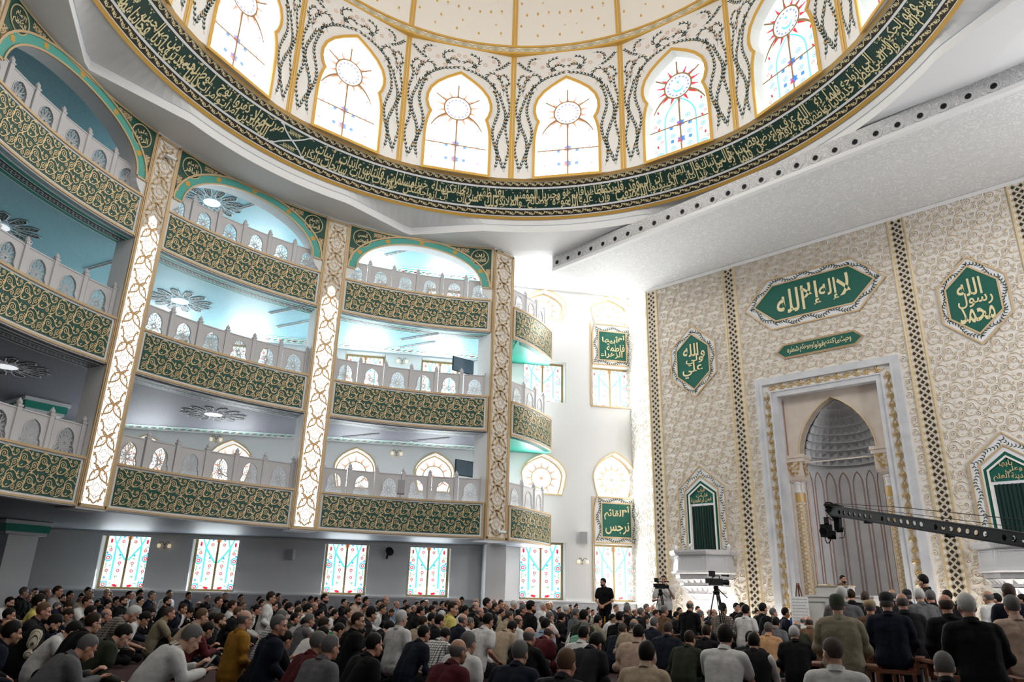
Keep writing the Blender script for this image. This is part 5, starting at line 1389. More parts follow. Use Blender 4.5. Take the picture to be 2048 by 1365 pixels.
# ================================================================== fittings
def sconce(px_, py_, label):
    u, z = Luv(px_, py_)
    r = empty('wall_sconce', Lw(u, z, 0), math.atan2(DL.y, DL.x), label, 'wall lamp', 'two-armed wall sconces')
    mb = MB(); mb.lathe([(.05, -.02), (.05, .0), (.02, .02)], GOLDT, (0, -.03, -.08), 12); mb.tube([(0, -.02, -.10), (0, -.07, -.04), (0, -.06, .02)], .014, GOLDT); mb.build('backplate', r)
    for s in (-1, 1):
        mb = MB(); mb.tube([(0, -.06, 0), (s * .05, -.09, .10), (s * .12, -.12, .13), (s * .17, -.13, .06)], .010, BLACKM); a = mb.build('arm', r)
        mb = MB(); mb.lathe([(.02, .06), (.055, .03), (.065, -.02), (.045, -.07), (.015, -.085)], mat('sconce_glass', (.8, .72, .55), .3, emit=(1, .8, .5), estr=.35, sample=False), (s * .17, -.13, 0), 12); mb.build('glass_shade', a, smooth=True)
for a in ((330, 1092, 'two-armed gold wall sconce between the first and second tulip windows on the ground floor'), (1164, 1124, 'two-armed wall sconce on the bright white wall below the grey loudspeaker'), (793, 908, 'two-armed wall sconce between two sun windows in the lowest gallery, right bay'),
          (433, 880, 'two-armed wall sconce in the lowest gallery, middle bay'), (804, 724, 'two-armed wall sconce in the second gallery, right bay')): sconce(*a)
def speaker(px_, py_, w_, h_, label, m=None, yaw=-.35):
    u, z = Luv(px_, py_)
    r = empty('loudspeaker', Lw(u, z, .17), math.atan2(DL.y, DL.x) + yaw, label, 'loudspeaker'); m = m or GREYP
    mb = MB(); mb.box((0, .0, 0), (w_, .22, h_), m); mb.build('cabinet', r)
    mb = MB(); mb.box((0, -.118, 0), (w_ * .92, .016, h_ * .94), mat('speaker_grille', (.42, .42, .43), .6, bump=(200, .4, .01))); mb.build('grille', r)
    mb = MB(); mb.box((0, .14, 0), (.05, .10, .10), BLACKM); mb.build('bracket', r)
speaker(584, 1110, .22, .36, 'grey loudspeaker on the dim wall between the second and third tulip windows'); speaker(1165, 1077, .30, .46, 'pale grey loudspeaker on the bright white wall above a sconce')
c = Vector(at_dist(802, 975, 24.6)); r = empty('loudspeaker', c[:], R_(10), 'grey box loudspeaker hung on the lowest gallery balustrade, right bay', 'loudspeaker')
mb = MB(); mb.box((0, 0, 0), (.24, .18, .46), GREYP); mb.build('cabinet', r); mb = MB(); mb.box((0, -.095, 0), (.22, .012, .44), MATS['speaker_grille']); mb.build('grille', r)
u, z = Luv(777, 1110); r = empty('wall_fan', Lw(u, z, .12), math.atan2(DL.y, DL.x), 'black wall fan tilted down between the third and fourth tulip windows', 'fan')
mb = MB(); mb.tube([(0, 0, .02), (-.02, -.12, .06)], .02, BLACKM); mb.tube([(-.06, -.02, -.16), (-.03, -.06, .08)], .035, BLACKM); mb.build('bracket', r)
mb = MB(); mb.lathe([(.02, -.05), (.16, -.04), (.17, 0), (.15, .05), (.03, .06)], BLACK, (0, 0, 0), 16); f = mb.build('fan_head', r); f.location = (.02, -.17, .10); f.rotation_euler = (R_(65), 0, R_(35))
for px_, py_, D_, yaw, lab in ((932, 938, 27.0, 40, 'flat television on the back wall of the lowest gallery, right bay'), (926, 732, 27.0, 40, 'dark flat television in the second gallery, right bay')):
    p = at_dist(px_, py_, D_); r = empty('television', p[:], R_(yaw), lab, 'television')
    mb = MB(); mb.box((0, 0, 0), (1.0, .05, .58), BLACK); mb.build('casing', r); mb = MB(); mb.box((0, -.028, 0), (.95, .008, .53), mat('tv_screen', (.08, .11, .14), .15)); mb.build('screen', r)
    mb = MB(); mb.box((.1, .14, 0), (.2, .24, .16), GREYP); mb.build('wall_mount', r)
def cctv(p, rz, lab):
    r = empty('security_camera', p, rz, lab, 'security camera')
    mb = MB(); mb.box((0, -.02, 0), (.12, .04, .12), WHITE); mb.tube([(0, -.03, 0), (0, -.14, -.05)], .025, WHITE); mb.build('mount', r)
    mb = MB(); mb.tube([(-.14, -.16, -.06), (.16, -.20, -.07)], .05, WHITE, 10); mb.build('housing', r); mb = MB(); mb.tube([(.16, -.20, -.07), (.19, -.205, -.072)], .042, BLACK, 10); mb.build('lens', r)
a = R_(154.8); cctv((CX + 11.53 * math.cos(a), CY + 11.53 * math.sin(a), 13.35), rotz(154.8), 'white security camera near the top of the left glowing pilaster')
cctv((-.30, 25.62, 3.35), R_(42), 'white security camera at the foot of the plain corner pilaster')
# star rosettes on the gallery ceilings
def star_meshes(dark):
    N = 12; o = Orn(); g = Orn(); kn = Orn()
    for k in range(N):
        a = 2 * PI * k / N; P = lambda r, d: (r * math.cos(a + d), r * math.sin(a + d))
        pet = [P(.36, 0), P(.58, .17), P(.88, .14), P(1.0, 0), P(.88, -.14), P(.58, -.17)]
        g.pol(pet, 0); o.stroke(pet, .035, 0, .012, .02, True); o.stroke([P(.36, 0), P(.26, PI / N)], .03, 0, .012, .02); o.stroke([P(.36, 0), P(.26, -PI / N)], .03, 0, .012, .02)
        o.stroke([P(.58, .17), P(.36, 2 * PI / N)], .03, 0, .012, .02); o.stroke([P(.58, -.17), P(.36, -2 * PI / N)], .03, 0, .012, .02)
        for q in (.55, .68, .8): kn.ring(*P(q, 0), .06, .014, 0, .008, 8)
    f = lambda A: np.stack([A[:, 0], A[:, 1], -A[:, 2]], 1)
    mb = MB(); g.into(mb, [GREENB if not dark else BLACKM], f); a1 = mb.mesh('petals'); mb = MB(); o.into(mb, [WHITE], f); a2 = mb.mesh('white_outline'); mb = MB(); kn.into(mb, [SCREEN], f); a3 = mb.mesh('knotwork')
    mb = MB(); mb.add([(.27 * math.cos(2 * PI * k / 24), .27 * math.sin(2 * PI * k / 24), -.02) for k in range(24)], [tuple(range(24))], emat('star_light', (.95, .98, 1), .55)); a4 = mb.mesh('lit_centre')
    return a1, a2, a3, a4
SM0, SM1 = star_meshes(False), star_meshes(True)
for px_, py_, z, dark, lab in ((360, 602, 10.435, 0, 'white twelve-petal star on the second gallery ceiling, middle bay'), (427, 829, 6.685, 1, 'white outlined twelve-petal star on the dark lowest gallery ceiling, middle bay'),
                               (12, 733, 6.685, 1, 'white outlined twelve-petal star on the dark lowest gallery ceiling at the left edge'), (424, 405, 13.915, 0, 'green petalled star on the top gallery ceiling, seen through the middle arch'), (-4, 452, 10.435, 0, 'green petalled star on the second gallery ceiling at the left edge')):
    p = at_z(px_, py_, z); r = empty('ceiling_star', p[:], .2, lab, 'ceiling ornament', 'twelve-petal ceiling stars'); r.scale = (1.05, 1.05, 1)
    for m_, n_ in zip(SM1 if dark else SM0, ('petals', 'white_outline', 'knotwork', 'lit_centre')): inst(n_, m_, r)
def grille_mesh():
    mb = MB(); mb.box((0, 0, 0), (1.7, .13, .02), WHITE)
    for i in range(26): mb.box((-.8 + i * .064, .025, -.012), (.036, .03, .01), BLACK); mb.box((-.8 + i * .064 + .03, -.025, -.012), (.036, .03, .01), BLACK)
    return mb.mesh('grille_slots')
GM = grille_mesh()
for px_, py_, z, lab in ((575, 620, 10.43, 'right of the star, nearer'), (588, 648, 10.43, 'right of the star, farther'), (838, 674, 10.43, 'right bay, nearer'), (834, 690, 10.43, 'right bay, farther'), (205, 530, 10.43, 'left bay'), (497, 412, 13.91, 'middle bay'), (805, 503, 13.91, 'right bay'), (720, 872, 6.68, 'right bay, left one'), (860, 880, 6.68, 'right bay, right one')):
    p = at_z(px_, py_, z); lev = {10.43: 'second', 13.91: 'top', 6.68: 'lowest'}[z]
    r = empty('air_grille', p[:], R_(-28), 'slim slotted air grille in the %s gallery ceiling, %s' % (lev, lab), 'air grille', 'slotted ceiling air grilles'); inst('slots', GM, r)

# ================================================================== camera crane
JD = 15.5
A0, A1 = at_dist(1664, 1022, JD), at_dist(2130, 1093, 11.2)
d = A1 - A0; L = d.length
jib = empty('camera_crane', A0[:], 0, 'long black camera crane arm with round holes reaching in from the right', 'camera crane')
jib.rotation_euler = (0, -math.atan2(d.z, math.hypot(d.x, d.y)), math.atan2(d.y, d.x))
H = .165; secs = 3; pts = [(0, -H / 2), (L, -H / 2), (L, H / 2), (.18, H / 2), (0, .0)]
holes = []
n = int(L / .17) - 2
for i in range(n):
    if i % 8 == 7: continue
    holes.append(arc(.36 + i * .17, 0, .042, 2 * PI, 2 * PI / 12, 12))
for nm, y in (('side_plate', -.06), ('side_plate', .06)):
    mb = MB(); mb.poly(pts, 0, BLACK, lambda A, y=y: np.stack([A[:, 0], np.full(len(A), y), A[:, 1]], 1), holes); mb.build(nm, jib)
mb = MB(); mb.box((L / 2, 0, H / 2), (L, .12, .02), BLACKM); mb.box((L / 2, 0, -H / 2), (L, .12, .02), BLACKM)
for i in range(int(L / 2.1)): mb.box((1.2 + 2.1 * i, 0, -H / 2 - .02), (.03, .15, .05), BLACKM)
mb.build('flange', jib)
mb = MB(); mb.tube([(.1, 0, .14), (L * .4, 0, .22), (L, 0, .26)], .006, BLACKM, 5); mb.tube([(.3, .05, .12), (L, .05, .15)], .005, BLACKM, 5); mb.build('cable', jib)
hx = Vector((-d.x, -d.y, 0)).normalized()                     # towards the tip
def jp(px_, py_, off=0):
    p = at_dist(px_, py_, JD + off); return (p - A0)
jh = empty('remote_head', (0, 0, 0), parent=jib); jh.matrix_parent_inverse = Matrix.Identity(4)
Rinv = jib.rotation_euler.to_matrix().inverted()
J = lambda px_, py_, off=0: (Rinv @ jp(px_, py_, off))[:]
mb = MB(); mb.tube([J(1650, 1013), J(1672, 1013), J(1686, 1018)], .045, BLACK, 8); mb.tube([J(1648, 1012), J(1652, 1006), J(1660, 1006), J(1674, 1013)], .018, BLACKM, 6); mb.tube([J(1656, 1016), J(1675, 1037), J(1676, 1040)], .082, BLACK, 4); mb.tube([J(1675, 1035), J(1677, 1062)], .074, BLACK, 4); mb.tube([J(1672, 1060), J(1686, 1060)], .05, BLACK, 8); mb.build('bracket_arm', jh)
mb = MB(); mb.tube([J(1648, 1046), J(1658, 1046)], .106, BLACK, 4); mb.tube([J(1652, 1050), J(1654, 1075)], .114, BLACK, 6); mb.tube([J(1655, 1070), J(1672, 1071)], .08, BLACK, 8); mb.tube([J(1650, 1062), J(1646, 1063, -.2)], .07, BLACKM, 10); mb.build('camera_body', jh)
mb = MB()
for P in (((1662, 1020), (1654, 1032), (1662, 1040), (1676, 1044)), ((1686, 1056), (1690, 1066), (1688, 1076), (1678, 1077)), ((1649, 1072), (1652, 1084), (1658, 1088), (1664, 1076)), ((1649, 1074), (1654, 1088), (1660, 1084), (1661, 1077))): mb.tube([J(*p) for p in P], .008, BLACKM, 5)
mb.build('cable', jh)

# ================================================================== tripods with cameras
def tripod(px_, py_, D_, lab, lab2, s=1.0, yaw=0.0):
    p = at_dist(px_, py_, D_); zt = p.z - .16
    r = empty('camera_tripod', (p.x, p.y, 0), 0, lab, 'tripod')
    for k in range(3):
        a = -PI / 2 + .4 + k * 2 * PI / 3; e = (.42 * math.cos(a), .42 * math.sin(a), 0.012)
        mb = MB(); m = (e[0] * .5, e[1] * .5, zt * .5)
        for q in (-.025, .025): mb.tube([(.05 * math.cos(a) - q * math.sin(a), .05 * math.sin(a) + q * math.cos(a), zt - .12), (m[0] - q * math.sin(a), m[1] + q * math.cos(a), m[2])], .013, BLACKM, 6)
        mb.tube([m, e], .015, BLACKM, 6); mb.ball(e, .02, BLACK, 6, 4); mb.build('leg', r)
    mb = MB(); mb.lathe([(.06, zt - .16), (.08, zt - .10), (.05, zt - .06), (.06, zt), (.04, zt + .03)], BLACK, n=12); mb.tube([(0, -.03, zt), (.10, -.45, zt - .22)], .012, BLACKM, 6); mb.build('fluid_head', r)
    c = empty('video_camera', (p.x, p.y, zt + .03), yaw, lab2, 'video camera')
    mb = MB(); mb.box((0, 0, .08), (.12, .30, .14), BLACK); mb.box((0, -.18, .10), (.10, .10, .10), BLACK); mb.build('body', c)
    mb = MB(); mb.tube([(0, .14, .08), (0, .30, .08), (0, .31, .08)], [.05, .06, .065], BLACKM, 12); mb.build('lens', c)
    mb = MB(); mb.tube([(0, -.08, .15), (0, -.08, .21), (0, .10, .21), (0, .10, .15)], .014, BLACK, 6); mb.build('handle', c)
    mb = MB(); mb.tube([(-.05, .0, .18), (-.18, .05, .20)], .012, BLACK, 6); mb.box((-.20, .05, .26), (.05, .14, .12), BLACK); mb.build('monitor', c)
    mb = MB(); mb.tube([(.04, .14, .22), (.04, .30, .22)], .018, BLACK, 8); mb.ball((.04, .30, .22), .028, BLACK, 8, 5); mb.build('microphone', c)
tripod(1431, 1160, 17.5, 'tall black tripod standing in the crowd before the left marble balcony', 'black video camera on the tall tripod before the left marble balcony', yaw=-1.25)
tripod(1320, 1170, 23.5, 'black tripod in front of the cameraman in the white shirt', 'black video camera held by the cameraman in the white shirt', yaw=-1.0)

# ================================================================== pulpit, easel
p = at_dist(1686, 1200, 22.8); PRZ = math.atan2(DQ.y, DQ.x)
pul = empty('pulpit_desk', (p.x, p.y, 0), PRZ, 'white panelled pulpit desk in front of the mihrab niche', 'pulpit')
PW_ = mat('pulpit_white', (.74, .73, .70), .45)
mb = MB(); mb.box((0, 0, .72), (1.75, .55, 1.40), PW_); mb.build('cabinet', pul)
mb = MB(); mb.box((0, 0, 1.43), (1.80, .62, .05), PW_); mb.box((-.16, -.05, 1.56), (.86, .50, .24), PW_); mb.box((-.16, -.05, 1.69), (.92, .56, .03), mat('pulpit_top', (.62, .52, .36), .5)); mb.build('top', pul)
mb = MB()
for x in (-.62, .0, .62): mb.outline([(x - .24, .15), (x + .24, .15), (x + .24, 1.28), (x - .24, 1.28)], .035, .275, .295, mat('panel_line', (.42, .44, .42), .5))
mb.build('panel_moulding', pul)
mb = MB(); 
for k, (a, l) in enumerate(((1.2, .5), (1.9, .5), (2.5, .3), (.6, .3))): mb.tube([(0, -.30, .7), (.12 * math.cos(a), -.30, .7 + .2 * math.sin(a)), (l * .6 * math.cos(a), -.30, .7 + l * math.sin(a))], .012, mat('tree_emblem', (.25, .28, .25), .6), 5)
for k in range(26): mb.ball((.26 * math.cos(k * 2.4) * (k / 26) ** .5, -.295, 1.08 + .24 * math.sin(k * 2.4) * (k / 26) ** .5), .018, MATS['tree_emblem'], 6, 4)
mb.build('tree_emblem', pul)
b = empty('book', (p.x, p.y, 1.71), PRZ, 'closed book lying on the front edge of the pulpit desk', 'book'); b.location = (pul.matrix_basis @ Vector((-.42, -.12, 1.705)))
mb = MB(); mb.box((0, 0, .02), (.26, .20, .04), mat('book_tan', (.45, .30, .12), .6)); mb.build('cover', b); mb = MB(); mb.box((0, 0, .02), (.245, .205, .03), IVORY); mb.build('pages', b)
p2 = at_dist(1600, 1213, 22.6); ez = empty('easel', (p2.x, p2.y, 0), PRZ + .3, 'wooden easel left of the pulpit desk', 'easel')
for x0, x1, y1, z1 in ((-.32, -.02, 0, 1.75), (.32, .02, 0, 1.75), (0, 0, .5, 1.7)):
    mb = MB(); mb.tube([(x0, y1, 0), (x1, .0, z1)], .022, WOOD, 6); mb.build('leg', ez)
mb = MB(); mb.box((0, -.05, .55), (.7, .06, .03), WOOD); mb.build('ledge', ez)
bd = empty('display_board', (p2.x, p2.y, 0), PRZ + .3, 'white board with rows of grey writing propped on the easel', 'board'); bd.rotation_euler = (R_(-5), 0, PRZ + .3); bd.location = ez.matrix_basis @ Vector((0, -.11, .57))
mb = MB(); mb.box((0, 0, .42), (.46, .02, .82), mat('board_white', (.80, .80, .79), .5)); mb.build('board', bd)
mb = MB(); rnd = random.Random(2)
for i in range(9):
    x = -.19
    while x < .17:
        w_ = rnd.uniform(.03, .09); mb.box((x + w_ / 2, -.0115, .76 - i * .08), (w_, .002, .018), mat('board_ink', (.42, .40, .38), .7)); x += w_ + .015
mb.build('writing', bd)
# ================================================================== people
_rm = None
def remesh(mb, voxel, smooth=2, fac=0.5):
    """weld overlapping volumes into one continuous surface"""
    me = mb.mesh('tmp'); o = bpy.data.objects.new('tmp', me); COL.objects.link(o)
    m = o.modifiers.new('r', 'REMESH'); m.mode = 'VOXEL'; m.voxel_size = voxel; m.use_smooth_shade = True
    s = o.modifiers.new('s', 'SMOOTH'); s.iterations = smooth; s.factor = fac
    dg = bpy.context.evaluated_depsgraph_get(); ev = o.evaluated_get(dg); r = bpy.data.meshes.new_from_object(ev)
    bpy.data.objects.remove(o); bpy.data.meshes.remove(me)
    r.materials.clear()
    r.polygons.foreach_set('use_smooth', [True] * len(r.polygons))
    return r
def chain(mb, pts, rs, n=10):
    mb.tube(pts, list(rs), WHITE, n)
    for p, r in zip(pts, rs): mb.ball(p, r, WHITE, n, 6)
def V3(*a): return Vector(a)
def hand(mb, wrist, direc, normal, curl=.5, mirror=1):
    d = Vector(direc).normalized(); n = Vector(normal).normalized(); s = d.cross(n).normalized() * mirror
    c = wrist + d * .045
    for q in (-.022, 0, .022): chain(mb, [wrist + s * q * .6, wrist + d * .085 + s * q], [.016, .015], 8)
    for i, (q, l) in enumerate(((-.033, .058), (-.011, .072), (.011, .076), (.033, .066))):
        b = wrist + d * .088 + s * q; m = b + (d * math.cos(curl) - n * math.sin(curl)) * l * .55; e = m + (d * math.cos(curl * 2.2) - n * math.sin(curl * 2.2)) * l * .5
        chain(mb, [b, m, e], [.0105, .0095, .008], 6)
    b = wrist + d * .025 + s * .03; m = b + (d * .6 + s * .75 - n * .2).normalized() * .045; e = m + (d * .95 + s * .15 - n * .3).normalized() * .036
    chain(mb, [b, m, e], [.014, .012, .0095], 6)
def head_parts(mb, M, chin=True):
    P = lambda x, y, z: M @ Vector((x, y, z))
    R3 = M.to_3x3()
    def ell(c, r):
        nu, nv = 14, 9
        V = [P(c[0] + r[0] * math.cos(2 * PI * k / nu) * math.sin(PI * j / nv), c[1] + r[1] * math.sin(2 * PI * k / nu) * math.sin(PI * j / nv), c[2] + r[2] * math.cos(PI * j / nv))[:] for j in range(nv + 1) for k in range(nu)]
        mb.add(V, [(j * nu + k, j * nu + (k + 1) % nu, (j + 1) * nu + (k + 1) % nu, (j + 1) * nu + k) for j in range(nv) for k in range(nu)], WHITE)
    ell((0, -.012, .028), (.076, .097, .095)); ell((0, .012, -.030), (.066, .078, .085)); ell((0, .045, -.072), (.050, .046, .044)); ell((0, .072, -.098), (.024, .020, .020))
    for s in (-1, 1):
        ell((s * .036, .062, -.030), (.026, .024, .026)); ell((s * .077, -.008, -.018), (.010, .024, .033)); ell((s * .070, -.006, -.02), (.016, .018, .022)); ell((s * .026, .080, .020), (.026, .014, .010)); ell((s * .012, .104, -.040), (.010, .011, .009))
    chain(mb, [P(0, .084, .008), P(0, .102, -.020), P(0, .112, -.036)], [.010, .012, .014], 8)
    ell((0, .088, -.066), (.024, .013, .008)); ell((0, .084, -.077), (.021, .013, .008))
def figure(pelvis, lean, bow, yaw, arms, legs, long_sleeve=True, stand=False):
    """arms: for each side (elbow, wrist, hand direction, palm normal) in torso-free coordinates"""
    P0 = V3(0, 0, pelvis); sp = lambda l, a: V3(0, math.sin(R_(a)) * l, math.cos(R_(a)) * l)
    W = P0 + sp(.20, lean[0]); C = W + sp(.20, lean[1]); N = C + sp(.13, lean[2]); HB = N + sp(.095, lean[2] + bow * .4)
    M = Matrix.Translation(HB) @ Matrix.Rotation(R_(-yaw), 4, 'Z') @ Matrix.Rotation(R_(-bow), 4, 'X') @ Matrix.Translation((0, .018, .075))
    S = [C + sp(.075, lean[2]) + V3(s * .185, 0, 0) for s in (-1, 1)]
    out = {'head': M, 'shoulder': S, 'neck': N}
    body = MB(); head_parts(body, M)
    chain(body, [C + sp(.02, lean[2]), N + sp(-.01, lean[2]), HB + V3(0, .0, .01), M @ V3(0, -.01, -.05)], [.060, .056, .055, .055], 12)
    for s in (-.06, .06): chain(body, [P0 + V3(s, 0, 0), W + V3(s, .01, 0), C + V3(s, .02, -.02)], [.085, .075, .075], 10)
    cl = MB(); vs = MB(); sl = MB()
    for q, m, e in ((0, cl, 0.0), (1, vs, .018)):
        for s in (-1, 1):
            chain(m, [P0 + V3(s * .075, -.01, -.02), P0 + V3(s * .075, -.005, .06) + sp(.02, lean[0]), W + V3(s * .07, 0, 0), C + V3(s * .085, .005, -.02), C + sp(.06, lean[2]) + V3(s * .095, -.005, 0)], [.142 + e, .140 + e, .130 + e, .134 + e, .106 + e], 12)
            chain(m, [N + V3(s * .035, -.012, -.045), C + sp(.085, lean[2]) + V3(s * .165, -.005, 0)], [.064 + e * .5, .072 + e * .6], 10)
        chain(m, [C + sp(.05, lean[2]), N + sp(.012, lean[2])], [.095 + e, .070 + e * .5], 12)
    for i, s in enumerate((-1, 1)):
        el, wr, hd, hn = arms[i]; el, wr = Vector(el), Vector(wr); sh = S[i]
        chain(body, [sh + V3(0, .01, -.02), el, wr], [.050, .042, .029], 10); hand(body, wr + (wr - el).normalized() * .01, hd, hn, .55, s)
        mid = sh.lerp(el, .62)
        chain(cl, [sh + V3(0, 0, -.01), sh.lerp(el, .5), el, el.lerp(wr, .5), wr.lerp(el, .08)], [.086, .076, .066, .058, .048], 10) if long_sleeve else chain(cl, [sh + V3(0, 0, -.01), sh.lerp(el, .4), mid], [.086, .080, .074], 10)
    tr = MB()
    for s, (hp, kn, an, toe) in zip((-1, 1), legs):
        hp, kn, an, toe = map(Vector, (hp, kn, an, toe))
        chain(tr, [hp, hp.lerp(kn, .5), kn, kn.lerp(an, .45), an], [.104, .094, .076, .068, .054], 10); chain(tr, [an + V3(0, 0, -.01), an.lerp(toe, .5), toe], [.046, .044, .034], 8)
        chain(body, [hp, kn, an], [.080, .055, .040], 8); chain(body, [an, toe], [.035, .026], 8)
    for s in (-.07, .07): chain(tr, [P0 + V3(s, .0, -.01), P0 + V3(s, .01, .05)], [.112, .10], 10)
    bm = remesh(body, .0105, 2, .45)
    skin_slot = None
    bm.materials.append(SKINS[0]); bm.materials.append(MATS['eye_dark'])
    Mi = M.inverted()
    eyes = [M @ V3(s * .030, .082, .002) for s in (-1, 1)]
    for p in bm.polygons:
        c = p.center
        if min((c - e).length for e in eyes) < .012: p.material_index = 1
    cm = remesh(cl, .016, 3, .5); cm.materials.append(WHITE)
    vm = remesh(vs, .018, 3, .5); vm.materials.append(WHITE)
    tm = remesh(tr, .018, 3, .5); tm.materials.append(WHITE)
    out.update(body=bm, shirt=cm, vest=vm, trousers=tm)
    # collar in head/neck frame
    cb = MB(); nb = N + sp(.03, lean[2]); ax = sp(1, lean[2] + 8)
    t1 = V3(1, 0, 0); t2 = ax.cross(t1)
    def rg(r, h): return [(nb + (t1 * math.cos(a) + t2 * math.sin(a)) * r + ax * h)[:] for a in np.linspace(0, 2 * PI, 20, endpoint=False)]
    cb.quadstrip(rg(.084, -.035), rg(.074, .022), WHITE, True); cb.quadstrip(rg(.074, .022), rg(.068, .018), WHITE, True); cb.quadstrip(rg(.068, .018), rg(.070, -.03), WHITE, True)
    out['collar'] = cb.mesh('collar')
    return out
SKINS = [mat('skin_light', (.52, .30, .21), .5, bump=(150, .1, .002)), mat('skin_tan', (.42, .22, .14), .5), mat('skin_ruddy', (.50, .25, .17), .5), mat('skin_brown', (.33, .17, .105), .5)]
mat('eye_dark', (.02, .015, .012), .25)
HAIRC = {'k': mat('hair_black', (.010, .008, .007), .55, spec=.12, bump=(180, .5, .004)), 'b': mat('hair_brown', (.030, .018, .011), .55, spec=.12, bump=(180, .5, .004)), 'g': mat('hair_grey', (.13, .125, .12), .6, spec=.12, bump=(180, .5, .004)),
         'w': mat('hair_white', (.52, .51, .49), .65, spec=.12, bump=(180, .5, .004)), 'l': mat('hair_light_brown', (.12, .07, .04), .55, spec=.12, bump=(180, .5, .004)), 's': mat('hair_stubble', (.075, .055, .045), .7, spec=.15)}
CLOTH = {}
def cloth(code, name, col, n2=None):
    c2 = n2 or tuple(x * .72 for x in col)
    CLOTH[code] = (mat('cloth_' + name.replace(' ', '_'), col, .85, spec=.2, noise=(7, c2, .8), bump=(14, .35, .03)), name)
for a in (('K', 'black', (.0045, .0045, .005)), ('N', 'navy', (.007, .010, .022)), ('C', 'charcoal', (.013, .0135, .016)), ('G', 'grey', (.13, .13, .135)), ('W', 'white', (.66, .65, .63)), ('B', 'beige', (.42, .33, .23)), ('O', 'dark olive', (.026, .032, .018)),
          ('M', 'mustard', (.36, .17, .02)), ('R', 'maroon', (.085, .010, .014)), ('L', 'light blue', (.30, .37, .48)), ('E', 'bright green', (.01, .22, .08)), ('Y', 'pale yellow', (.68, .58, .16)), ('U', 'strong yellow', (.80, .46, .01)), ('T', 'brown', (.15, .08, .045)), ('I', 'pale peach', (.50, .36, .28)),
          ('H', 'khaki', (.27, .235, .16)), ('D', 'royal blue', (.02, .05, .20)), ('A', 'peach orange', (.60, .34, .17)), ('Z', 'pale grey', (.36, .36, .36))): cloth(*a)
def plaid(code, name, c1, c2, sx, hard):
    m = bpy.data.materials.new('cloth_' + name); m.use_nodes = True; nt = m.node_tree; b = nt.nodes['Principled BSDF']; b.inputs['Roughness'].default_value = .85
    tc = nt.nodes.new('ShaderNodeTexCoord'); fs = []
    for ax in (['X', 'Z'] if hard != 'stripe' else ['X']):
        w_ = nt.nodes.new('ShaderNodeTexWave'); w_.bands_direction = ax; w_.inputs['Scale'].default_value = sx; nt.links.new(tc.outputs['Object'], w_.inputs['Vector'])
        r = nt.nodes.new('ShaderNodeMapRange'); r.inputs[1].default_value = .78 if hard != 'soft' else .4; r.inputs[2].default_value = .9 if hard != 'soft' else .8; nt.links.new(w_.outputs['Fac'], r.inputs[0]); fs.append(r)
    if len(fs) == 2:
        mx = nt.nodes.new('ShaderNodeMath'); mx.operation = 'MAXIMUM' if hard != 'soft' else 'ADD'; nt.links.new(fs[0].outputs[0], mx.inputs[0]); nt.links.new(fs[1].outputs[0], mx.inputs[1]); src = mx.outputs[0]
        if hard == 'soft':
            hf = nt.nodes.new('ShaderNodeMath'); hf.operation = 'MULTIPLY'; hf.inputs[1].default_value = .5; nt.links.new(src, hf.inputs[0]); src = hf.outputs[0]
    else: src = fs[0].outputs[0]
    c = nt.nodes.new('ShaderNodeMix'); c.data_type = 'RGBA'; c.inputs[6].default_value = (*c1, 1); c.inputs[7].default_value = (*c2, 1); nt.links.new(src, c.inputs[0]); nt.links.new(c.outputs[2], b.inputs['Base Color'])
    CLOTH[code] = (m, name)
plaid('P', 'dark plaid', (.03, .025, .022), (.30, .25, .20), 9, 'soft'); plaid('Q', 'white checked', (.62, .61, .58), (.06, .06, .06), 9, 'hard'); plaid('X', 'striped cream', (.55, .50, .38), (.05, .045, .04), 12, 'stripe'); plaid('J', 'green striped', (.05, .25, .14), (.25, .45, .32), 11, 'soft')
# ---- head-wear and hair meshes (head frame)
def shell(rx, ry, rz, c, cut, n=26, m=16):
    V = []; F = []
    for j in range(m + 1):
        for k in range(n):
            x, y, z = math.cos(2 * PI * k / n) * math.sin(PI * j / m), math.sin(2 * PI * k / n) * math.sin(PI * j / m), math.cos(PI * j / m)
            p = Vector((c[0] + rx * x, c[1] + ry * y, c[2] + rz * z)); q = cut(p)
            p = Vector((c[0], c[1], c[2])).lerp(p, q); V.append(p[:])
    F = [(j * n + k, j * n + (k + 1) % n, (j + 1) * n + (k + 1) % n, (j + 1) * n + k) for j in range(m) for k in range(n)]
    mb = MB(); mb.add(V, F, WHITE); me = mb.mesh('hair'); me.polygons.foreach_set('use_smooth', [True] * len(me.polygons)); return me
sm = lambda a, b, x: max(0.0, min(1.0, (x - a) / (b - a)))
def cut_full(p):
    hl = .062 - .5 * max(0, p.y - .03) * 0 ; f = 1.0
    face = sm(.025, .055, p.y) * (1 - sm(.060, .085, p.z)); low = sm(-.060, -.085, p.z); side = sm(.055, .07, abs(p.x)) * sm(-.005, .015, p.y) * (1 - sm(.0, .03, p.z))
    return 1 - .22 * max(face, low, side)
def cut_fringe(p):
    return cut_full(p) - .16 * sm(.040, .062, p.z) - .10 * sm(.03, .05, p.y)
HAIR = {'full': shell(.083, .103, .104, (0, -.014, .030), cut_full), 'thick': shell(.088, .108, .116, (0, -.014, .034), cut_full), 'fringe': shell(.081, .101, .100, (0, -.014, .025), cut_fringe), 'short': shell(.0795, .1005, .099, (0, -.013, .029), cut_full)}
mb = MB(); mb.ball((0, .060, -.070), (.054, .048, .052), WHITE, 14, 9); mb.ball((0, .020, -.060), (.069, .040, .045), WHITE, 14, 9); HAIR['beard'] = mb.mesh('beard')
mb = MB()
for s in (-1, 1): mb.tube([(s * .012, .094, .022), (s * .030, .094, .029), (s * .050, .080, .022)], [.004, .006, .003], WHITE, 6)
HAIR['brows'] = mb.mesh('eyebrows')
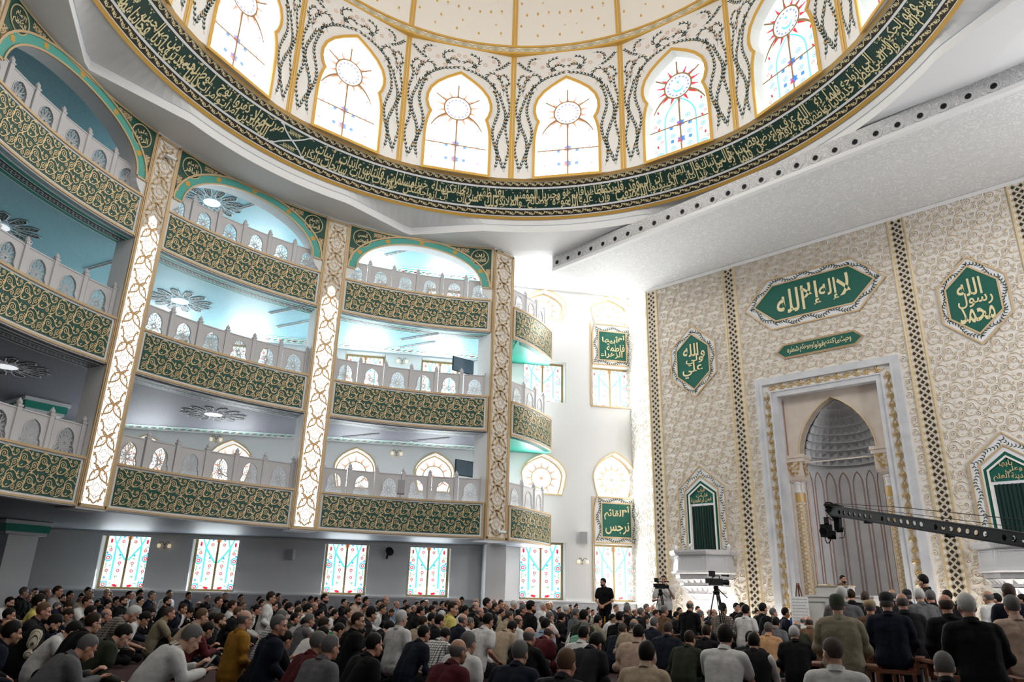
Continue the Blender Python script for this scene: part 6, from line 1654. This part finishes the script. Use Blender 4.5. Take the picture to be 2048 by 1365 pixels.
def cap_mesh(kind):
    mb = MB(); n = 26
    prof = {'g': [(.089, -.005), (.092, .03), (.090, .07), (.080, .105), (.055, .128), (.0, .138)], 'k': [(.090, .02), (.094, .05), (.092, .085), (.078, .118), (.05, .136), (0, .142)], 't': [(.088, .01), (.100, .03), (.104, .06), (.092, .095), (.06, .118), (0, .126)]}[kind]
    V = [(r * math.cos(2 * PI * k / n) * .93, -.012 + r * 1.16 * math.sin(2 * PI * k / n), z) for r, z in prof for k in range(n)]
    mb.add(V, [(i * n + k, i * n + (k + 1) % n, (i + 1) * n + (k + 1) % n, (i + 1) * n + k) for i in range(len(prof) - 1) for k in range(n)], WHITE)
    if kind != 'g':
        A = [(.075 * math.sin(t), -.012 + .105 * math.cos(t), .035) for t in np.linspace(-1.1, 1.1, 12)]; B = [(.075 * math.sin(t), -.012 + .105 * math.cos(t) + .06 * math.cos(t), .022) for t in np.linspace(-1.1, 1.1, 12)]
        mb.quadstrip(A, B, WHITE)
    me = mb.mesh('cap'); me.polygons.foreach_set('use_smooth', [True] * len(me.polygons)); return me
CAPS = {'1': (cap_mesh('g'), mat('cap_green', (.04, .055, .03), .9), 'olive knit cap'), '2': (cap_mesh('k'), mat('cap_black', (.008, .009, .012), .8), 'black peaked cap'), '3': (cap_mesh('t'), mat('cap_tan', (.34, .26, .14), .85), 'tan flat cap')}
mb = MB()
for s in (-1, 1): mb.tube([(s * .032 + .024 * math.cos(a), .100, -.002 + .017 * math.sin(a)) for a in np.linspace(0, 2 * PI, 12)], .0022, BLACK, 5); mb.tube([(s * .056, .098, .002), (s * .078, .05, .004), (s * .080, -.01, .0)], .0022, BLACK, 5)
mb.tube([(-.010, .103, .002), (.010, .103, .002)], .002, BLACK, 5)
GLASSES = mb.mesh('glasses')
# ---- poses
def kneel(): return [((-.095, .02, .21), (-.15, .40, .10), (-.10, -.06, .075), (-.07, -.24, .04)), ((.095, .02, .21), (.15, .40, .10), (.10, -.06, .075), (.07, -.24, .04))]
def cross(): return [((-.10, .03, .13), (-.36, .27, .15), (.06, .32, .075), (.20, .34, .05)), ((.10, .03, .13), (.36, .27, .15), (-.06, .36, .08), (-.20, .38, .05))]
def knees_up(): return [((-.10, .03, .13), (-.15, .38, .46), (-.13, .50, .07), (-.13, .66, .04)), ((.10, .03, .13), (.15, .38, .46), (.13, .50, .07), (.13, .66, .04))]
def chair(): return [((-.10, .02, .52), (-.13, .44, .52), (-.13, .46, .09), (-.14, .64, .05)), ((.10, .02, .52), (.13, .44, .52), (.13, .46, .09), (.14, .64, .05))]
def stand(): return [((-.09, 0, .92), (-.10, .02, .50), (-.11, 0, .09), (-.13, .17, .05)), ((.09, 0, .92), (.10, .02, .50), (.11, 0, .09), (.13, .17, .05))]
def thigh(z, y=.26, dx=.0): return [((-.27 - dx, .05, z + .15), (-.16, y, z), (.2, .9, -.3), (0, .3, 1)), ((.27 + dx, .05, z + .15), (.16, y, z), (-.2, .9, -.3), (0, .3, 1))]
POSE = {}
def mk(k, *a, **b):
    POSE[k + 'L'] = figure(*a, **b); b['long_sleeve'] = False; POSE[k + 'S'] = figure(*a, **b)
mk('u', .24, (4, 8, 10), 4, 0, thigh(.29), kneel())                              # upright on the heels
mk('h', .22, (10, 22, 30), 12, 0, thigh(.27, .34), kneel())                      # leaning a little
mk('d', .22, (14, 32, 46), 38, 0, [((-.28, .16, .36), (-.10, .40, .28), (.5, .8, -.2), (0, .3, 1)), ((.28, .16, .36), (.10, .40, .28), (-.5, .8, -.2), (0, .3, 1))], kneel())     # head bowed
mk('x', .13, (12, 28, 34), 8, 0, [((-.30, .14, .28), (-.20, .34, .22), (.4, .8, -.3), (0, .2, 1)), ((.30, .14, .28), (.20, .34, .22), (-.4, .8, -.3), (0, .2, 1))], cross())      # cross-legged
mk('r', .22, (6, 12, 16), 6, 38, thigh(.28), kneel())                            # head turned right
mk('l', .22, (6, 12, 16), 6, -38, thigh(.28), kneel())
mk('p', .14, (14, 34, 44), 34, 0, [((-.27, .30, .36), (-.06, .50, .44), (.4, .5, .5), (0, -.6, .8)), ((.27, .28, .36), (.10, .52, .40), (-.3, .7, .3), (0, -.5, .9))], cross())     # looking at a phone
mk('a', .15, (4, 16, 30), 10, 0, [((-.24, .30, .34), (.02, .46, .42), (.8, .3, .0), (0, .6, .5)), ((.24, .30, .34), (-.02, .50, .40), (-.8, .3, 0), (0, .6, .5))], knees_up())     # arms round the knees
mk('c', .55, (4, 8, 12), 6, 0, thigh(.62, .30), chair())                          # on a chair
mk('e', .22, (4, 10, 14), 4, 0, [((-.27, .05, .44), (-.16, .26, .29), (.2, .9, -.3), (0, .3, 1)), ((.30, .22, .48), (.11, .17, .72), (-.3, -.2, .9), (.6, .5, 0))], kneel())       # hand raised to the head
POSE['G'] = figure(.93, (0, 2, 4), 14, 30, [((-.27, .04, 1.10), (-.07, .20, .98), (.8, .3, -.4), (0, .8, .5)), ((.27, .04, 1.10), (.07, .22, .98), (-.8, .3, -.4), (0, .8, .5))], stand(), False)
POSE['V'] = figure(.93, (0, 2, 6), 4, 0, [((-.26, .12, 1.16), (-.14, .36, 1.40), (.5, .6, .5), (0, -.4, .9)), ((.30, .10, 1.08), (.12, .34, 1.12), (-.6, .8, 0), (0, .2, 1))], stand(), False)
POSE['I'] = figure(.80, (0, 4, 8), 4, 0, [((-.28, .12, 1.08), (-.16, .34, 1.06), (.4, .9, 0), (0, .2, 1)), ((.28, .12, 1.08), (.16, .34, 1.06), (-.4, .9, 0), (0, .2, 1))], [((-.10, .02, .77), (-.13, .44, .77), (-.13, .46, .34), (-.14, .60, .30)), ((.10, .02, .77), (.13, .44, .77), (.13, .46, .34), (.14, .60, .30))])
SPK = Vector(at_dist(1686, 1180, 23.6))
HEADC = V3(0, 0, 0)
def set_mat(o, i, m): o.material_slots[i].link = 'OBJECT'; o.material_slots[i].material = m
PEOPLE = []
def person(px_, py_, hpx, hair, code, flags='', D=None, zfix=None, face=None, rnd=random.Random(11), bottom=None):
    """px, py: centre of the head in the photograph; hpx: its height there"""
    D = D or 400.0 / hpx
    PEOPLE.append(dict(px=px_, py=py_, D=D, hair=hair, code=code, fl=flags, face=face))
CROWD = {
 (0, 1165, 6.823): '8,105,80,k,C;330,135,110,g,K;480,140,70,k,K;645,145,100,x,C;790,125,120,b,Z;960,180,110,k,C;20,230,90,k,Z;135,275,130,k,W,b;850,225,120,k,G,b;925,340,140,b,N,d;1205,125,80,k,C;1110,210,100,k,B;1230,175,90,k,W;1465,120,60,x,N;1500,180,90,k,C;1480,250,100,x,C;1190,270,140,b,W;1330,310,100,k,K;1590,255,110,k,C;1690,255,130,b,K,b;1470,320,120,k,N;540,270,180,k,Y;390,205,110,l,K;560,175,90,k,K;770,380,130,g,C;600,390,200,l,C;120,480,190,k,K;915,510,170,b,K,d;1240,420,190,k,C,g;1450,460,190,x,K;740,560,230,k,X,vdb;1260,620,270,b,B,vgS;1655,850,300,k,O,d;40,970,260,x,K;40,1240,280,k,N;1090,1400,330,g,G,d;960,850,240,k,W,d',
 (250, 1165, 6.823): '60,170,90,k,W;105,190,90,x,N;205,165,100,k,W,e;210,255,120,k,W,g;370,180,110,g,N;605,160,80,b,W;580,260,130,k,K,b;390,310,100,x,W;110,430,200,w,P,d;340,420,170,k,N,d;610,420,180,s,H,S;870,185,100,b,N;1125,215,80,g,C;860,280,100,x,K,g;790,360,150,b,N;1010,310,90,x,K;1055,460,220,l,B;870,490,150,k,W;250,610,200,k,W,dS;1280,260,130,b,G;1360,190,80,g,K;1580,215,90,k,C;1230,330,100,x,R;1380,290,90,k,C;1270,410,100,k,C;1470,320,160,b,W;1610,330,110,l,C,g;1545,430,170,l,K;1300,520,200,b,C,b;1690,500,170,b,C,g;1620,640,280,x,M,gu;910,760,330,g,W,pV;1180,650,200,k,C,gd;1110,790,230,k,R,d;930,1080,200,b,B,d;1750,370,110,k,W',
 (500, 1165, 4.481): '65,245,100,k,W;110,190,80,k,K;85,160,50,k,C;190,140,90,b,W,T;215,215,90,k,K;255,135,60,k,C;320,190,80,k,I;350,235,100,k,K,b;430,210,80,k,W;490,180,60,k,C;550,160,60,k,C;600,165,60,k,C;580,215,80,x,C,g;670,145,80,k,K,ub;435,285,105,b,C;520,245,100,k,W;285,320,150,g,Q;255,420,200,g,N,u;400,370,110,k,O;530,385,130,g,G;635,285,90,k,C;730,245,70,k,C;665,395,160,b,T,b;760,305,90,k,W;815,290,60,k,C;790,510,160,k,E,gdS;880,285,100,b,K;970,345,170,b,K,r;1090,285,130,k,C;845,180,70,k,K;875,205,60,b,C;970,150,80,k,I,b;1040,170,70,k,G;915,215,70,b,W;970,240,80,g,L;1030,230,80,b,B;1150,190,60,k,C;1150,340,80,k,C;635,640,170,k,W,d;595,750,230,g,R;700,830,240,g,G;960,690,170,k,C,d;1110,620,240,k,K;280,850,200,k,K,d;470,600,120,k,Z,d',
 (750, 1165, 4.481): '50,190,60,k,K;95,165,80,x,C;70,240,90,b,W;195,200,70,x,L;170,255,70,l,C;275,190,50,k,C;295,240,80,k,C;350,235,70,x,C;380,200,60,k,C;430,190,50,k,K;465,190,50,x,C;410,260,100,k,K;515,250,90,k,W;540,205,70,2,K;605,200,70,k,K;655,205,80,b,K;735,185,80,x,K;775,170,60,k,K;700,235,120,b,Y,S;240,320,160,w,W,uS;60,340,60,k,C;145,330,80,b,O;415,310,90,k,W;435,360,130,b,B,b;510,330,110,k,C;600,325,110,w,C,g;580,385,140,k,K;810,255,90,k,W,T;790,355,130,x,N,g;900,215,80,x,K;945,270,90,x,K;910,180,60,x,C;1005,190,90,k,K,T;1075,185,50,x,C;1080,225,80,b,K;1130,195,70,b,C;1150,220,70,x,W;1015,345,150,k,W,S;1140,285,80,k,B;970,440,150,s,W,v;120,500,170,k,K,d;435,550,170,k,N;840,540,220,g,W;850,450,120,g,W;620,650,170,k,Q,d;745,690,250,x,R',
 (1000, 1165, 4.481): '10,200,80,b,K;55,220,80,x,C;125,200,80,w,K;205,200,60,x,K;215,245,100,g,K;280,220,110,k,K,b;385,215,70,w,W;430,210,60,x,B;455,205,60,x,C;400,260,70,x,K;530,245,60,k,C;600,245,80,w,N;630,230,60,k,C;685,225,60,k,C;25,270,70,k,B;85,305,110,s,B;165,360,130,x,W;280,345,80,k,B,d;450,320,110,g,W,eS;555,320,100,k,K;685,275,100,g,G;510,290,50,k,C;755,305,130,k,O;790,255,60,k,C;830,270,60,b,W;895,245,70,g,K;965,265,70,x,U;1040,230,70,s,W;980,230,60,k,C;880,345,110,k,H,v;1010,325,80,k,W;1075,315,120,k,K;1145,250,90,g,K;1140,215,50,g,C;1100,420,130,s,N;410,385,150,k,L;385,350,100,b,W;105,475,150,k,B,b;265,520,190,x,K;770,430,110,k,W;765,480,140,g,J;750,530,170,k,W;440,680,170,x,R;860,680,200,k,C,b;180,790,250,g,N;600,830,290,l,C',
 (1250, 1165, 4.481): '25,235,60,g,C;25,275,70,k,C;90,270,70,x,N;145,270,90,g,C;195,230,70,g,K;245,235,60,x,G;280,285,80,b,W;355,255,90,g,T;405,265,60,l,K;165,310,50,k,C;85,390,140,x,B;190,360,90,b,B;265,370,120,g,N;125,490,180,k,I;200,680,240,k,B;390,450,150,s,N;585,215,110,x,K,c;465,300,80,k,K;490,260,70,k,C;655,250,60,k,K;680,295,90,g,B;760,275,70,x,N;800,280,80,x,C;880,235,90,k,P;1000,205,70,k,K;1050,195,60,k,K;1085,255,90,k,W,S;1020,340,80,k,C;1080,400,80,x,K;750,420,110,k,K;735,495,140,b,K,g;585,525,160,b,O;900,490,200,k,W,S;950,390,80,k,C;1080,470,90,k,C;1110,505,70,k,W;1130,580,150,k,C',
 (1500, 1165, 4.481): '118,230,90,k,K;65,280,60,k,C;210,275,80,g,C;320,275,80,k,N;395,285,80,x,D;490,290,70,g,C;510,255,70,w,Z;235,365,110,k,G;170,440,130,g,A;480,350,80,x,W;420,400,110,x,O;530,360,100,x,T;400,490,150,w,K;40,590,180,k,W,v;780,205,195,1,H,cv;822,110,130,w,G,c;905,105,90,b,K,c;1030,135,100,s,C,c;690,255,70,w,C;740,640,270,s,W,l;1075,225,140,3,T,c',
 (1750, 1135, 3.896): '90,275,145,2,N,c;210,270,130,x,C,c;130,190,80,x,C,c;250,225,80,2,N,c;345,220,90,w,G,c;430,230,90,g,K,c;555,190,80,k,K,c;625,215,50,x,W;660,220,60,w,W;550,290,150,x,K,c;712,300,185,w,K,c;875,215,80,x,W,c;870,190,60,k,K;940,225,70,k,C,c;1040,195,110,s,N,c;1065,300,150,g,I,c;1140,225,70,k,C,c;545,800,220,g,K;490,350,90,g,Z,c',
}
for (ox, oy, f), s in CROWD.items():
    for it in s.split(';'):
        q = it.split(','); x, y, h = ox + float(q[0]) / f, oy + float(q[1]) / f, float(q[2]) / f
        person(x, y, h, q[3], q[4], q[5] if len(q) > 5 else '')
# keep the sitters apart: move them along their sight line
def xy(p): v = at_dist(p['px'], p['py'], p['D']); return Vector((v.x, v.y))
for p in PEOPLE: p['D'] = min(p['D'], 27.6)
PEOPLE.sort(key=lambda p: p['D'])
for i, p in enumerate(PEOPLE):
    for tr in range(14):
        v = xy(p)
        if all((v - xy(q)).length > .56 for q in PEOPLE[:i]): break
        p['D'] += .16
    v = xy(p)
    lim = min((23.45 - 0) / (NQ.x * v.x + NQ.y * v.y), 27.95 / max(.1, NL.x * v.x + NL.y * v.y))
    p['D'] *= min(1, lim)
HN = {'k': 'black-haired', 'b': 'brown-haired', 'g': 'grey-haired', 'w': 'white-haired', 'x': 'balding', 'l': 'fair-haired', 's': 'close-cropped', '1': 'olive-capped', '2': 'black-capped', '3': 'tan-capped'}
ZONES = [(165, 'left of first tulip window'), (305, 'below first tulip window'), (365, 'between first two tulip windows'), (480, 'below second tulip window'), (640, 'between second and third windows'), (748, 'below third tulip window'), (810, 'left of fourth tulip window'), (905, 'below fourth tulip window'),
         (1035, 'right of fourth tulip window'), (1135, 'below fifth tulip window'), (1285, 'before the standing guard'), (1350, 'before the cameraman'), (1470, 'before the left balcony'), (1590, 'left of the mihrab'), (1745, 'before the pulpit'), (1860, 'before right mihrab column'), (9999, 'at the far right')]
ORD = ['', 'first', 'second', 'third', 'fourth', 'fifth', 'sixth', 'seventh', 'eighth', 'ninth', 'tenth', 'eleventh', 'twelfth']
labels = {}
for p in PEOPLE:
    z = next(n for x, n in ZONES if p['px'] < x); D = p['D']
    row = 'front row' if D < 8.5 else 'near rows' if D < 12 else 'middle rows' if D < 17 else 'rear rows' if D < 23 else 'last rows'
    fl = p['fl']; cn = CLOTH[p['code']][1]
    g = 'vest over %s shirt' % cn if 'v' in fl else cn + (' t-shirt' if 'S' in fl else ' jacket' if p['code'] in 'KNCRTO' else ' shirt')
    if 'v' in fl: g = 'dark vest' if p['code'] != 'H' else 'khaki vest'
    p['lab'] = '%s person in %s, %s %s' % (HN[p['hair']], g, row, z)
    labels.setdefault(p['lab'], []).append(p)
for l, ps in labels.items():
    if len(ps) > 1:
        for i, p in enumerate(sorted(ps, key=lambda p: p['px'])): p['lab'] = l + ', %s from left' % ORD[i + 1]
rnd = random.Random(21)
def glue(o): return o
def make_person(p, pose, sc, loc, rz, label, hair, code, fl, group='seated worshippers', trouser='C', skin=None):
    F = POSE[pose]
    b = bpy.data.objects.new('person', F['body']); COL.objects.link(b); b.location = loc; b.rotation_euler = (0, 0, rz); b.scale = (sc, sc, sc)
    tag(b, label, 'person', group)
    set_mat(b, 0, skin or rnd.choice(SKINS[:3])); set_mat(b, 1, MATS['eye_dark'])
    s = inst('shirt', F['shirt'], b); set_mat(s, 0, CLOTH[code][0])
    t = inst('trousers', F['trousers'], b); set_mat(t, 0, CLOTH[trouser][0])
    vc = None
    if 'v' in fl: vc = CLOTH['H' if code == 'H' else 'K'][0]; v = inst('vest', F['vest'], b); set_mat(v, 0, vc)
    c = inst('collar', F['collar'], b); c.data = F['collar']; set_mat(c, 0, vc or CLOTH[code][0])
    def on_head(name, me, m):
        o = inst(name, me, b); o.matrix_local = F['head']
        if m is not None: set_mat(o, 0, m)
        return o
    hc = hair
    if hair in '123':
        me, m, _ = CAPS[hair]; on_head('cap', me, m); on_head('hair', HAIR['fringe'], HAIRC['g']); hc = 'g'
    elif hair == 'x': on_head('hair', HAIR['fringe'], HAIRC[rnd.choice('gsg')]); hc = 's'
    elif hair == 's': on_head('hair', HAIR['short'], HAIRC['s'])
    else: on_head('hair', HAIR['thick' if (hair in 'k' and rnd.random() < .4) or 'T' in fl else 'full'], HAIRC[hair])
    on_head('eyebrows', HAIR['brows'], HAIRC[hc])
    if 'b' in fl: on_head('beard', HAIR['beard'], HAIRC[hc])
    if 'g' in fl: on_head('glasses', GLASSES, None)
    return b
for me in list(HAIR.values()) + [c[0] for c in CAPS.values()]:
    if not len(me.materials): me.materials.append(WHITE)
def chair_thing(loc, rz, label):
    r = empty('chair', loc, rz, label, 'chair', 'wooden chairs of the elderly worshippers')
    mb = MB(); mb.box((0, .10, .44), (.46, .46, .05), WOOD); mb.build('seat', r); mb = MB(); mb.box((0, .10, .475), (.42, .42, .03), mat('seat_red', (.22, .02, .025), .8)); mb.build('cushion', r)
    for x in (-.20, .20):
        for y in (-.16, .30): mb = MB(); mb.box((x, y, .21), (.04, .04, .42), WOOD); mb.build('leg', r)
    for x in (-.25, .25): mb = MB(); mb.box((x * 1.16, .08, .60), (.11, .46, .03), WOOD); mb.box((x, .26, .51), (.04, .04, .18), WOOD); mb.box((x, -.08, .51), (.04, .04, .18), WOOD); mb.build('armrest', r)
    return r
for p in PEOPLE:
    fl = p['fl']; hd = at_dist(p['px'], p['py'], p['D']); z = hd.z
    if 'c' in fl: k = 'c'
    elif 'p' in fl: k = 'p'
    elif 'e' in fl: k = 'e'
    elif 'r' in fl: k = 'r'
    elif 'l' in fl: k = 'l'
    elif 'd' in fl: k = 'd' if z > .52 else 'p'
    elif 'u' in fl or z > .86: k = 'u' if rnd.random() < .8 else rnd.choice('rl')
    elif z > .70: k = rnd.choice('hhha')
    elif z > .60: k = rnd.choice('xxa')
    else: k = rnd.choice('xd')
    pose = k + ('S' if 'S' in fl else 'L')
    hc = POSE[pose]['head'] @ V3(0, 0, .01)
    sc = max(.88, min(1.14, z / hc.z))
    face = (SPK - hd); a = -math.atan2(face.x, face.y) + rnd.uniform(-.16, .16)
    off = Matrix.Rotation(a, 3, 'Z') @ (hc * sc)
    loc = (hd.x - off.x, hd.y - off.y, 0)
    ob = make_person(p, pose, sc, loc, a, p['lab'], p['hair'], p['code'], fl, 'elderly worshippers on chairs' if k == 'c' else 'worshippers seated on the floor', trouser=rnd.choice('CKNKC'))
    p['ob'] = ob
    if k == 'c': ch = chair_thing(loc, a, 'stool under ' + p['lab']); ch.scale = (sc, sc, sc)
def standing(px_, py_, D_, pose, hair, code, fl, label, rz, tr='K', z0=0.0):
    hd = at_dist(px_, py_, D_); hc = POSE[pose]['head'] @ V3(0, 0, .01); sc = (hd.z - z0) / hc.z
    off = Matrix.Rotation(rz, 3, 'Z') @ (hc * sc)
    return make_person(None, pose, sc, (hd.x - off.x, hd.y - off.y, z0), rz, label, hair, code, fl, None, tr)
standing(1206, 1165, 24.8, 'G', 'k', 'K', 'b', 'standing guard in black clothes with clasped hands before the rightmost bright window', R_(150))
standing(1327, 1160, 24.2, 'V', 'b', 'W', '', 'cameraman in white shirt standing behind a tripod at the left end of the qibla wall', R_(165), 'K')
standing(1846, 1163, 18.6, 'G', 'k', 'K', '', 'person in black suit standing beside the right mihrab column, looking left', R_(60), 'K')
im = standing(1686, 1159, 23.7, 'cL', 'k', 'T', 'b', 'bearded preacher in brown robe seated behind the pulpit desk', R_(205), 'T', .78)
il = im.location
pf = empty('platform', (il.x, il.y, 0), PRZ, 'white raised platform behind the pulpit desk, under the preacher', 'platform')
mb = MB(); mb.box((0, .15, .385), (1.9, 1.0, .77), PW_); mb.build('step', pf)
mb = MB(); mb.box((0, .15, .76), (1.94, 1.04, .04), PW_); mb.build('top', pf)
cc = chair_thing((il.x, il.y, .78), R_(205), 'wooden stool of the preacher behind the pulpit desk')
ph = next(p for p in PEOPLE if 'V' in p['fl'])
ob = ph['ob']; bpy.context.view_layer.update()
for c in ob.children:
    if c.name.startswith('collar'): set_mat(c, 0, CLOTH['X'][0])
kz = next(p for p in PEOPLE if p['code'] == 'N' and p['hair'] == 's' and abs(p['px'] - 1245) < 12)['ob']
shm = next(c for c in kz.children if c.name.startswith('shirt')).data
vv = np.array([v.co[:] for v in shm.vertices]); zt_ = vv[:, 2].max() - .22
sel = vv[(abs(vv[:, 0] - .09) < .05) & (abs(vv[:, 2] - zt_) < .03)]; yb = sel[:, 1].min()
mb = MB(); put_text(mb, 'KIZI', .09, zt_, .13, .035, CLOTH['W'][0], lambda A: np.stack([A[:, 0], np.full(len(A), yb - .012), A[:, 1]], 1), 0, False); mb.build('lettering', kz)
r = empty('phone', (0, 0, 0), 0, 'mobile phone held by the grey-haired person in the white jacket, front left', 'phone'); r.matrix_world = ob.matrix_world @ Matrix.Translation((.02, .605, .485)) @ Matrix.Rotation(R_(50), 4, 'X')
mb = MB(); mb.box((0, 0, 0), (.075, .15, .009), BLACK); mb.build('casing', r); mb = MB(); mb.box((0, 0, .006), (.068, .14, .003), mat('phone_screen', (.5, .5, .48), .2)); mb.build('screen', r)
# every thing's Empty stands at the base of its parts
bpy.context.view_layer.update()
for o in list(SC.objects):
    if o.type == 'EMPTY' and o.parent is None and o.location.length < 1e-6 and o.children:
        pts = [c.matrix_world @ Vector(v) for c in o.children if c.type == 'MESH' for v in c.bound_box]
        if not pts: continue
        c0 = Vector(((min(p.x for p in pts) + max(p.x for p in pts)) / 2, (min(p.y for p in pts) + max(p.y for p in pts)) / 2, min(p.z for p in pts)))
        if o.rotation_euler.z == 0:
            o.location = c0
            for c in o.children: c.location = c.location - c0
